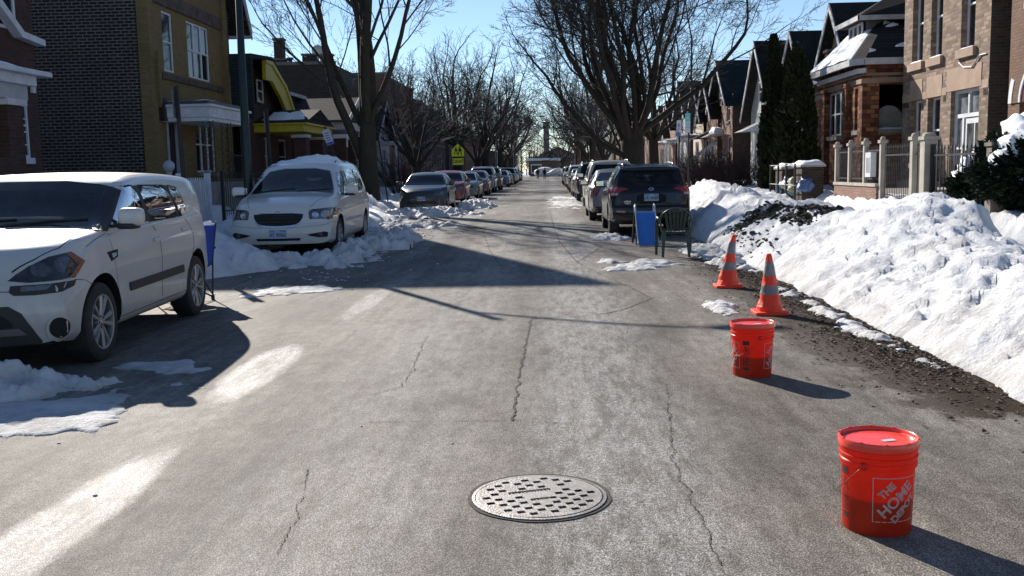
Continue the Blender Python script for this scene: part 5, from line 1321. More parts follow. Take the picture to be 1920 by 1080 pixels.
# ---- blue folding chair behind the near car
def camp_chair():
    P = G(394, 566); root = thing('folding_chair', 'blue cloth folding camp chair standing behind the near white car', 'chair', P+V((-.36, .12, 0)), .9)
    ORG[root] = V((0, 0, 0)); C = pm('blue_cloth', (.012, .05, .36), .75, .25, 5, .6, 30); T = M_BLACKIRON
    def cloth(name, f, n=12, m=12):
        mb = MB(); vs = [f(i/n, j/m) for j in range(m+1) for i in range(n+1)]
        mb.add(vs, [(j*(n+1)+i, j*(n+1)+i+1, (j+1)*(n+1)+i+1, (j+1)*(n+1)+i) for j in range(m) for i in range(n)])
        o = mb.build(name, C, root, local=True, smooth=True); o.modifiers.new('s', 'SOLIDIFY').thickness = .006
    cloth('backrest', lambda u, v: (-.26+.52*u, -.22-.12*v+.05*math.sin(PI*u)*-1+.012*math.sin(u*17), .42+.50*v-.03*math.sin(PI*u)*v))
    cloth('seat', lambda u, v: (-.25+.5*u, -.22+.44*v, .43-.07*math.sin(PI*u)*math.sin(PI*v)+.008*math.sin(v*20)))
    for s in (-1, 1):
        for name, pts in (('back_post', [(s*.27, -.20, .05), (s*.27, -.24, .5), (s*.27, -.35, .94)]), ('cross_brace', [(s*.27, -.22, .03), (-s*.25, .22, .42)]), ('cross_brace', [(s*.27, .24, .03), (-s*.25, -.20, .42)]),
                          ('side_brace', [(s*.27, -.22, .05), (s*.27, .22, .42)]), ('front_leg', [(s*.27, .24, .03), (s*.27, .22, .62)]), ('armrest', [(s*.28, -.28, .63), (s*.28, .0, .60), (s*.28, .26, .64)])):
            mb = MB(); mb.tube(pts, .010 if name != 'armrest' else .018, 6); mb.build(name, T if name != 'armrest' else C, root, local=True)
        mb = MB(); mb.tube([(s*.27, -.20, .0), (s*.27, -.20, .05)], .022, 8); mb.build('foot', T, root, local=True)
        mb = MB(); mb.tube([(s*.27, .24, .0), (s*.27, .24, .05)], .022, 8); mb.build('foot', T, root, local=True)
    mb = MB(); mb.blob((.16, -.345, .915), .045, 3, .5, 2, (1.6, .8, .5)); mb.tube([(.10, -.34, .93), (.2, -.34, .95), (.24, -.33, .90), (.18, -.33, .87)], .012, 6)
    mb.build('snow_dab', M_SNOWCLEAN, root, local=True)
camp_chair()
# ---- posts, lamps and signs
M_POLE = pm('dark_green_pole', (.012, .022, .020), .5, .25, 5, .1, 30); M_RUST = pm('rusty_brown_post', (.014, .011, .011), .7, .35, 9, .2, 50)
M_SIGNW = pm('sign_white', (.55, .56, .60), .45, .08, 9); M_SIGNB = pm('sign_blue', (.06, .10, .45), .45, .1, 9); M_SIGNC = pm('sign_cyan', (.03, .60, .62), .45, .1, 9)
M_SIGNY = pm('sign_yellow_green', (.86, .90, .03), .45, .08, 9); M_SIGNBACK = pm('sign_back_metal', (.16, .16, .17), .5, .15, 9, metal=.5); M_INKK = pm('black_ink', (.01, .01, .01), .5, .1, 9)
def lamp(x, y, H, arm, label, r=.09, mat=M_POLE, two=False):
    root = thing('street_lamp', label, 'street lamp', (x, y, 0), 0, 'street lamps with mast arms')
    mb = MB(); mb.tube([(x, y, 0), (x, y, .5), (x, y, H)], [r*1.15, r*1.05, r*.72], 12); mb.build('pole', mat, root, smooth=True)
    mb = MB(); mb.tube([(x, y, 0), (x, y, .28)], [r*2.0, r*1.5], 10); mb.build('pole_base', mat, root)
    for k, dz in enumerate((0, -.75) if two else (0,)):
        pts = [(x+arm*t, y, H-.35+dz+.75*math.sin(t*PI*.5)*(1 if k == 0 else 1.0)) for t in [i/10 for i in range(11 if k == 0 else 9)]]
        mb = MB(); mb.tube(pts, .035, 7); mb.build('mast_arm', mat, root, smooth=True)
    mb = MB(); superell(mb, (x+arm+.25, y, H+.42), (.36, .13, .07), .7, 8); hd = mb.build('lamp_head', M_SIGNBACK, root, smooth=True)
    mb = MB(); superell(mb, (x+arm+.25, y, H+.37), (.2, .09, .05), .8, 8); mb.build('lamp_lens', M_GREYPAINT, hd, smooth=True)
lamp(-6, 19.55, 6.0, 1.7, 'dark green street lamp pole rising out of the picture beside the yellow brick house', .085)
lamp(-6, 168, 7.8, 3.4, 'pale grey lamp pole with a double mast arm far down the street', .10, M_SIGNBACK, True)
lamp(-6.2, 116, 7.2, 5.2, 'grey lamp with a long curved arm reaching over the far parked cars', .10, M_SIGNBACK)
def signpost(x, y, H, lean, plates, label, mat=M_RUST, w=.045, name='sign_post', cat='sign'):
    """plates: (z, w, h, angle, face material, painter)"""
    root = thing(name, label, cat, (x, y, 0)); T = V((x+lean[0], y+lean[1], H))
    mb = MB(); mb.tube([(x, y, 0), T], w, 4 if w > .03 else 6); mb.build('post', mat, root)
    for (z, pw, ph, ang, fm, painter) in plates:
        q = V((x, y, 0)).lerp(T, z/H); t = (T-V((x, y, 0))).normalized()
        M = Matrix.Translation(q) @ t.to_track_quat('Z', 'Y').to_matrix().to_4x4() @ Matrix.Identity(4)
        # rebuild an upright basis: face looks along -Y, turned by ang
        zx = t; yx = V((math.sin(ang), math.cos(ang), 0)); xx = yx.cross(zx).normalized(); yx = zx.cross(xx)
        M = Matrix.Translation(q-yx*.035) @ Matrix((xx, yx, zx)).transposed().to_4x4()
        mb = MB(); mb.box(-pw/2, pw/2, -.002, .002, -ph/2, ph/2, 0, M); pl = mb.build('sign_plate', M_SIGNBACK, root)
        mb = MB(); mb.box(-pw/2+.004, pw/2-.004, -.0042, -.0021, -ph/2+.004, ph/2-.004, 0, M); fc = mb.build('sign_face', fm, pl)
        if painter: painter(root, pl, M, pw, ph)
    return root
def prect(root, par, M, x0, x1, z0, z1, mat, nm='sign_band', y=-.0052): 
    mb = MB(); mb.box(x0, x1, y, -.0043, z0, z1, 0, M); mb.build(nm, mat, par)
def p_permit(c):
    def f(root, par, M, w, h):
        prect(root, par, M, -w/2+.01, w/2-.01, -h/2+.01, -h/2+.13, c)
        for k in range(4): prect(root, par, M, -w*.3, w*.3-.02*k, h*.05-.06*k+.02, h*.05-.06*k+.045, c, 'sign_text_line')
        mb = MB(); mb.prism([(.05*math.cos(t), .12+.05*math.sin(t)) for t in [2*PI*k/14 for k in range(14)]], -.0052, -.0043, 'Y'); mb.v = [tuple(M @ V(p)) for p in mb.v]; mb.build('sign_symbol', c, par)
    return f
signpost(4.35, 34.2, 3.15, (.12, 0), [(2.78, .27, .54, 1.10, M_SIGNW, p_permit(M_SIGNB))], 'white parking sign with a blue band on a slightly leaning post by the right pavement', M_BLACKIRON, .03)
def p_cyan(root, par, M, w, h):
    prect(root, par, M, -w/2+.01, w/2-.01, h*.10, h/2-.01, M_SIGNC); prect(root, par, M, -w*.3, w*.3, -h*.1, -h*.04, M_SIGNC); prect(root, par, M, -w*.3, w*.3, -h*.25, -h*.19, M_SIGNC); prect(root, par, M, -w*.2, w*.2, h*.2, h*.3, M_SIGNW, 'sign_symbol', -.0062)
signpost(4.22, 30.3, 3.1, (0, 0), [(2.78, .28, .58, 1.12, M_SIGNW, p_cyan)], 'white and turquoise sign on a straight dark post in the right snow bank', M_BLACKIRON, .028)
def p_bluewhite(root, par, M, w, h):
    prect(root, par, M, -w/2+.01, w/2-.01, -h/2+.01, -h/2+.09, M_SIGNB)
    for k in range(4): prect(root, par, M, -w*.3, w*.25, h*.22-.075*k, h*.22-.075*k+.03, M_SIGNB, 'sign_text_line')
signpost(-6.05, 31.0, 2.95, (-.95, 0), [(2.62, .26, .50, .2, M_SIGNW, p_bluewhite)], 'white and blue sign tilted strongly to the left beside the big forked tree', M_RUST, .03)
signpost(-6, 16.15, 2.95, (-.06, 0), [(2.66, .30, .46, 1.50, M_SIGNBACK, None)], 'brown sign post seen edge on beside the white picket fence', M_RUST, .04)
signpost(-6.45, 22.9, 3.0, (-.06, 0), [(2.7, .30, .46, 1.52, M_SIGNBACK, None)], 'dark sign post seen edge on in front of the yellow gabled house', M_RUST, .045)
signpost(-6.3, 38.6, 3.0, (-.35, 0), [], 'thin bare post leaning to the left behind the white minivan', M_RUST, .035, 'metal_post', 'post')
def school():
    x, y = -6.05, 66.0; root = thing('school_crossing_sign', 'yellow green school crossing sign with a plate reading DEAF below it', 'sign', (x, y, 0)); 
    mb = MB(); mb.tube([(x, y, 0), (x, y, 4.1)], .05, 6); mb.build('post', M_RUST, root)
    zc = 2.86; s = .44
    pent = [(-s, -s+.02), (s, -s+.02), (s, .06), (0, s+.02), (-s, .06)]
    mb = MB(); mb.prism([(x+a, zc+b) for a, b in pent], y-.062, y-.056, 'Y'); pl = mb.build('sign_plate', M_INKK, root)
    mb = MB(); mb.prism([(x+a*.95, zc+b*.95) for a, b in pent], y-.066, y-.0625, 'Y'); mb.build('sign_face', M_SIGNY, pl)
    for dx, sc_ in ((-.13, .85), (.13, 1.0)):
        f = MB(); yy0, yy1 = y-.070, y-.0665
        f.prism([(x+dx+.055*sc_*math.cos(t), zc+.22*sc_+.055*sc_*math.sin(t)) for t in [2*PI*k/12 for k in range(12)]], yy0, yy1, 'Y')
        f.prism([(x+dx+sc_*a, zc+sc_*b) for a, b in [(-.07, .15), (.07, .15), (.09, -.05), (-.09, -.05)]], yy0-.001, yy1, 'Y')
        f.prism([(x+dx+sc_*a, zc+sc_*b) for a, b in [(-.08, -.05), (-.01, -.05), (-.10, -.33), (-.16, -.31)]], yy0, yy1, 'Y')
        f.prism([(x+dx+sc_*a, zc+sc_*b) for a, b in [(.01, -.05), (.08, -.05), (.15, -.31), (.09, -.33)]], yy0, yy1, 'Y')
        f.prism([(x+dx+sc_*a, zc+sc_*b) for a, b in [(.06, .13), (.09, .10), (.17, -.06), (.13, -.08)]], yy0, yy1, 'Y')
        f.build('walking_figure', M_INKK, pl)
    mb = MB(); mb.box(x-.38, x+.38, y-.062, y-.056, 1.88, 2.36); p2 = mb.build('name_plate', M_INKK, root)
    mb = MB(); mb.box(x-.36, x+.36, y-.066, y-.0625, 1.90, 2.34); mb.build('plate_face', M_SIGNY, p2)
    text('DEAF', .30, M_INKK, p2, Matrix.Translation((x, y-.068, 2.12)) @ Matrix.Rotation(PI/2, 4, 'X'), 'plate_lettering', .001, .006, .95, world=True)
school()
# ---- two walkers far off
def person(x, y, label, coat, hd, step, seed, H=1.74):
    root = thing('person', label, 'person', (x, y, 0), 0)
    ORG[root] = V((0, 0, 0))
    J = [((0, 0, .96), .16), ((0, 0, 1.18), .15), ((0, .01, 1.38), .165), ((0, .02, 1.50), .07), ((0, .02, 1.58), .075), ((0, .03, 1.66), .095), ((0, .02, 1.73), .07),
         ((.10, 0, .88), .10), ((.11, step*.16, .50), .075), ((.11, step*.10-.02, .09), .05), ((.12, step*.10+.12, .05), .045),
         ((-.10, 0, .88), .10), ((-.11, -step*.10, .50), .075), ((-.11, -step*.26, .12), .05), ((-.12, -step*.26+.13, .06), .045),
         ((.21, 0, 1.40), .075), ((.27, -step*.05, 1.14), .055), ((.25, step*.12, .92), .045), ((.25, step*.14, .84), .04),
         ((-.21, 0, 1.40), .075), ((-.27, step*.05, 1.14), .055), ((-.25, step*.16, .92), .045), ((-.25, step*.19, .84), .04)]
    E = [(0, 1), (1, 2), (2, 3), (3, 4), (4, 5), (5, 6), (0, 7), (7, 8), (8, 9), (9, 10), (0, 11), (11, 12), (12, 13), (13, 14), (2, 15), (15, 16), (16, 17), (17, 18), (2, 19), (19, 20), (20, 21), (21, 22)]
    def skin(nm, idx, par, mats, grow=0):
        mp = {k: i for i, k in enumerate(idx)}
        me = bpy.data.meshes.new(nm); me.from_pydata([V(J[k][0])*(H/1.78) for k in idx], [(mp[a], mp[b]) for a, b in E if a in mp and b in mp], [])
        for m in mats: me.materials.append(m)
        o = bpy.data.objects.new(nm, me); COL.objects.link(o); o.parent = par
        o.modifiers.new('skin', 'SKIN'); me.skin_vertices.new() if False else None
        sv = me.skin_vertices[0].data if me.skin_vertices else None
        if sv is None:
            bm = bmesh.new(); bm.from_mesh(me); bm.verts.layers.skin.verify(); bm.to_mesh(me); bm.free(); sv = me.skin_vertices[0].data
        for i, k in enumerate(idx): r = J[k][1]+grow; sv[i].radius = (r, r*.8); sv[i].use_root = (i == 0)
        s = o.modifiers.new('sub', 'SUBSURF'); s.levels = 2; s.render_levels = 2
        return o
    b = skin('body', list(range(len(J))), root, [pm('skin_tone', (.20, .11, .075), .6)])
    skin('coat', [0, 1, 2, 7, 11, 15, 16, 17, 19, 20, 21], root, [coat], .03)
    skin('trousers', [0, 7, 8, 9, 11, 12, 13], root, [pm('dark_trousers', (.015, .016, .02), .85)], .018)
    mb = MB(); superell(mb, (0, .01, 1.69*H/1.78), (.115, .12, .10), .9, 8); mb.build('hood', hd, root, local=True, smooth=True)
    for s, dx in ((1, .11), (-1, -.11)):
        mb = MB(); yy = (step*.10+.05) if s > 0 else (-step*.26+.05); superell(mb, (dx, yy, .05), (.05, .14, .05), .7, 6); mb.build('shoe', M_RUBBER, root, local=True, smooth=True)
    return root
person(-1.85, 157, 'left walker of two far down the street, bulky dark coat', pm('coat_dark_green', (.012, .028, .026), .9), M_RUBBER, 1, 1)
person(-.75, 155, 'right walker of two far down the street, slim black coat, stepping into the road', pm('coat_black', (.012, .012, .014), .9), M_RUBBER, -1, 2)
# ================================================================ HOUSES, FENCES
class Fr:
    """wall frame: O at ground, U along the wall, N outwards"""
    def __init__(s, O, U, N): s.O, s.U, s.N = V(O), V(U), V(N)
    def p(s, u, v, d=0): return s.O+s.U*u+s.N*d+V((0, 0, v))
def fbox(mb, F, u0, u1, v0, v1, d0, d1, mi=None):
    vs = [F.p(u, v, d) for u in (u0, u1) for v in (v0, v1) for d in (d0, d1)]
    mb.add(vs, [(0,1,3,2),(4,6,7,5),(0,4,5,1),(2,3,7,6),(0,2,6,4),(1,5,7,3)], mi)
def fwall(mb, F, u0, u1, v0, v1, holes=(), reveal=.2):
    us = sorted({u0, u1, *[h[0] for h in holes], *[h[1] for h in holes]}); vs_ = sorted({v0, v1, *[h[2] for h in holes], *[h[3] for h in holes]})
    for a, b in zip(us, us[1:]):
        for c, d in zip(vs_, vs_[1:]):
            m = ((a+b)/2, (c+d)/2)
            if any(h[0] < m[0] < h[1] and h[2] < m[1] < h[3] for h in holes): continue
            mb.quad(F.p(a, c), F.p(b, c), F.p(b, d), F.p(a, d))
    for h in holes:
        a, b, c, d = h
        for p, q in (((a, c), (b, c)), ((b, c), (b, d)), ((b, d), (a, d)), ((a, d), (a, c))):
            mb.quad(F.p(*p), F.p(*q), F.p(*q, -reveal), F.p(*p, -reveal))
def win(root, F, u0, u1, v0, v1, depth=.12, frame=M_WHITE, fw=.06, cols=1, sash=True, sill=None, muntin=0, glass=M_GLASS, lintel=None, name='window'):
    mb = MB(); d0, d1 = -depth, -depth+.05
    fbox(mb, F, u0, u0+fw, v0, v1, d0, d1); fbox(mb, F, u1-fw, u1, v0, v1, d0, d1); fbox(mb, F, u0+fw, u1-fw, v0, v0+fw, d0, d1); fbox(mb, F, u0+fw, u1-fw, v1-fw, v1, d0, d1)
    for k in range(1, cols):
        c = u0+(u1-u0)*k/cols; fbox(mb, F, c-fw*.8, c+fw*.8, v0+fw, v1-fw, d0, d1-.003)
    if sash: m = (v0+v1)/2; fbox(mb, F, u0+fw, u1-fw, m-.025, m+.025, d0, d1-.008)
    for k in range(1, muntin+1):
        c = v0+(v1-v0)*k/(muntin+1); fbox(mb, F, u0+fw, u1-fw, c-.015, c+.015, d0+.01, d1-.015)
    w = mb.build(name, frame, root)
    g = MB(); fbox(g, F, u0+.01, u1-.01, v0+.01, v1-.01, d0-.02, d0+.012); g.build('pane', glass, w)
    if sill: s = MB(); fbox(s, F, u0-.08, u1+.08, v0-.14, v0-.003, -.1, .07); s.build('sill', sill, w)
    if lintel: s = MB(); fbox(s, F, u0-.12, u1+.12, v1+.003, v1+.22, -.05, .02); s.build('lintel', lintel, w)
    return w
def gable_roof(root, xa, xb, y0, y1, ze, yp, zp, mat, over=.3, th=.12, name='roof', fascia=None, fx=None):
    s0 = (zp-ze)/(yp-y0); s1 = (zp-ze)/(y1-yp)
    e0 = (y0-over, ze-s0*over); e1 = (y1+over, ze-s1*over)
    mb = MB(); mb.prism([e0, (yp, zp), e1, (e1[0], e1[1]+th), (yp, zp+th*1.3), (e0[0], e0[1]+th)], xa, xb)
    r = mb.build(name, mat, root)
    if fascia:
        f = MB(); x = fx; t = .05*(1 if fx > (xa+xb)/2 else -1)
        f.prism([(e0[0]-.01, e0[1]-.12), (yp, zp-.15), (yp, zp+th*1.3+.02), (e0[0]-.01, e0[1]+th+.02)], x, x+t); f.prism([(yp, zp-.15), (e1[0]+.01, e1[1]-.12), (e1[0]+.01, e1[1]+th+.02), (yp, zp+th*1.3+.02)], x, x+t)
        f.build('fascia', fascia, r)
    return r
def house(label, xf, y0, y1, loc=None, name='brick_house', cat='house', group=None):
    return thing(name, label, cat, (xf, (y0+y1)/2, 0), 0, group)
def snowcap(root, x0, x1, y0, y1, z, h=.12, nm='snow_cap', seed=1, mat=None):
    mb = MB(); n = 14; m = 14; vs = []
    for j in range(m+1):
        for i in range(n+1):
            x = x0+(x1-x0)*i/n; y = y0+(y1-y0)*j/m
            e = min(i, n-i, 3)/3*min(j, m-j, 3)/3
            vs.append((x, y, z-.01+(h*(.75+.5*fb(x, y, 1.5, 4, seed)))*(e**.5)))
    mb.add(vs, [(j*(n+1)+i, j*(n+1)+i+1, (j+1)*(n+1)+i+1, (j+1)*(n+1)+i) for j in range(m) for i in range(n)])
    return mb.build(nm, mat or M_SNOWCLEAN, root, smooth=True)
B_DARK = brick('dark_common_brick', (.014, .013, .015), (.038, .033, .032), (.20, .185, .16), .26, .096, .9, .45, .019, ((.10, .095, .09), 1.1, .30))
B_YEL = brick('ochre_face_brick', (.21, .15, .062), (.27, .195, .085), (.15, .12, .065), .21, .066, .85, .3, .008)
B_REDBR = brick('red_brown_brick', (.075, .034, .028), (.12, .055, .042), (.08, .065, .055), .21, .07, .85, .4)
B_TAN = brick('grey_tan_brick', (.19, .125, .09), (.42, .31, .23), (.21, .18, .15), .25, .10, .9, .3, .013)
B_OR = brick('orange_brown_brick', (.12, .038, .020), (.46, .20, .095), (.10, .06, .045), .26, .135, .9, .35, .014)
B_ARCH = brick('brown_brick', (.20, .105, .065), (.27, .15, .095), (.15, .12, .10), .21, .07, .9, .35)
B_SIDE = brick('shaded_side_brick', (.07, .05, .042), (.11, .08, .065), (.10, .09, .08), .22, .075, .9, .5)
R_DARK = shingle('dark_shingles', (.022, .021, .021), (.035, .032, .030), 'x')
R_BROWN = shingle('brown_shingles', (.05, .045, .042), (.075, .068, .062), 'x')
R_GREEN = shingle('green_black_shingles', (.020, .032, .036), (.030, .044, .048), 'x')
R_FRONT = shingle('dark_shingles_front', (.020, .020, .021), (.032, .030, .030), 'y')
M_YTRIM = pm('yellow_trim_paint', (.42, .34, .012), .5, .15, 5, dirt=(.25, (.12, .10, .03), 3))
M_BRST = pm('brown_weathered_stone', (.075, .055, .048), .85, .6, 4, .5, 14)
M_GREYST = pm('grey_stone', (.20, .18, .15), .85, .2, 3, .3, 30, dirt=(.4, (.07, .06, .05), 2))
M_PINKST = pm('pink_sandstone', (.33, .23, .165), .85, .18, 2.5, .25, 30, dirt=(.35, (.18, .12, .09), 4))
def body(root, x0, x1, y0, y1, z1, mat, z0=-.1, holesN=(), back=True, name='wall', topv=True, sign=1):
    """box of walls; facade left out, added by caller"""
    mb = MB()
    mb.quad((x0, y0, z0), (x1, y0, z0), (x1, y0, z1), (x0, y0, z1)); mb.quad((x0, y1, z0), (x1, y1, z0), (x1, y1, z1), (x0, y1, z1))
    xb = x0 if abs(x0) > abs(x1) else x1
    mb.quad((xb, y0, z0), (xb, y1, z0), (xb, y1, z1), (xb, y0, z1))
    if topv: mb.quad((x0, y0, z1), (x1, y0, z1), (x1, y1, z1), (x0, y1, z1))
    return mb.build(name, mat, root)
# ---- yellow brick two-flat with its dark common brick flank
def yellow_house():
    XF = -12.0; Y0, Y1 = 29.75, 37.15
    r = house('tall ochre yellow brick two-flat with a dark brick side wall and white porch canopy', XF, Y0, 38.4)
    body(r, XF-16, XF-.25, Y0, 38.4, 7.2, B_DARK, topv=False, name='side_wall')
    mb = MB(); mb.prism([(Y0, 7.2), (38.4, 7.2), (38.5, 7.5), (34.8, 13.3), (Y0, 9.9)], XF-16, XF-.25); mb.build('upper_wall', B_DARK, r)
    F = Fr((XF, Y0, 0), (0, 1, 0), (1, 0, 0)); W = Y1-Y0
    holes = [(1.32, 2.18, 4.78, 6.64), (3.45, 5.55, 4.78, 6.64), (1.2, 2.2, 1.35, 3.25), (3.75, 5.7, 1.62, 3.52)]
    mb = MB(); fwall(mb, F, 0, W, -.1, 7.2, holes); mb.quad(F.p(0, -.1), F.p(0, 7.2), F.p(0, 7.2, -.27), F.p(0, -.1, -.27)); mb.quad(F.p(W, -.1), F.p(W, 7.2), F.p(W, 7.2, -.3), F.p(W, -.1, -.3))
    mb.prism([(Y0, 7.2), (Y1, 7.2), (Y1, 9.4), (34.8, 13.3), (Y0, 9.9)], XF-.249, XF); fw = mb.build('facade', B_YEL, r)
    q = MB(); fbox(q, F, 0, .42, 0, 9.6, 0, .10); q.build('pilaster', B_YEL, fw); q = MB(); fbox(q, F, W-.45, W, 0, 9.0, 0, .10); q.build('pilaster', B_YEL, fw)
    for u in (.45, W-.32):
        q = MB(); q.prism([(Y0+u-.12, 3.95), (Y0+u, 3.6), (Y0+u+.12, 3.95), (Y0+u+.12, 5.1), (Y0+u, 5.3), (Y0+u-.12, 5.1)], XF+.10, XF+.2); q.build('stone_drop', B_YEL, fw)
    q = MB(); fbox(q, F, .42, W-.45, 6.78, 7.20, 0, .08); q.build('stone_cornice', M_BRST, fw)
    q = MB(); fbox(q, F, .9, W-.6, 4.52, 4.70, 0, .10); q.build('stone_ledge', M_BRST, fw)
    q = MB(); fbox(q, F, .42, W-.45, 8.1, 8.25, 0, .07); q.build('brick_course', B_YEL, fw)
    win(r, F, *holes[0], .08, sill=None); win(r, F, *holes[1], .08, cols=3); win(r, F, *holes[3], .10, cols=3, sill=M_GREYST)
    d = MB(); fbox(d, F, 1.24, 2.16, 1.36, 3.2, -.16, -.10); do = d.build('door', pm('dark_iron_door', (.03, .03, .033), .5, .3, 20), r)
    d = MB()
    for k in range(6): fbox(d, F, 1.3+.14*k, 1.315+.14*k, 1.4, 3.15, -.098, -.08)
    d.build('door_grille', M_BLACKIRON, do)
    d = MB(); fbox(d, F, 1.2, 1.28, 1.35, 3.35, -.1, .04); fbox(d, F, 2.14, 2.26, 1.35, 3.35, -.1, .04); fbox(d, F, 1.2, 2.26, 3.25, 3.4, -.1, .05); d.build('door_frame', M_GREYPAINT, do)
    # sliver of dark wall past the facade with its own window
    F2 = Fr((XF-.25, 37.2, 0), (0, 1, 0), (1, 0, 0)); mb = MB(); fwall(mb, F2, 0, 1.2, -.1, 7.2, [(.25, .85, 4.9, 6.3), (.25, .85, 1.8, 3.2)]); mb.build('rear_bay_wall', B_DARK, r)
    win(r, F2, .25, .85, 4.9, 6.3, .1, M_BLACKPLAST, sill=M_GREYST); win(r, F2, .25, .85, 1.8, 3.2, .1, M_BLACKPLAST, sill=M_GREYST)
    # roof
    rf = MB(); rf.prism([(Y0-.25, 9.75), (34.8, 13.3), (39.0, 6.9), (39.0, 7.12), (34.8, 13.6), (Y0-.25, 10.0)], XF-16.2, XF+.45); ro = rf.build('roof', R_DARK, r)
    rf = MB(); rf.prism([(34.8, 13.1), (39.02, 6.72), (39.02, 7.12), (34.8, 13.62)], XF+.45, XF+.50); rf.build('fascia', M_GREYPAINT, ro)
    rf = MB(); rf.tube([(XF+.40, 39.1, 6.85), (XF-16, 39.1, 6.85)], .07, 6); rf.build('gutter', M_GREYPAINT, ro)
    # porch canopy
    c = MB(); c.box(XF, XF+1.55, 30.55, 34.55, 3.30, 3.62); c.box(XF, XF+1.63, 30.47, 34.63, 3.62, 3.70); c.box(XF, XF+1.50, 30.60, 34.5, 3.18, 3.30)
    ca = c.build('porch_canopy', M_WHITE, r, bevel=.012); c = MB(); c.prism([(30.47, 3.70), (34.63, 3.70), (34.4, 3.82), (30.7, 3.82)], XF, XF+1.5); c.build('canopy_roof', pm('tin_roof', (.12, .12, .12), .7), ca); snowcap(ca, XF+.02, XF+1.5, 30.55, 34.5, 3.80, .10)
    for (cx, cy) in ((XF+1.42, 30.7), (XF+1.42, 34.4), (XF+1.42, 32.4)):
        m = MB()
        for dx, dy in ((-.16, 0), (.16, 0), (0, .16)): m.tube([(cx+dx, cy+dy, .7), (cx+dx, cy+dy, 3.2)], .016, 5)
        for k in range(11):
            z = .85+.21*k; pts = [(cx+.13*math.sin(t)*(1 if k % 2 else -1), cy, z+.2*t/PI/1.0) for t in [PI*i/6 for i in range(7)]]; m.tube(pts, .010, 4)
            m.tube([(cx-.13*math.sin(t)*(1 if k % 2 else -1), cy, z+.2*t/PI) for t in [PI*i/6 for i in range(7)]], .010, 4)
        m.build('lattice_column', M_BLACKIRON, r)
    s = MB(); s.box(XF, XF+1.6, 30.4, 34.7, -.1, 1.3); s.build('porch_base', M_CONC, r)
    for k in range(5):
        s = MB(); s.box(XF+1.6+.28*k, XF+1.88+.28*k, 30.9, 32.2, -.1, 1.12-.19*k); s.build('step', M_CONC, r)
    s = MB(); s.tube([(XF+1.55, 32.3, 2.15), (XF+1.55, 34.6, 2.15)], .02, 5)
    for k in range(12): s.tube([(XF+1.55, 32.4+.19*k, 1.3), (XF+1.55, 32.4+.19*k, 2.15)], .010, 4)
    s.build('porch_railing', M_BLACKIRON, r)
    w = MB(); w.box(XF, XF+.2, 30.35, 30.6, 3.2, 3.9); w.build('wall_lamp', M_BLACKIRON, r)
yellow_house()
# ---- red-brown bungalow at the left edge
def left_bungalow():
    XF = -12.0; Y1 = 23.15; Y0 = 15.5
    r = house('dark red-brown brick house at the left edge with a snowy white porch eave', XF, Y0, Y1)
    body(r, XF-12, XF, Y0, Y1, 8.0, B_REDBR)
    F = Fr((XF, Y0, 0), (0, 1, 0), (1, 0, 0)); W = Y1-Y0; holes = [(6.58, 7.12, 1.98, 3.45), (3.3, 4.5, 1.8, 3.45), (5.9, 6.95, 4.82, 5.72)]
    mb = MB(); fwall(mb, F, 0, W, -.1, 8.0, holes); mb.build('facade', B_REDBR, r)
    win(r, F, *holes[0], .05, sill=M_WHITE, muntin=4); win(r, F, *holes[1], .07, sill=M_WHITE); win(r, F, *holes[2], .06, M_WHITE, .08, sash=False)
    for u in (6.25, 7.42):
        q = MB(); fbox(q, F, u-.08, u+.08, 3.48, 3.72, 0, .05); q.build('stone_block', M_WHITE, r)
    q = MB(); q.prism([(19.0, 7.05), (19.0, 6.85), (22.28, 4.66), (23.28, 4.58), (23.28, 4.72), (22.36, 4.80)], XF, XF+.22); q.build('rake_trim', M_WHITE, r)
    p = MB(); p.box(XF, XF+1.9, 14.2, 19.5, 3.30, 3.50); p.box(XF, XF+2.05, 14.1, 19.85, 3.50, 3.60); pr = p.build('porch_eave', M_WHITE, r, bevel=.015)
    snowcap(pr, XF, XF+2.0, 14.2, 19.75, 3.59, .22)
    p = MB(); p.box(XF+.1, XF+1.8, 14.4, 19.3, 3.02, 3.30); p.build('porch_beam', M_GREYPAINT, r)
    p = MB(); p.box(XF+1.25, XF+1.75, 18.6, 19.15, -.1, 3.0); pc = p.build('porch_pier', B_REDBR, r); p = MB(); p.box(XF+1.18, XF+1.82, 18.53, 19.22, 2.9, 3.02); p.build('pier_cap', M_WHITE, pc)
    p = MB(); p.box(XF, XF+1.75, 14.4, 18.6, -.1, 1.9); p.build('porch_wall', B_REDBR, r)
left_bungalow()
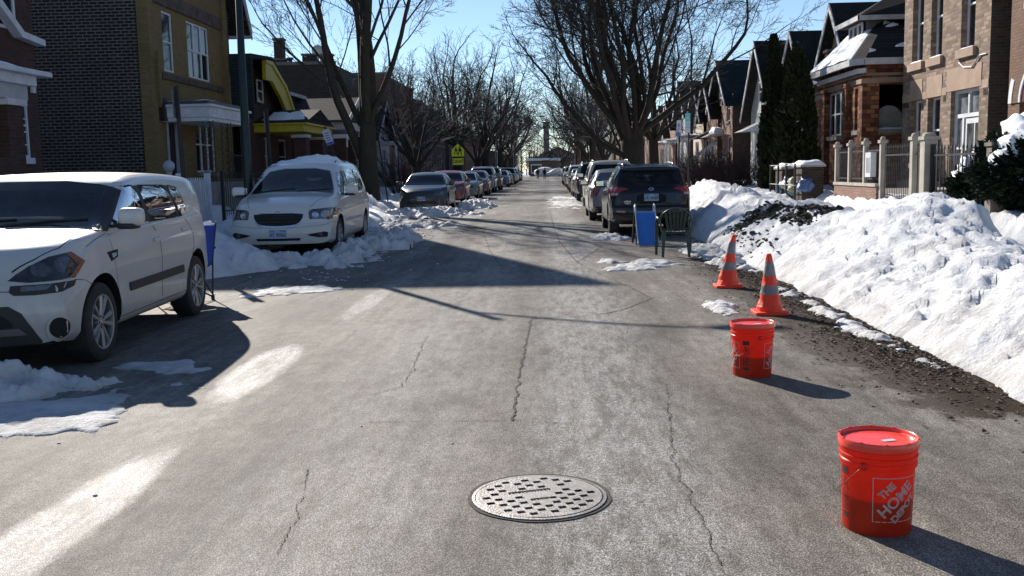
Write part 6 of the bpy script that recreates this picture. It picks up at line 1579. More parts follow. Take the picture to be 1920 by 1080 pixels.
# ---- dark house with the yellow gambrel trim
def yellow_trim_house():
    XF = -11.6; Y0, Y1 = 39.2, 44.6
    r = house('dark brick cottage with bright yellow gambrel gable trim and yellow porch eave', XF, Y0, Y1)
    body(r, XF-12, XF, Y0, Y1, 3.9, B_REDBR, topv=False)
    pts = [(37.3, 3.7), (37.3, 5.9), (40.0, 6.05), (41.9, 5.25), (43.9, 3.75)]
    F = Fr((XF, Y0, 0), (0, 1, 0), (1, 0, 0)); mb = MB(); fwall(mb, F, -1.6, Y1-Y0, -.1, 3.9, [(1.0, 1.9, 1.5, 3.0), (3.2, 4.4, 1.5, 3.0)])
    mb.prism([(38.0, 3.9), (38.0, 5.6), (39.9, 5.7), (41.6, 5.0), (43.2, 3.9)], XF-.2, XF); mb.build('facade', B_REDBR, r)
    win(r, F, 1.0, 1.9, 1.5, 3.0, .08, M_GREYPAINT, cols=2); win(r, F, 3.2, 4.4, 1.5, 3.0, .08, M_GREYPAINT)
    win(r, Fr((XF+.02, 0, 0), (0, 1, 0), (1, 0, 0)), 39.2, 40.0, 4.35, 5.25, -.07, M_GREYPAINT)
    rf = MB(); rf.prism([(37.2, 3.6), (37.2, 6.0), (40.1, 6.18), (42.1, 5.35), (44.2, 3.65), (44.0, 3.6), (41.95, 5.22), (40.0, 6.02), (37.35, 5.85), (37.35, 3.6)], XF-12, XF+.55); ro = rf.build('roof', R_GREEN, r)
    t = MB(); t.prism([(39.9, 5.98), (41.9, 5.18), (43.85, 3.62), (42.6, 3.62), (41.1, 4.65), (39.9, 5.2), (39.0, 5.2), (39.0, 5.95)], XF+.42, XF+.56); tr = t.build('gable_trim', M_YTRIM, r)
    t = MB(); t.prism([(39.9, 5.98), (41.9, 5.18), (43.85, 3.62), (43.6, 3.62), (41.75, 5.08), (39.85, 5.83), (39.0, 5.83), (39.0, 5.95)], XF+.561, XF+.62); t.build('trim_moulding', M_YTRIM, tr)
    p = MB(); p.box(XF, XF+2.0, 38.9, 43.9, 3.15, 3.42); p.box(XF, XF+2.15, 38.8, 44.05, 3.42, 3.5); pe = p.build('porch_eave', M_YTRIM, r, bevel=.015)
    p = MB(); p.prism([(38.8, 3.5), (44.05, 3.5), (41.4, 4.15)], XF, XF+2.1); p.build('porch_roof', R_DARK, r); snowcap(pe, XF+.1, XF+2.0, 39.3, 42.8, 3.62, .42, seed=4)
    for y in (42.2, 39.3):
        p = MB(); p.box(XF+1.45, XF+1.95, y, y+.55, -.1, 3.05); pp = p.build('porch_pier', B_REDBR, r); q = MB(); q.box(XF+1.38, XF+2.02, y-.07, y+.62, 2.93, 3.05); q.build('pier_cap', M_GREYPAINT, pp)
    p = MB(); p.box(XF, XF+1.9, 39, 43.6, -.1, 1.1); p.build('porch_wall', M_CONC, r)
    p = MB(); p.box(XF+1.85, XF+2.02, 39, 43.0, 1.2, 1.32); p.build('window_box', M_GREYPAINT, r)
yellow_trim_house()
def brown_bungalow():
    XF = -11.6; Y0, Y1 = 45.2, 52.0
    r = house('brown bungalow with a low grey roof and front gable porch on stout brick piers', XF, Y0, Y1)
    body(r, XF-12, XF, Y0, Y1, 3.7, B_REDBR, topv=False)
    F = Fr((XF, Y0, 0), (0, 1, 0), (1, 0, 0)); mb = MB(); fwall(mb, F, 0, Y1-Y0, -.1, 3.75, [(1.2, 2.2, 1.1, 3.1), (3.2, 4.8, 1.6, 3.1)]); mb.build('facade', B_REDBR, r)
    d = MB(); fbox(d, F, 1.2, 2.2, 1.1, 3.1, -.15, -.1); dd = d.build('door', pm('dark_door', (.02, .015, .012), .4), r); d = MB(); fbox(d, F, 1.4, 2.0, 2.5, 2.95, -.1, -.09); d.build('door_light', pm('amber_pane', (.16, .07, .03), .2), dd)
    win(r, F, 3.2, 4.8, 1.6, 3.1, .1, M_GREYPAINT, cols=2)
    rf = MB(); vs = [(XF+.5, Y0-.4, 3.75), (XF+.5, Y1+.4, 3.75), (XF-12.5, Y1+.4, 3.75), (XF-12.5, Y0-.4, 3.75), (XF-3.2, (Y0+Y1)/2, 6.2), (XF-9, (Y0+Y1)/2, 6.2)]
    rf.add(vs, [(0, 1, 4), (1, 2, 5, 4), (2, 3, 5), (3, 0, 4, 5), (0, 3, 2, 1)]); ro = rf.build('roof', R_BROWN, r)
    q = MB(); q.box(XF+.4, XF+.52, Y0-.42, Y1+.42, 3.60, 3.78); q.box(XF-12, XF+.52, Y0-.46, Y0-.42, 3.60, 3.78); q.build('fascia', M_GREYPAINT, ro)
    q = MB(); q.box(XF-3, XF-.6, 46.0, 49.0, 4.1, 5.15); dm = q.build('dormer', R_BROWN, ro); q = MB(); q.box(XF-3.1, XF-.35, 45.8, 49.2, 5.15, 5.30); q.build('dormer_eave', M_GREYPAINT, dm); snowcap(dm, XF-3, XF-.4, 45.9, 49.1, 5.29, .10)
    gable_roof(r, XF-3, XF+2.4, 45.8, 50.2, 3.95, 48.4, 5.0, R_BROWN, .3, .1, 'porch_roof', M_GREYPAINT, XF+2.4)
    q = MB(); q.prism([(46.0, 3.9), (50.0, 3.9), (48.4, 4.9)], XF+2.1, XF+2.2); q.build('porch_gable', R_BROWN, r)
    q = MB(); q.box(XF+.3, XF+2.35, 45.7, 50.3, 3.5, 3.85); q.build('porch_beam', M_GREYPAINT, r)
    for y in (45.8, 48.0, 49.9):
        p = MB(); p.box(XF+1.7, XF+2.2, y, y+.5, -.1, 3.25); pp = p.build('porch_pier', B_REDBR, r); q = MB(); q.box(XF+1.62, XF+2.28, y-.08, y+.58, 3.1, 3.28); q.box(XF+2.2, XF+2.24, y+.15, y+.35, 2.7, 3.1); q.build('pier_cap', M_WHITE, pp)
    p = MB(); p.box(XF, XF+2.1, 46, 50, -.1, 1.1); p.build('porch_wall', B_REDBR, r)
    p = MB(); p.lathe([(.12, 1.3), (.2, 1.55), (.22, 1.62)], 12, Matrix.Translation((XF+2.3, 50.0, 0))); p.build('planter', M_GREYPAINT, r)
brown_bungalow()
B_BIG = brick('soot_brown_brick', (.060, .045, .040), (.105, .078, .064), (.09, .082, .072), .24, .085, .9, .5, .014, ((.11, .075, .055), .35, .25))
def chim(root, x, y, z, w, d, h, mat=None, cap=True):
    m = MB(); m.box(x-w/2, x+w/2, y-d/2, y+d/2, z, z+h); c = m.build('chimney', mat or B_BIG, root)
    if cap: m = MB(); m.box(x-w/2-.06, x+w/2+.06, y-d/2-.06, y+d/2+.06, z+h, z+h+.1); m.build('chimney_cap', M_GREYST, c)
def big_flat(label, xf, y0, y1, H, depth, mat, wins=True, chs=()):
    r = house(label, xf, y0, y1, name='apartment_building', cat='building')
    s = 1 if xf < 0 else -1
    body(r, xf-s*depth, xf, y0, y1, H, mat)
    F = Fr((xf, y0, 0), (0, 1, 0), (s, 0, 0)); W = y1-y0; holes = []
    n = max(2, int(W/2.6)); z = 1.4
    while z+1.7 < H:
        for k in range(n): c = W*(k+.5)/n; holes.append((c-.5, c+.5, z, z+1.7))
        z += 3.0
    mb = MB(); fwall(mb, F, 0, W, -.1, H, holes); mb.build('facade', mat, r)
    for h in holes: win(r, F, *h, .12, M_GREYPAINT, sill=M_GREYST)
    p = MB(); x0, x1 = sorted((xf-s*depth, xf+s*.08)); p.box(x0, x1, y0-.06, y0+.25, H, H+.18); p.box(x0, x1, y1-.25, y1+.06, H, H+.18); p.build('parapet_cap', M_GREYST, r)
    for c in chs: chim(r, *c)
    return r
big_flat('long dark brown brick apartment block with chimneys rising behind the brown bungalow', -12.3, 57.5, 65.0, 7.75, 16, B_BIG, chs=[(-15.6, 58.2, 7.75, .75, .6, .35), (-15.6, 58.2, 8.1, .55, .5, 1.15), (-13.9, 58.4, 7.75, .75, .6, .6), (-12.9, 58.6, 7.75, .6, .6, .6), (-15.0, 58.2, 7.75, .2, .2, .4)])
big_flat('brown brick flats beyond the forked tree, half hidden by branches', -12.3, 76, 91, 8.9, 14, B_ARCH)
big_flat('far flats of dark brick behind the thin trees on the left', -12.3, 97, 118, 8.2, 12, B_BIG)
def cottage(label, xf, y0, y1, ze, zp, mat, roof, yp=None, trim=M_GREYPAINT, porch=None, depth=12, side=None, group=None, wins=True, over=.35, sym=M_GREYST, awn=None):
    r = house(label, xf, y0, y1, group=group); s = 1 if xf < 0 else -1; yp = yp or (y0+y1)/2
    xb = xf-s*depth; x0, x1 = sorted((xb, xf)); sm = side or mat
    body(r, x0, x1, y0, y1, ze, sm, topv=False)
    F = Fr((xf, y0, 0), (0, 1, 0), (s, 0, 0)); W = y1-y0
    holes = [(W*.12, W*.12+1.1, 1.5, 3.2), (W*.55, W*.55+1.6, 1.5, 3.2)]
    if ze > 5: holes += [(W*.15, W*.15+1.0, 4.1, 5.6), (W*.6, W*.6+1.0, 4.1, 5.6)]
    mb = MB(); fwall(mb, F, 0, W, -.1, ze, holes); a, b = sorted((xf, xf-s*.2)); mb.prism([(y0, ze), (y1, ze), (yp, zp)], a, b); mb.build('facade', mat, r)
    for h in holes: win(r, F, *h, .1, M_WHITE, sill=sym, cols=2 if h[1]-h[0] > 1.3 else 1)
    if zp-ze > 2.2: win(r, Fr((xf+s*.02, 0, 0), (0, 1, 0), (s, 0, 0)), yp-.45, yp+.45, ze+.4, ze+1.5, -.07, M_WHITE)
    gable_roof(r, x0-(.2 if s > 0 else .5), x1+(.5 if s > 0 else .2), y0, y1, ze, yp, zp, roof, over, .12, fascia=trim, fx=xf+s*.5)
    if awn:
        c = MB(); q = [(y0+W*.5, 3.35), (y0+W*.5+2.2, 3.35)]; c.add([V((xf, q[0][0], 3.75)), V((xf, q[1][0], 3.75)), V((xf+s*1.1, q[1][0], 3.25)), V((xf+s*1.1, q[0][0], 3.25)), V((xf, q[0][0], 3.3)), V((xf, q[1][0], 3.3))], [(0, 1, 2, 3), (0, 3, 4), (1, 2, 5)]); c.build('awning', awn, r)
    if porch:
        c = MB(); xa, xb2 = sorted((xf, xf+s*1.7)); c.box(xa, xb2, y0+.4, y0+2.6, 3.35, 3.55); pc = c.build('porch_roof', porch, r); snowcap(pc, xa, xb2, y0+.4, y0+2.6, 3.54, .13)
        for yy in (y0+.5, y0+2.4):
            c = MB(); c.box(xf+s*1.5-.07, xf+s*1.5+.07, yy, yy+.12, .9, 3.35); c.build('porch_post', M_WHITE, r)
        c = MB(); c.box(xa, xb2, y0+.4, y0+2.6, -.1, .95); c.build('porch_floor', M_CONC, r)
        for k in range(4):
            c = MB(); xs = sorted((xf+s*(1.7+.28*k), xf+s*(1.98+.28*k))); c.box(xs[0], xs[1], y0+.7, y0+2.2, -.1, .78-.19*k); c.build('step', M_CONC, r)
    return r
M_SIDEG = pm('pale_siding', (.33, .35, .37), .7, .12, 3)
cottage('pale sided cottage with a snowy porch roof far behind the forked tree', -12.0, 67.5, 74.5, 3.9, 6.4, M_SIDEG, R_DARK, porch=M_GREYPAINT)
# ---- right side of the street
def grey_house():
    XF = 10.5; Y0, Y1 = 24.35, 30.13; H = 9.0
    r = house('grey tan brick two-flat with sandstone lintels and a white glazed front door', XF, Y0, Y1)
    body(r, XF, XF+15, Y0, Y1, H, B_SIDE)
    F = Fr((XF, Y0, 0), (0, 1, 0), (-1, 0, 0)); W = Y1-Y0
    up = [(.88, 1.72, 4.28, 6.5), (2.92, 3.72, 4.28, 6.5), (4.28, 5.12, 4.28, 6.5)]; lo = [(2.92, 3.80, 1.45, 3.22), (4.30, 5.05, 1.45, 3.22)]; door = (.50, 2.22, .80, 3.28)
    hs = up+lo+[door]; mb = MB(); fwall(mb, F, 0, W, -.1, H, hs, .24); mb.build('facade', B_TAN, r)
    for h in up: win(r, F, *h, .20, M_WHITE, sill=None); q = MB(); fbox(q, F, h[0]-.12, h[1]+.12, h[2]-.22, h[2]-.002, -.28, .09); sl = q.build('sill', M_PINKST, r); snowcap(sl, XF-.08, XF+.26, Y0+h[0], Y0+h[1], h[2], .07)
    for h in lo: win(r, F, *h, .20, M_WHITE, sill=M_PINKST)
    for a, b, c, d in ((2.82, 3.90, 3.224, 3.80), (4.22, 5.15, 3.224, 3.80), (.40, 2.5, 3.284, 3.86)): q = MB(); fbox(q, F, a, b, c, d, -.02, .015); q.build('stone_lintel', M_PINKST, r)
    for a, b in ((0, .38), (2.52, 2.80), (3.92, 4.20), (5.17, W)): q = MB(); fbox(q, F, a, b, 3.22, 3.42, 0, .012); q.build('stone_block', M_PINKST, r); q = MB(); [fbox(q, F, a+.05+.09*k, a+.09+.09*k, 3.05, 3.20, -.01, .010) for k in range(int((b-a-.04)/.09))]; q.build('dentil_course', M_DARKROOM, r)
    # door with sidelight and transoms
    d0 = .32; q = MB()
    for a, b, c, e in ((.50, .58, .8, 3.28), (2.14, 2.22, .8, 3.28), (.58, 2.14, 3.2, 3.28), (.58, 2.14, 2.58, 2.68), (1.62, 1.72, .8, 2.58), (1.32, 1.40, 2.68, 3.2), (1.72, 2.14, .8, 1.0), (1.72, 2.14, 1.78, 1.84)): fbox(q, F, a, b, c, e, -.19, -.11)
    fr = q.build('door_frame', M_WHITE, r)
    q = MB(); fbox(q, F, .6, 2.12, 2.69, 3.19, -.18, -.16); fbox(q, F, 1.73, 2.13, 1.0, 2.57, -.18, -.16); q.build('transom_pane', glassmat('pale_reflecting_glass', (.16, .17, .18), .08, .1), fr)
    q = MB(); fbox(q, F, .60, 1.60, .82, 2.56, -.18, -.14); dr = q.build('door', M_WHITE, r)
    q = MB(); fbox(q, F, .72, 1.48, 1.05, 2.42, -.139, -.133); q.build('door_pane', glassmat('grey_glass', (.08, .085, .09), .08, .1), dr); q = MB(); fbox(q, F, .98, 1.03, 1.05, 2.42, -.133, -.125); q.build('door_bar', M_WHITE, dr); q = MB(); fbox(q, F, 1.5, 1.56, 1.5, 1.75, -.14, -.08); q.build('door_handle', M_CHROME, dr)
    text('2816', .14, M_INKK, fr, Matrix.Translation(F.p(1.36, 2.95, -.215)) @ Matrix.Rotation(-PI/2, 4, 'Z') @ Matrix.Rotation(PI/2, 4, 'X'), 'house_number', .002, .002, .8, world=True) if False else None
    q = MB(); pts = [F.p(.15, 4.02, .02), F.p(.5, 4.02, .03), F.p(.9, 3.78, .04), F.p(1.4, 3.82, .03), F.p(1.75, 3.98, .02)]; q.tube(pts, .018, 5); q.build('hanging_cable', M_GREYPAINT, r)
    q = MB(); q.box(XF-1.6, XF, Y0+.2, Y0+2.4, -.1, .8); q.build('stoop', M_CONC, r)
    for k in range(3): q = MB(); q.box(XF-1.9-.3*k, XF-1.6-.3*k, Y0+.4, Y0+2.2, -.1, .62-.19*k); q.build('step', M_CONC, r)
    q = MB(); q.box(XF-.4, XF-.05, Y0+2.55, Y0+4.9, .55, .95); q.build('planter_box', M_PINKST, r); q = MB(); q.box(XF-.36, XF-.1, Y0+3.0, Y0+3.3, .955, 1.15); q.build('flower_pot', pm('terracotta', (.18, .04, .03), .8), r)
    q = MB(); q.box(XF-.15, XF+15, Y0-.05, Y1+.05, H, H+.35); q.build('cornice', M_GREYST, r)
grey_house()
def arch_house():
    XF = 10.5; Y0, Y1 = 16.2, 23.3; H = 8.5
    r = house('brown brick house at the right edge with an arched white framed window', XF, Y0, Y1)
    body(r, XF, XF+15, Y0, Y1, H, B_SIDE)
    F = Fr((XF, Y0, 0), (0, 1, 0), (-1, 0, 0)); W = Y1-Y0; h1 = (4.6, 6.55, 1.35, 2.75); h2 = (5.0, 6.3, 4.9, 6.6)
    mb = MB(); fwall(mb, F, 0, W, -.1, H, [h1, h2], .25); mb.build('facade', B_ARCH, r)
    win(r, F, *h1, .18, M_WHITE, cols=2, sill=M_WHITE); win(r, F, *h2, .15, M_WHITE, sill=M_WHITE)
    c = (h1[0]+h1[1])/2; R = (h1[1]-h1[0])/2
    def ring(r0, r1, d0, d1, a0=0, a1=PI, n=20):
        q = MB()
        for i in range(n):
            a, b = a0+(a1-a0)*i/n, a0+(a1-a0)*(i+1)/n
            P = [(c+rr*math.cos(t), 2.75+rr*math.sin(t)*.95) for rr, t in ((r0, a), (r1, a), (r1, b), (r0, b))]
            vs = [F.p(u, v, d) for d in (d0, d1) for u, v in P]; q.add(vs, [(0, 1, 2, 3), (4, 5, 6, 7), (0, 1, 5, 4), (2, 3, 7, 6), (1, 2, 6, 5), (3, 0, 4, 7)])
        return q
    ring(0.0, R, .0, .012).build('arch_panel', pm('dark_red_panel', (.10, .012, .012), .4), r)
    ring(R, R+.30, .0, .035).build('brick_arch', B_ARCH, r)
    for a in (PI-.42, .0): ring(R+.30, R+.46, .0, .05, a, a+.42, 6).build('arch_stone', M_WHITE, r)
    ring(R-.08, R, .013, .04).build('arch_frame', M_WHITE, r)
arch_house()
def orange_bungalow():
    XF = 10.6; Y0, Y1 = 30.9, 39.2
    r = house('orange brown brick bungalow with a snowy hipped roof and a small white dormer', XF, Y0, Y1)
    Z = 4.55; xb = 9.65; Y0 = 31.0
    plan = [(XF+13, Y0), (xb, Y0), (xb, 35.4), (10.3, 36.3), (10.3, Y1), (XF+13, Y1)]
    hol = {0: [(12.55, 13.5, 2.5, 3.85)], 1: [(.35, .95, 2.5, 3.80), (2.0, 3.9, 2.40, 3.85)]}
    for i in range(len(plan)):
        a, b = plan[i], plan[(i+1) % len(plan)]; U = V((b[0]-a[0], b[1]-a[1], 0)); L = U.length; U.normalize(); N = V((-U.y, U.x, 0))
        F = Fr((a[0], a[1], 0), U, N); mb = MB(); hs = hol.get(i, []); fwall(mb, F, 0, L, -.1, Z, hs, .3); w = mb.build('wall', B_OR, r)
        if i == 1:
            win(r, F, *hs[1], .10, M_GREYPAINT, cols=3, sill=M_GREYST); win(r, F, *hs[0], .25, M_GREYPAINT, sill=M_GREYST)
            for u in (1.6, 4.1): q = MB(); fbox(q, F, u-.17, u+.17, 0, 3.88, 0, .14); fbox(q, F, u-.2, u+.2, 3.88, 4.0, 0, .17); q.build('brick_pier', B_OR, w)
        if i == 0:
            q = MB(); fbox(q, F, 12.4, 13.65, 2.36, 2.498, -.25, .08); sl = q.build('porch_sill', M_GREYST, r); snowcap(sl, xb+.4, xb+1.5, Y0-.06, Y0+.26, 2.5, .09)
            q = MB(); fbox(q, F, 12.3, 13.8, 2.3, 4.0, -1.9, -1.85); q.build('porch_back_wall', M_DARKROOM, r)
            q = MB(); q.prism([(13.0+.55*math.cos(t), 2.45+.80*math.sin(t)) for t in [PI*k/14 for k in range(15)]], -.66, -.60, 'Y'); q.v = [tuple(F.p(x, z, y)) for x, y, z in q.v]; q.build('wicker_chair_back', M_STONE, r)
        if i <= 3:
            q = MB(); fbox(q, F, 0.02, L-.02, 3.90, 4.06, .0, .03); q.build('stone_band', M_PINKST, w)
            q = MB(); fbox(q, F, 0.02, L-.02, 4.12, 4.20, .0, .04); q.build('brick_course', M_PINKST, w)
    for (x, y) in ((xb+.02, Y0+.02),):
        q = MB(); q.box(x-.12, x+.38, y-.12, y+.3, -.1, 3.88); q.build('corner_pier', B_OR, r); q = MB(); q.box(x-.17, x+.43, y-.17, y+.35, 3.88, 4.02); q.build('pier_cap', M_PINKST, r)
    e = [(XF+13.4, Y0-.45), (9.5, Y0-.45), (9.2, Y0-.1), (9.2, 35.6), (9.9, 36.7), (9.9, Y1+.45), (XF+13.4, Y1+.45)]
    rid = [(12.1, 35.0, 7.4), (21.0, 35.0, 7.4)]
    vs = [(x, y, Z+.02) for x, y in e]+rid
    rf = MB(); rf.add(vs, [(0, 1, 7, 8), (1, 2, 7), (2, 3, 7), (3, 4, 7), (4, 5, 7), (5, 6, 8, 7), (6, 0, 8), (6, 5, 4, 3, 2, 1, 0)]); ro = rf.build('roof', R_FRONT, r)
    q = MB()
    for i in range(0, 5):
        a, b = e[i], e[i+1]; U = V((b[0]-a[0], b[1]-a[1], 0)); L = U.length; U.normalize(); F = Fr((a[0], a[1], 0), U, V((-U.y, U.x, 0))); fbox(q, F, 0, L, Z-.14, Z+.05, -.03, .06)
    q.build('gutter', M_GREYPAINT, ro)
    q = MB()
    for i in range(1, 4):
        a, b = e[i], e[i+1]; U = V((b[0]-a[0], b[1]-a[1], 0)); L = U.length; U.normalize(); F = Fr((a[0], a[1], 0), U, V((-U.y, U.x, 0))); fbox(q, F, .1, L-.1, Z-.36, Z-.22, -.28, -.2)
    q.build('soffit_board', M_WHITE, ro)
    def sheet(tri, nm, seed, keep):
        A, B, C = [V(t) for t in tri]; n = 30; mb = MB(); idx = {}
        nrm = (B-A).cross(C-A).normalized(); nrm = nrm if nrm.z > 0 else -nrm
        for i in range(n+1):
            for j in range(n+1-i):
                p = A+(B-A)*(i/n)+(C-A)*(j/n); u, v = i/n, j/n
                hgt = .09 if keep(u, v, p) else -.06
                idx[(i, j)] = len(mb.v); mb.v.append(tuple(p+nrm*(hgt+.03*fb(p.x+p.z, p.y, 1.4, 4, seed)*(hgt > 0))))
        for i in range(n):
            for j in range(n-i):
                mb.f.append([idx[i, j], idx[i+1, j], idx[i, j+1]]); mb.m.append(0)
                if j < n-i-1: mb.f.append([idx[i+1, j], idx[i+1, j+1], idx[i, j+1]]); mb.m.append(0)
        mb.build(nm, M_SNOWCLEAN, ro, smooth=True)
    sheet((vs[2], vs[3], vs[7]), 'roof_snow', 3, lambda u, v, p: v < .74+.12*fb(p.y, p.z, .8, 3) and u > .04)
    sheet((vs[3], vs[4], vs[7]), 'roof_snow', 5, lambda u, v, p: v < .72)
    sheet((vs[4], vs[5], vs[7]), 'roof_snow', 9, lambda u, v, p: v < .55)
    sheet((vs[1], vs[8], vs[7]), 'roof_snow', 8, lambda u, v, p: fb(p.x*.7, p.z*3, 1.6, 4, 4) > .42)
    dm = MB(); dm.prism([(32.8, 4.9), (34.5, 4.9), (34.5, 6.05), (32.8, 6.05)], 10.25, 12.6); d = dm.build('dormer', pm('grey_siding', (.12, .12, .125), .8, .15, 3), ro)
    win(d, Fr((10.22, 0, 0), (0, 1, 0), (-1, 0, 0)), 32.95, 34.35, 5.25, 5.98, -.05, M_WHITE, cols=3, sash=False)
    q = MB(); q.add([(9.85, 32.4, 6.0), (9.85, 34.9, 6.0), (12.8, 34.9, 6.0), (12.8, 32.4, 6.0), (11.1, 33.65, 6.85), (12.8, 33.65, 6.95), (9.85, 32.4, 6.1), (9.85, 34.9, 6.1), (12.8, 32.4, 6.1), (12.8, 34.9, 6.1)], [(0, 1, 2, 3), (6, 7, 4), (6, 4, 5, 8), (7, 9, 5, 4), (0, 1, 7, 6), (0, 3, 8, 6), (1, 2, 9, 7)]); q.build('dormer_roof', R_DARK, d)
    q = MB(); q.box(9.82, 9.86, 32.36, 34.94, 5.97, 6.12); q.box(9.82, 12.8, 32.36, 32.40, 5.97, 6.12); q.build('dormer_gutter', M_GREYPAINT, d)
    chim(r, 10.9, 39.0, 4.2, .45, .5, 1.5, B_OR)
    s = MB()
    for k in range(5): s.box(8.0+.28*k, 8.28+.28*k, 37.2, 38.6, -.1, .2+.18*k)
    s.build('front_steps', M_CONC, r)
orange_bungalow()
GG = 'gable fronted houses along the right side'
def gab(label, px, py, xf, width, ze_drop, mat, roof, side=None, porch=None, awn=None, depth=13):
    p = AX(px, py, xf); y = p.y; zp = p.z
    return cottage(label, xf, y-width/2, y+width/2, zp-ze_drop, zp, mat, roof, depth=depth, side=side, group=GG, porch=porch, awn=awn)
M_TANSID = pm('tan_shingle_siding', (.30, .25, .19), .8, .15, 4, .4, 25); M_PALE = pm('pale_grey_siding', (.36, .37, .38), .75, .12, 3, .3, 20); M_BUFF = pm('buff_stucco', (.42, .36, .29), .85, .12, 3)
B_PINK = brick('pinkish_brick', (.28, .15, .11), (.36, .21, .16), (.22, .18, .15), .21, .07, .9, .25)
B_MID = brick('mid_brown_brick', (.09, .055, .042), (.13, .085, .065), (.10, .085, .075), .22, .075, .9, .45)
gab('tan shingled high gable with brick chimney right behind the orange bungalow roof', 1578, 12, 12.3, 6.0, 3.4, M_TANSID, R_DARK, B_MID)
gab('dark roofed gable house between the tan gable and the evergreens', 1500, 64, 12.0, 6.4, 3.2, M_PALE, R_DARK, B_MID)
gab('grey sided gable house with a white awning just left of the evergreens', 1432, 82, 11.2, 6.2, 3.4, M_PALE, R_DARK, B_SIDE, awn=M_WHITE)
gab('brick gable house with a blue grey roof and a snowy white awning', 1357, 118, 10.6, 6.2, 2.5, B_PINK, R_GREEN, B_MID, awn=M_GREYPAINT)
gab('narrow pink brick house with a dark awning, third gable from the sign posts', 1332, 152, 10.4, 5.6, 2.3, B_PINK, R_DARK, B_MID, awn=pm('rust_awning', (.06, .02, .015), .7))
gab('buff stucco house with a green black gable roof behind the turquoise sign', 1312, 156, 10.4, 6.0, 2.5, M_BUFF, R_GREEN, B_MID, porch=M_GREYPAINT)
gab('pale house with a grey gable above the wooden porch stair', 1283, 156, 10.6, 6.4, 2.6, M_PALE, R_GREEN, B_MID, porch=M_GREYPAINT)
gab('small far gable house with a dark chimney at the end of the gable row', 1258, 192, 10.6, 6.4, 2.3, B_PINK, R_DARK, B_MID, porch=M_GREYPAINT)
big_flat('brick flats far behind the big tree on the right side', 11.5, 104, 122, 6.6, 14, B_ARCH)
cottage('far brick cottage with a bright snowy roof behind the right tree', 10.5, 88, 95.5, 4.2, 6.9, B_PINK, R_BROWN, group=None)
# wooden stair in front of the gable row
def stair():
    x, y = 7.4, 60.0; r = thing('wooden_stair', 'grey wooden porch stair with sloping handrail beyond the white parking sign', 'stair', (x, y, 0))
    for k in range(9): m = MB(); m.box(x+.28*k, x+.30+.28*k, y, y+1.3, .12+.2*k, .17+.2*k); m.build('tread', M_GREYPAINT, r)
    for yy in (y, y+1.3):
        m = MB(); m.tube([(x, yy, 1.0), (x+2.6, yy, 2.9)], .06, 6); m.build('handrail', M_GREYPAINT, r)
        m = MB(); m.prism([(x-.1, 0), (x+.25, 0), (x+2.7, 1.75), (x+2.7, 2.05)], yy-.03, yy+.03, 'Y'); m.build('stringer', M_GREYPAINT, r)
        for k in range(7): m = MB(); m.box(x+.1+.4*k-.03, x+.1+.4*k+.03, yy-.03, yy+.03, .2+.28*k, 1.05+.29*k); m.build('baluster', M_GREYPAINT, r)
    m = MB(); m.box(x+2.6, 10.4, y-.2, y+1.5, 1.75, 1.95); m.build('landing', M_GREYPAINT, r); m = MB(); snow = snowcap(r, x+2.4, 10.3, y-.6, y+1.7, 3.55, .3); m = MB(); m.box(x+2.4, 10.3, y-.6, y+1.7, 3.4, 3.55); m.build('porch_roof', M_GREYPAINT, r)
stair()
# ---- fences, walls
def bars(mb, X, y0, y1, z0, z1, step=.13, r=.010, rails=(.12, -.12), spear=True):
    y = y0+step/2
    while y < y1:
        mb.tube([(X, y, z0), (X, y, z1)], r, 4); y += step
        if spear: mb.tube([(X, y-step, z1), (X, y-step, z1+.09)], [r*2, .001], 4)
    for q in rails: z = z0+q if q > 0 else z1+q; mb.box(X-.014, X+.014, y0, y1, z-.018, z+.018)
def stone_fence():
    X = 7.6; r = thing('stone_post_fence', 'iron fence between pale stone posts with a white notice box before the grey house', 'fence', (X, 23, .5))
    for y, w, h in ((26.55, .12, 2.02), (25.4, .12, 2.03), (24.2, .12, 2.04), (23.0, .12, 2.04), (21.0, .16, 2.05), (20.25, .26, 2.03)):
        m = MB(); m.box(X-w/2, X+w/2, y-w/2, y+w/2, .2, h-.12); p = m.build('stone_post', M_STONE, r, bevel=.01); m = MB(); m.box(X-w/2-.03, X+w/2+.03, y-w/2-.03, y+w/2+.03, h-.12, h-.05); superell(m, (X, y, h-.04), (w*.5, w*.5, .07), .8, 6); m.build('post_cap', M_STONE, p)
    m = MB(); m.box(X-.10, X+.10, 23.1, 26.47, .2, .93); m.build('base_wall', B_PINK, r); m = MB(); m.box(X-.13, X+.13, 23.1, 26.47, .93, 1.0); m.build('coping', M_STONE, r)
    for a, b in ((25.49, 26.46), (24.29, 25.31), (23.09, 24.11)): m = MB(); bars(m, X, a, b, 1.0, 1.86, .095, .009, (.10, -.10), False); m.build('iron_panel', M_BLACKIRON, r)
    m = MB(); bars(m, X, 21.12, 22.9, .55, 1.80, .11, .009, (.15, -.16), True); m.build('iron_gate', M_BLACKIRON, r)
    m = MB(); bars(m, X, 20.45, 20.9, .55, 1.80, .11, .009, (.15, -.16), True); m.build('iron_panel', M_BLACKIRON, r)
    m = MB(); m.box(X-.16, X-.03, 23.35, 23.75, 1.15, 1.72); b = m.build('notice_box', M_WHITE, r); m = MB(); [m.box(X-.165, X-.16, 23.4+.06*k, 23.43+.06*k, 1.25, 1.6) for k in range(5)]; m.build('box_slots', M_GREYPAINT, b)
stone_fence()
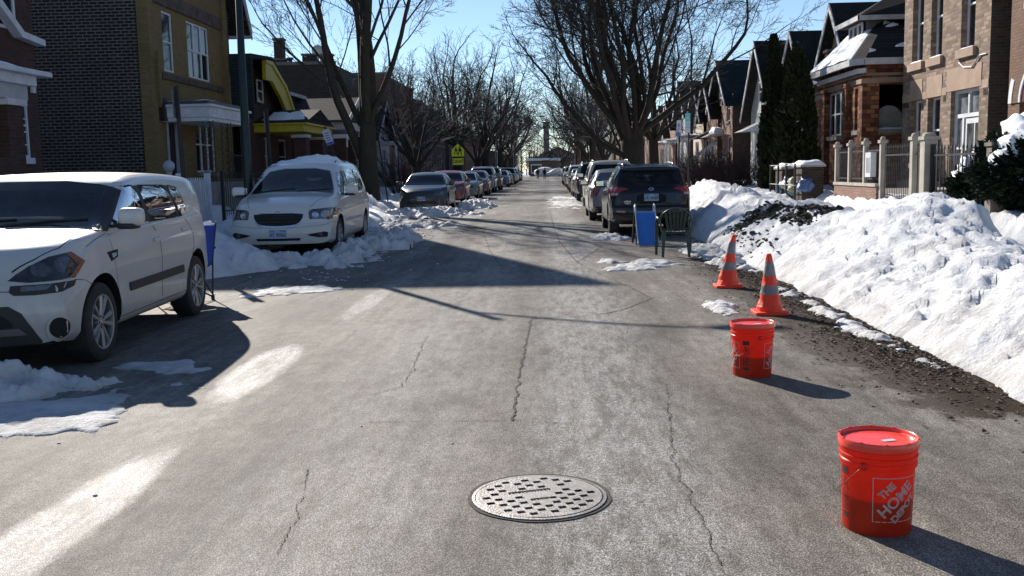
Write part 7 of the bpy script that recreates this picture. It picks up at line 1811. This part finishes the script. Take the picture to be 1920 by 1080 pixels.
def iron_fence(label, X, y0, y1, z0, z1, post=None):
    r = thing('iron_fence', label, 'fence', (X, (y0+y1)/2, z0))
    m = MB(); bars(m, X, y0, y1, z0, z1, .17, .012); m.build('fence_panel', M_BLACKIRON, r)
    for y in ((y0, y1) if post is None else post): m = MB(); m.box(X-.04, X+.04, y-.04, y+.04, z0-.3, z1+.1); m.build('fence_post', M_BLACKIRON, r)
iron_fence('black spiked iron fence between the stone pillar and the snowy juniper', 7.6, 17.5, 20.02, .55, 1.72)
iron_fence('low black iron fence under the evergreens', 7.8, 31.6, 36.5, .5, 1.5)
iron_fence('black iron fence in front of the yellow brick porch', -8.4, 25.2, 33.5, .45, 1.5)
def end_pillar():
    r = thing('stone_pillar', 'dark square stone pillar where the spiked iron fence meets the juniper', 'pillar', (7.6, 17.25, 0)); m = MB(); m.box(7.49, 7.71, 17.14, 17.36, 0, 1.72); m.build('shaft', M_GREYST, r); m = MB(); m.box(7.46, 7.74, 17.11, 17.39, 1.72, 1.78); superell(m, (7.6, 17.25, 1.79), (.12, .12, .06), .8, 6); m.build('cap', M_GREYST, r)
end_pillar()
def piers():
    for k, (y, x, w, h, lab) in enumerate(((28.3, 7.5, .5, 1.40, 'low brick pier with a thick snow cap, the nearer of two by the caged bags'), (30.6, 7.5, .5, 1.34, 'low brick pier with a thick snow cap, the farther of two by the caged bags'))):
        r = thing('brick_pier', lab, 'pier', (x, y, 0)); m = MB(); m.box(x-w, x+.1, y-.45, y+.45, 0, h); m.build('pier_wall', B_SIDE, r); m = MB(); m.box(x-w-.05, x+.15, y-.5, y+.5, h, h+.07); m.build('coping', M_STONE, r); snowcap(r, x-w-.06, x+.16, y-.52, y+.52, h+.06, .17, seed=k+2)
    r = thing('wire_cage', 'dark metal rail cage holding the wrapped bags beside the brick piers', 'cage', (6.9, 29.2, 0))
    for y in (27.6, 28.6, 29.6, 30.6): m = MB(); m.tube([(6.75, y, .3), (6.75, y, 1.5)], .03, 6); m.build('cage_post', M_BLACKIRON, r)
    for z in (1.45, .9): m = MB(); m.tube([(6.75, 27.5, z), (6.75, 30.7, z)], .018, 5); m.build('cage_rail', M_BLACKIRON, r)
    random.seed(4)
    cols = [((.10, .20, .30), 'pale blue'), ((.35, .37, .40), 'white'), ((.04, .16, .17), 'teal'), ((.42, .40, .25), 'cream'), ((.30, .30, .33), 'grey'), ((.10, .16, .34), 'blue')]
    for k, (c, nm) in enumerate(cols):
        y = 30.4-k*.52; m = MB(); m.blob((7.1, y, .80+.10*(k % 2)), .24, k, .38, 3, (.8, 1, .9)); tag(m.build('wrapped_bag', pm('bag_'+nm, c, .45, .5, 12, .7, 12), smooth=True), f'crumpled {nm} plastic bag behind the cage by the brick piers', 'bag', 'wrapped bags in the cage')
piers()
def picket():
    X = -8.0; r = thing('picket_fence', 'white wooden picket fence behind the near white car', 'fence', (X, 22, 0))
    y = 19.6
    while y < 22.9:
        m = MB(); m.prism([(y, .45), (y+.085, .45), (y+.085, 1.36), (y+.042, 1.45), (y, 1.36)], X-.012, X+.012); m.build('picket', M_WHITE, r); y += .14
    for z in (.65, 1.2): m = MB(); m.box(X-.05, X-.014, 19.5, 22.9, z-.04, z+.04); m.build('rail', M_WHITE, r)
    for yy in (21.2, 22.95): m = MB(); m.box(X-.06, X+.06, yy-.06, yy+.06, 0, 1.55); m.build('post', M_WHITE, r)
picket()
def globe():
    x, y = -10.0, 25.8; r = thing('garden_lamp', 'white globe lamp on a slim post in front of the yellow brick house', 'lamp', (x, y, 0)); m = MB(); m.tube([(x, y, 0), (x, y, 1.5)], .05, 8); m.build('post', M_WHITE, r)
    m = MB(); superell(m, (x, y, 1.76), (.15, .15, .15), 1, 10); m.build('globe', pm('opal_globe', (.42, .44, .50), .3, .05, 5), r, smooth=True); m = MB(); m.tube([(x, y, 1.5), (x, y, 1.62)], [.06, .09], 8); m.build('globe_collar', M_GREYPAINT, r)
globe()
def water_tower():
    Y = 170; p = AY(596, 97, Y); x, z = p.x, p.z; r = thing('water_tower', 'small grey water tower on stilts showing above the brown apartment roof', 'tower', (x, Y, 0))
    s = Y/1850; m = MB(); m.lathe([(1e-3, z-11*s*1.1), (8*s, z-8*s), (11*s, z-2*s), (11.5*s, z), (11.5*s, z+8*s), (11*s, z+9*s), (1e-3, z+13*s)], 20, Matrix.Translation((x, Y, 0))); m.build('tank', pm('grey_tank', (.22, .25, .27), .6, .1, 1), r, smooth=True)
    m = MB(); m.tube([(x, Y, 0), (x, Y, z-8*s)], 2*s, 8); m.build('riser', M_SIGNBACK, r)
    for a in range(4): m = MB(); dx, dy = 9*s*math.cos(a*PI/2+.7), 9*s*math.sin(a*PI/2+.7); m.tube([(x+dx*1.5, Y+dy*1.5, 0), (x+dx, Y+dy, z)], 1.0*s, 5); m.build('leg', M_SIGNBACK, r)
water_tower()
# far end of the street
def end_house():
    Y = 232; p0, p1 = AY(993, 300, Y), AY(1043, 300, Y)
    r = thing('low_building', 'low flat roofed brick building closing the far end of the street', 'building', ((p0.x+p1.x)/2, Y, 0)); m = MB(); m.box(p0.x, p1.x, Y, Y+9, 0, p0.z-.2); m.build('wall', B_ARCH, r)
    m = MB(); m.box(p0.x-.8, p1.x+1.0, Y-.8, Y+9.5, p0.z-.2, p0.z+.35); m.build('flat_roof', M_WHITE, r); m = MB(); m.box(p0.x+.3, p0.x+2.8, Y-.08, Y-.01, .6, 2.8); w = m.build('bay_window', M_WHITE, r); m = MB(); m.box(p0.x+.5, p0.x+2.6, Y-.12, Y-.09, 1.0, 2.5); m.build('pane', M_GLASS, w)
end_house()
def far_stack():
    Y = 330; p = AY(1024, 232, Y); r = thing('brick_stack', 'tall dark chimney stack standing on the street axis in the distance', 'chimney', (p.x, Y, 0)); m = MB(); m.box(p.x-.95, p.x+.95, Y-.95, Y+.95, 0, p.z); m.build('shaft', pm('far_stack_hazed', (.16, .145, .14), .9), r); m = MB(); m.box(p.x-1.1, p.x+1.1, Y-1.1, Y+1.1, p.z, p.z+.6); m.build('cap', B_BIG, r)  # shaft colour lightened to suggest haze over the distance
    p = AY(1046, 275, 300); r = thing('far_house', 'dark gabled roof far beyond the snow mound', 'house', (p.x, 300, 0)); m = MB(); m.box(p.x-9, p.x+9, 300, 310, 0, p.z-4.5); m.build('wall', B_BIG, r); m = MB(); m.prism([(p.x-10, p.z-4.5), (p.x, p.z), (p.x+10, p.z-4.5)], 299.5, 310.5, 'Y'); m.build('roof', R_DARK, r)
far_stack()

for a in [('dark brick flats past the far flats on the left, near the walkers', -12.3, 122, 140, 7.6, 12, B_BIG), ('brown brick flats on the left close to the cross street', -12.3, 146, 168, 8.0, 12, B_ARCH), ('last brick flats on the left before the cross street', -12.3, 174, 205, 7.6, 12, B_BIG),
          ('brown flats on the right after the far brick flats', 11.5, 126, 146, 7.4, 12, B_MID), ('brick flats on the right close to the cross street', 11.5, 152, 172, 7.8, 12, B_ARCH), ('last flats on the right before the cross street', 11.5, 178, 205, 7.4, 12, B_BIG)]: big_flat(*a)
for k, (x, w, h, lab) in enumerate(((-34, 14, 8, 'leftmost brick house row beyond the cross street'), (-16, 12, 7, 'brick house beyond the cross street left of the low flat roof'), (13, 11, 6.4, 'brick house beyond the cross street right of the far gabled roof'), (30, 15, 8, 'rightmost brick house row beyond the cross street'))):
    r = thing('brick_house', lab, 'house', (x, 238, 0)); m = MB(); m.box(x-w/2, x+w/2, 238, 248, 0, h*.7); m.build('wall', (B_ARCH, B_BIG, B_MID)[k % 3], r); m = MB(); m.prism([(x-w/2-.4, h*.7), (x, h), (x+w/2+.4, h*.7)], 237.5, 248.5, 'Y'); m.build('roof', R_BROWN, r)
    for j in (-1, 1): m = MB(); m.box(x+j*w/4-.6, x+j*w/4+.6, 237.9, 237.99, 1.6, 3.2); m.build('window', M_GLASS, r)

# ================================================================ TREES AND SHRUBS
def bark(name, base, var=.35):
    m, n, p = newmat(name); vec = n.coords((1, 1, .18)); f = n.noise(vec, 16, 8, .7); f2 = n.noise(n.coords(), 1.5, 4)
    col = n.mix(.5, n.ramp(f, [(.3, tuple(c*(1-var) for c in base)), (.7, tuple(c*(1+var) for c in base))]), n.ramp(f2, [(.3, .6), (.7, 1.1)]), 'MULTIPLY')
    n.link(col, p.inputs['Base Color']); setb(p, Roughness=.95, Specular_IOR_Level=.15); n.link(n.bump(f, .8, .05), p.inputs['Normal']); return m
BK = bark('grey_brown_bark', (.058, .050, .040)); BK2 = bark('dark_bark', (.045, .038, .032)); TW = pm('twigs', (.040, .034, .030), .9, .3, 3); TW2 = pm('twigs_haze_grey', (.075, .066, .060), .9, .3, 3)  # twig colours raised to stand in for distance haze
def grow(limbs, trunk_mb, crown_mb, seed, levels, child, minr, seglen=.9, up=.12, wob=.18, kids_=(5, 6, 5), lenf=.62, spread=(.5, .95), rfac=.55, zcap=None):
    rnd = random.Random(seed); stack = [(V(p), V(d).normalized(), L, r, 0) for p, d, L, r in limbs]
    while stack:
        p, d, L, r, lv = stack.pop()
        n = max(3, int(L/seglen)) if lv < 2 else 4 if lv == 2 else 3
        pts = [p.copy()]; rads = [r]; dirs = [d.copy()]
        end = r*(.45 if lv < 2 else .3)
        for i in range(n):
            w = V((rnd.uniform(-1, 1), rnd.uniform(-1, 1), rnd.uniform(-1, 1)))*wob*(1+.35*lv)
            d = (d+w+V((0, 0, up*(1 if lv < 2 else .5)))).normalized(); p = p+d*(L/n); pts.append(p.copy()); rads.append(max(minr, r+(end-r)*(i+1)/n)); dirs.append(d.copy())
        mb = trunk_mb if lv < 1 else crown_mb
        mb.tube(pts, rads, 8 if lv == 0 else 5 if lv == 1 else 3, cap=False)
        if lv < levels:
            k = kids_[min(lv, len(kids_)-1)]
            for j in range(k):
                t = .22+.78*(j+rnd.random()*.8)/k if lv else .30+.70*(j+rnd.random()*.8)/k
                t = min(t, .99); i = int(t*n); q = pts[i].lerp(pts[i+1], t*n-i); dd = dirs[i]
                ax = dd.orthogonal().normalized(); ax.rotate(Matrix.Rotation(rnd.uniform(0, 2*PI), 3, dd))
                nd = dd.copy(); nd.rotate(Matrix.Rotation(rnd.uniform(*spread), 3, ax))
                if nd.z < -.25: nd.z *= .3
                rr = rads[i]*rfac*rnd.uniform(.8, 1.1)
                stack.append((q, nd.normalized(), L*lenf*(1.15-.55*t)*rnd.uniform(.8, 1.2), max(minr, rr), lv+1))
            stack.append((pts[-1], (dirs[-1]+V((rnd.uniform(-.3, .3), rnd.uniform(-.3, .3), .1))).normalized(), L*lenf*.75, max(minr, rads[-1]*.9), lv+1))
def mktree(name, label, loc, build, group=None, bm=BK, tm=TW):
    root = thing(name, label, 'tree', loc, 0, group); t, c = MB(), MB(); build(t, c, V(loc))
    t.build('trunk', bm, root, smooth=True); c.build('crown', tm, root)
    return root
# forked tree on the left
def bt(t, c, P):
    t.tube([P+V((0, 0, -.1)), P+V((0, 0, .3)), P+V((-.02, 0, 1.2)), P+V((-.03, 0, 2.3)), P+V((.02, 0, 3.3))], [.60, .46, .39, .37, .30], 14, cap=False)
    b = P+V((-.05, 0, 2.3))
    L = [((b.x-.18, b.y, 2.0), (-.36, -.1, 1), 7.2, .19), ((b.x+.02, b.y-.1, 2.9), (-.10, .2, 1), 9.0, .21), ((b.x+.05, b.y+.1, 2.9), (.03, -.15, 1), 9.6, .23), ((b.x+.12, b.y, 2.9), (.14, .1, 1), 9.2, .22), ((b.x+.12, b.y-.05, 3.3), (.62, -.15, 1), 6.2, .12), ((b.x-.1, b.y+.2, 3.1), (-.62, .35, 1), 5.6, .13)]
    grow(L, t, c, 11, 4, None, .007, .8, .10, .10, (5, 5, 5, 3), .56, (.45, .95), .40)
mktree('bare_tree', 'large bare tree forking low into several upright limbs beside the white minivan', (-6.95, 38.0, 0), bt)
# spreading elm-like tree on the right
def br(t, c, P):
    t.tube([P+V((0, 0, -.1)), P+V((0, 0, .3)), P+V((0, 0, 1.5)), P+V((0, 0, 2.6)), P+V((.02, 0, 3.5))], [.95, .72, .60, .62, .50], 16, cap=False)
    L = []; rnd = random.Random(3)
    for k in range(11):
        a = 2*PI*k/11+rnd.uniform(-.2, .2); tilt = rnd.uniform(.35, 1.0) if k % 3 else .18
        L.append(((P.x+.28*math.cos(a), P.y+.28*math.sin(a), rnd.uniform(2.4, 3.8)), (tilt*math.cos(a), tilt*math.sin(a), 1), rnd.uniform(6.6, 8.2), rnd.uniform(.13, .22)))
    L.append(((P.x-.35, P.y, 2.1), (-1.15, -.1, .35), 6.0, .16)); L.append(((P.x+.3, P.y-.1, 3.2), (1.1, -.2, .75), 7.4, .18)); L.append(((P.x-.3, P.y-.1, 3.4), (-1.0, .0, .8), 7.5, .19))
    grow(L, t, c, 21, 4, None, .009, .8, .09, .20, (6, 5, 5, 3), .60, (.45, 1.0), .44)
mktree('bare_tree', 'huge spreading bare tree with a thick trunk behind the parked cars on the right', (4.35, 52.0, 0), br, bm=BK2)
TG = 'bare street trees in the distance'
protos = []
def far_tree(k, label, x, y, s=1.0, rot=0.0):
    while len(protos) <= k: protos.append(None)
    if protos[k] is None:
        kind = k
        def b(t, c, P, kind=kind):
            rnd = random.Random(kind*7+1)
            if kind == 0:
                t.tube([P, P+V((.05, 0, 1.6)), P+V((.0, .1, 3.0))], [.42, .30, .27], 9, cap=False); L = [((P.x, P.y, 2.7), (rnd.uniform(-.7, .7), rnd.uniform(-.7, .7), 1), rnd.uniform(4.6, 6.0), .12) for _ in range(7)]
            elif kind == 1:
                t.tube([P, P+V((-.1, 0, 1.2)), P+V((-.3, .0, 2.2))], [.40, .30, .27], 9, cap=False); L = [((P.x-.25, P.y, 1.9), (.55*math.cos(a), .55*math.sin(a), 1), rnd.uniform(4.8, 6.6), .125) for a in (0, 1, 2, 3.1, 4, 5)]
            else:
                t.tube([P, P+V((0, 0, 2)), P+V((.1, 0, 3.6))], [.5, .36, .33], 9, cap=False); L = [((P.x, P.y, 3.3), (.75*math.cos(a), .75*math.sin(a), .9), rnd.uniform(5.0, 6.5), .14) for a in (.3, 1.2, 2.1, 3.0, 3.9, 4.8, 5.7)]+[((P.x, P.y, 3.4), (.1, 0, 1), 6.5, .2)]
            grow(L, t, c, kind+31, 3, None, .012, 1.0, .08, .22, (5, 5, 4), .58, (.4, .95), .40)
        r = mktree('bare_tree', label, (0, 0, 0), b, TG, BK2 if k else BK, TW2 if k == 1 else TW); protos[k] = r
    else:
        r = copy_tree(protos[k]); tag(r, label)
    r.location = (x, y, 0); r.rotation_euler = (0, 0, rot); r.scale = (s, s, s); return r
for k, lab, x, y, s, rot in [
    (1, 'bare multi-stemmed tree left of the school crossing sign', -7.4, 57, .82, 0), (0, 'bare thin tree beside the pale cottage on the left', -9.6, 70, .85, 1.2), (2, 'bare tree above the school crossing sign', -7.2, 78, .95, 2.0),
    (1, 'bare tree with leaning stems on the left beyond the crossing sign', -6.9, 92, 1.05, 3.1), (2, 'tall bare tree overhanging the blue crossover on the left', -6.8, 106, 1.15, .6), (0, 'bare tree behind the tall one over the blue crossover', -7.6, 120, 1.1, 4.2),
    (2, 'bare tree far on the left by the grey lamp pole', -6.8, 138, 1.15, 5.0), (1, 'bare tree far on the left behind the walkers', -6.9, 156, 1.2, .9), (0, 'bare tree far on the left near the cross street', -6.9, 176, 1.2, 2.6), (2, 'last bare tree on the left before the cross street', -7.2, 198, 1.25, 1.1),
    (0, 'bare tree seen through the limbs of the huge right tree', 5.3, 72, .95, .5), (1, 'bare tree standing past the pale gold off-roader on the right', 4.7, 88, 1.0, 2.2), (2, 'bare tree arching over the right row of far cars', 4.6, 104, 1.1, 3.4), (1, 'bare far tree on the right by the brick flats', 4.8, 122, 1.15, 4.4),
    (2, 'bare tree far on the right, before the cross street', 4.8, 142, 1.2, 1.7), (0, 'bare tree far on the right near the snow mound', 5.0, 164, 1.25, 5.1), (2, 'last bare tree on the right before the snow mound', 5.4, 188, 1.3, 2.9),
    (2, 'second bare trunk just behind the huge right tree', 6.6, 63, .9, 4.0), (0, 'bare garden tree behind the roofs left of the crossing sign', -15, 88, 1.1, 3.3), (1, 'bare garden tree among far roofs on the left', -14, 128, 1.2, .2),
    (2, 'bare tree beyond the cross street left of the chimney stack', -9, 240, 1.5, 1.0), (0, 'bare tree beyond the cross street right of the far gabled roof', 12, 245, 1.5, 2.0), (1, 'bare tree beyond the low flat roofed building', 3, 262, 1.5, 3.0), (2, 'bare tree far beyond on the right of the axis', 19, 262, 1.6, 4.0), (1, 'bare tree far beyond on the left of the axis', -19, 258, 1.6, 5.0)]:
    far_tree(k, lab, x, y, s, rot)
for k, lab, x, y, s, rot in [(0, 'bare tree standing behind the viewer on the left pavement', -6.6, -9, .9, .4), (1, 'bare tree standing behind the viewer on the right pavement', 5.2, -7, .9, 1.4), (2, 'second bare tree behind the viewer on the left', -6.8, -24, 1.0, 2.4), (2, 'second bare tree behind the viewer on the right', 5.4, -21, 1.0, 3.9)]: far_tree(k, lab, x, y, s, rot)  # unseen trees added so the car glass has something to mirror
# evergreens
def leafmat(name, a, b):
    m, n, p = newmat(name); vec = n.coords(); n.link(n.ramp(n.noise(vec, 7, 4), [(.3, a), (.7, b)]), p.inputs['Base Color']); setb(p, Roughness=.85, Specular_IOR_Level=.2); return m
LV = leafmat('dark_evergreen', (.010, .015, .007), (.030, .036, .016)); LV2 = leafmat('juniper_green', (.008, .014, .008), (.022, .034, .018))
def leaves(mb, fn, n, s, seed):
    rnd = random.Random(seed)
    for i in range(n):
        p, d = fn(rnd); a = rnd.uniform(0, 2*PI); u = d.orthogonal().normalized(); u.rotate(Matrix.Rotation(a, 3, d)); w = d.cross(u)
        l = s*rnd.uniform(.6, 1.5); k = l*.42
        mb.add([p-u*k, p+d*l*.5+w*k*.3, p+u*k, p+d*l], [(0, 1, 2), (0, 2, 3)])
def cypress(label, x, y, r, H, seed, n):
    root = thing('evergreen_tree', label, 'tree', (x, y, 0), 0, 'columnar evergreens in front of the gable houses'); mb = MB()
    def fn(rnd):
        t = rnd.random()**1.15; a = rnd.uniform(0, 2*PI); prof = (min(1, t/.10)**.5)*(1-t)**.55*1.25 if t > .02 else .5; prof = min(1, prof)
        lump = 1+.28*noise.noise(V((math.cos(a)*1.7+seed, math.sin(a)*1.7, t*8)))+.12*noise.noise(V((math.cos(a)*5, math.sin(a)*5+seed, t*22)))
        q = r*prof*lump*(rnd.uniform(.55, 1.03)); return V((x+q*math.cos(a), y+q*math.sin(a), .35+t*(H-.3))), V((math.cos(a)*.6, math.sin(a)*.6, .9+rnd.uniform(-.3, .3))).normalized()
    leaves(mb, fn, n, .13, seed); mb.build('foliage', LV, root)
    t = MB(); t.tube([(x, y, 0), (x, y, 1), (x, y, H*.85)], [r*.16, r*.13, .02], 7); t.tube([(x, y, .5), (x, y, H*.8)], [r*.62, r*.1], 8); t.build('trunk', BK2, root)
    rnd = random.Random(seed); s = MB()
    for k in range(9):
        t_ = rnd.uniform(.1, .7); a = rnd.uniform(PI*.9, PI*1.75); q = r*(1-t_)**.5*.92; s.blob((x+q*math.cos(a), y+q*math.sin(a), .5+t_*H), rnd.uniform(.05, .11), k, .5, 2, (1, 1, .7))
    s.build('snow_clumps', M_SNOWCLEAN, root, smooth=True)
cypress('tall narrow evergreen, leftmost of the three beside the grey sided gable', 7.95, 35.8, .44, 5.9, 1, 13000)
cypress('thin evergreen standing between the two wider ones', 8.5, 34.9, .34, 5.5, 2, 9000)
cypress('broad evergreen nearest the orange brick bungalow', 7.9, 32.2, .66, 5.0, 3, 19000)
def juniper(label, cx, cy, cz, rx, ry, rz, seed, n):
    root = thing('juniper_shrub', label, 'shrub', (cx, cy, 0)); mb = MB(); o = V((seed*2.2, 0, 0))
    def surfp(th, ph):
        d = V((math.cos(ph)*math.cos(th), math.cos(ph)*math.sin(th), math.sin(ph))); k = 1+.32*noise.noise(d*1.9+o)+.2*noise.noise(d*4.5+o)
        return V((cx+d.x*rx*k, cy+d.y*ry*k, max(.45, cz+d.z*rz*k))), d
    def fn(rnd):
        p, d = surfp(rnd.uniform(0, 2*PI), math.asin(rnd.uniform(-.8, 1))); q = rnd.uniform(.72, 1.04)
        return V((cx, cy, cz)).lerp(p, q), (d+V((rnd.uniform(-.6, .6), rnd.uniform(-.6, .6), rnd.uniform(-.3, .6)))).normalized()
    leaves(mb, fn, n, .085, seed); mb.build('foliage', LV2, root)
    t = MB(); random.seed(seed)
    for k in range(7):
        p, d = surfp(k*.9, .3); t.tube([(cx, cy, .1), V((cx, cy, cz)).lerp(p, .5), V((cx, cy, cz)).lerp(p, .9)], [.06, .04, .02], 5)
    t.build('stem', BK2, root)
    s = MB(); K = 46
    vs = []; fs = []
    for j in range(K+1):
        for i in range(K+1):
            th = 2*PI*i/K; ph = .12+1.42*j/K; p, d = surfp(th, ph); m = noise.noise(V((p.x*1.5, p.y*1.5, 4+seed)))+.5*noise.noise(V((p.x*4, p.y*4, seed)))+.45*(ph-.75)
            vs.append(p+V((0, 0, .10))*(1 if m > -.02 else -1.8)+d*(.05 if m > -.02 else -.12))
    for j in range(K):
        for i in range(K): fs.append((j*(K+1)+i, j*(K+1)+i+1, (j+1)*(K+1)+i+1, (j+1)*(K+1)+i))
    s.add(vs, fs); s.build('snow_cover', M_SNOWCLEAN, root, smooth=True)
juniper('sprawling dark juniper loaded with snow at the right edge', 8.15, 16.9, 1.25, .8, 1.5, .72, 2, 26000)
juniper('lower juniper mound in front of the spiked iron fence', 8.05, 18.7, .95, .55, 1.0, .52, 5, 10000)
def bush(label, cx, cy, r, H, seed, n=90, mat=None, kk=6):
    root = thing('bare_shrub', label, 'shrub', (cx, cy, 0)); mb = MB(); rnd = random.Random(seed)
    for k in range(n):
        a = rnd.uniform(0, 2*PI); q = rnd.random()**.5*r*.6; p = V((cx+q*math.cos(a), cy+q*math.sin(a), .2)); d = V((math.cos(a)*q*.9, math.sin(a)*q*.9, 1.2)).normalized(); L = H*rnd.uniform(.6, 1.05)
        pts = [p]; 
        for i in range(4): d = (d+V((rnd.uniform(-.2, .2), rnd.uniform(-.2, .2), rnd.uniform(-.1, .1)))).normalized(); pts.append(pts[-1]+d*L/4)
        mb.tube(pts, [.014, .012, .010, .008, .006], 3, cap=False)
        for j in range(kk):
            i = rnd.randint(1, 3); e = pts[i].lerp(pts[i+1], rnd.random()); dd = (d+V((rnd.uniform(-1, 1), rnd.uniform(-1, 1), rnd.uniform(-.5, .7)))).normalized(); mb.tube([e, e+dd*.18, e+dd*.38+V((0, 0, .04))], [.008, .007, .004], 3, cap=False)
    mb.build('twigs', mat or pm('red_brown_twigs', (.050, .026, .022), .9, .35, 3), root)
    st = MB(); st.tube([(cx, cy, 0), (cx, cy, .5)], [.12, .08], 6); st.build('stem', BK2, root)
bush('dense red-brown bare hedge shrub between the turquoise sign and the evergreens', 7.1, 41.0, 1.5, 2.0, 3, 260)
bush('dense red-brown bare shrub farther along the right pavement', 7.0, 45.5, 1.4, 1.9, 4, 200)
bush('bare shrub under the window of the brown bungalow', -9.3, 48.5, 1.0, 1.6, 6, 120)
bush('bare thicket beneath the multi-stemmed tree on the left', -8.6, 60, 1.6, 2.6, 7, 200)

# far woodland behind the end of the street: reads as one mass
mb = MB(); rnd = random.Random(77)
for k in range(420):
    x = rnd.uniform(-75, 75); y = rnd.uniform(262, 330); H = rnd.uniform(5, 10.5); p = V((x, y, 0)); mb.tube([p, p+V((rnd.uniform(-.5, .5), 0, H*.5)), p+V((rnd.uniform(-1, 1), 0, H))], [.22, .15, .05], 4, cap=False)
    for j in range(26):
        q = p+V((0, 0, H*rnd.uniform(.12, .95))); d = V((rnd.uniform(-1, 1), rnd.uniform(-1, 1), rnd.uniform(.0, 1.2))); L = rnd.uniform(1.2, 3.4); m_ = q+d.normalized()*L*.5; mb.tube([q, m_, m_+(d+V((rnd.uniform(-.8, .8), 0, rnd.uniform(-.2, .8)))).normalized()*L*.6], [.06, .045, .03], 3, cap=False)
tag(mb.build('far_wood', TW2), 'hazy brown mass of bare trees far beyond the cross street', 'trees', kind='stuff')
# ================================================================ LIGHT, SKY, CAMERA
SUN_EL, SUN_AZ = math.radians(28), math.radians(29)   # azimuth to the left of the street direction
sd = V((-math.sin(SUN_AZ)*math.cos(SUN_EL), math.cos(SUN_AZ)*math.cos(SUN_EL), math.sin(SUN_EL)))
L_ = bpy.data.lights.new('sun', 'SUN'); L_.energy = 5.0; L_.angle = math.radians(.5); L_.color = (1, .93, .84)
lo = bpy.data.objects.new('sun', L_); COL.objects.link(lo); lo.rotation_euler = sd.to_track_quat('Z', 'Y').to_euler()
w = bpy.data.worlds.new('World'); sc.world = w; w.use_nodes = True; nt = w.node_tree
sky = nt.nodes.new('ShaderNodeTexSky'); sky.sky_type = 'NISHITA'; sky.sun_disc = False
sky.sun_elevation = SUN_EL; sky.sun_rotation = -SUN_AZ; sky.air_density = .8; sky.dust_density = .0; sky.ozone_density = 2.0; sky.altitude = 180
bg = nt.nodes['Background']; nt.links.new(sky.outputs[0], bg.inputs[0]); bg.inputs[1].default_value = .08
cam = bpy.data.cameras.new('camera'); co = bpy.data.objects.new('camera', cam); COL.objects.link(co)
cam.sensor_width = 36; cam.lens = FPX*36/1920; cam.clip_end = 3000; cam.clip_start = .05
co.matrix_world = Matrix.Translation(CAM_P) @ CAM_R.to_4x4(); sc.camera = co
sc.view_settings.view_transform = 'Standard'; sc.view_settings.look = 'None'; sc.view_settings.exposure = .75; sc.view_settings.gamma = 1
sc.view_settings.use_curve_mapping = False
sc.cycles.max_bounces = 6; sc.cycles.diffuse_bounces = 3; sc.cycles.glossy_bounces = 3; sc.cycles.transmission_bounces = 3
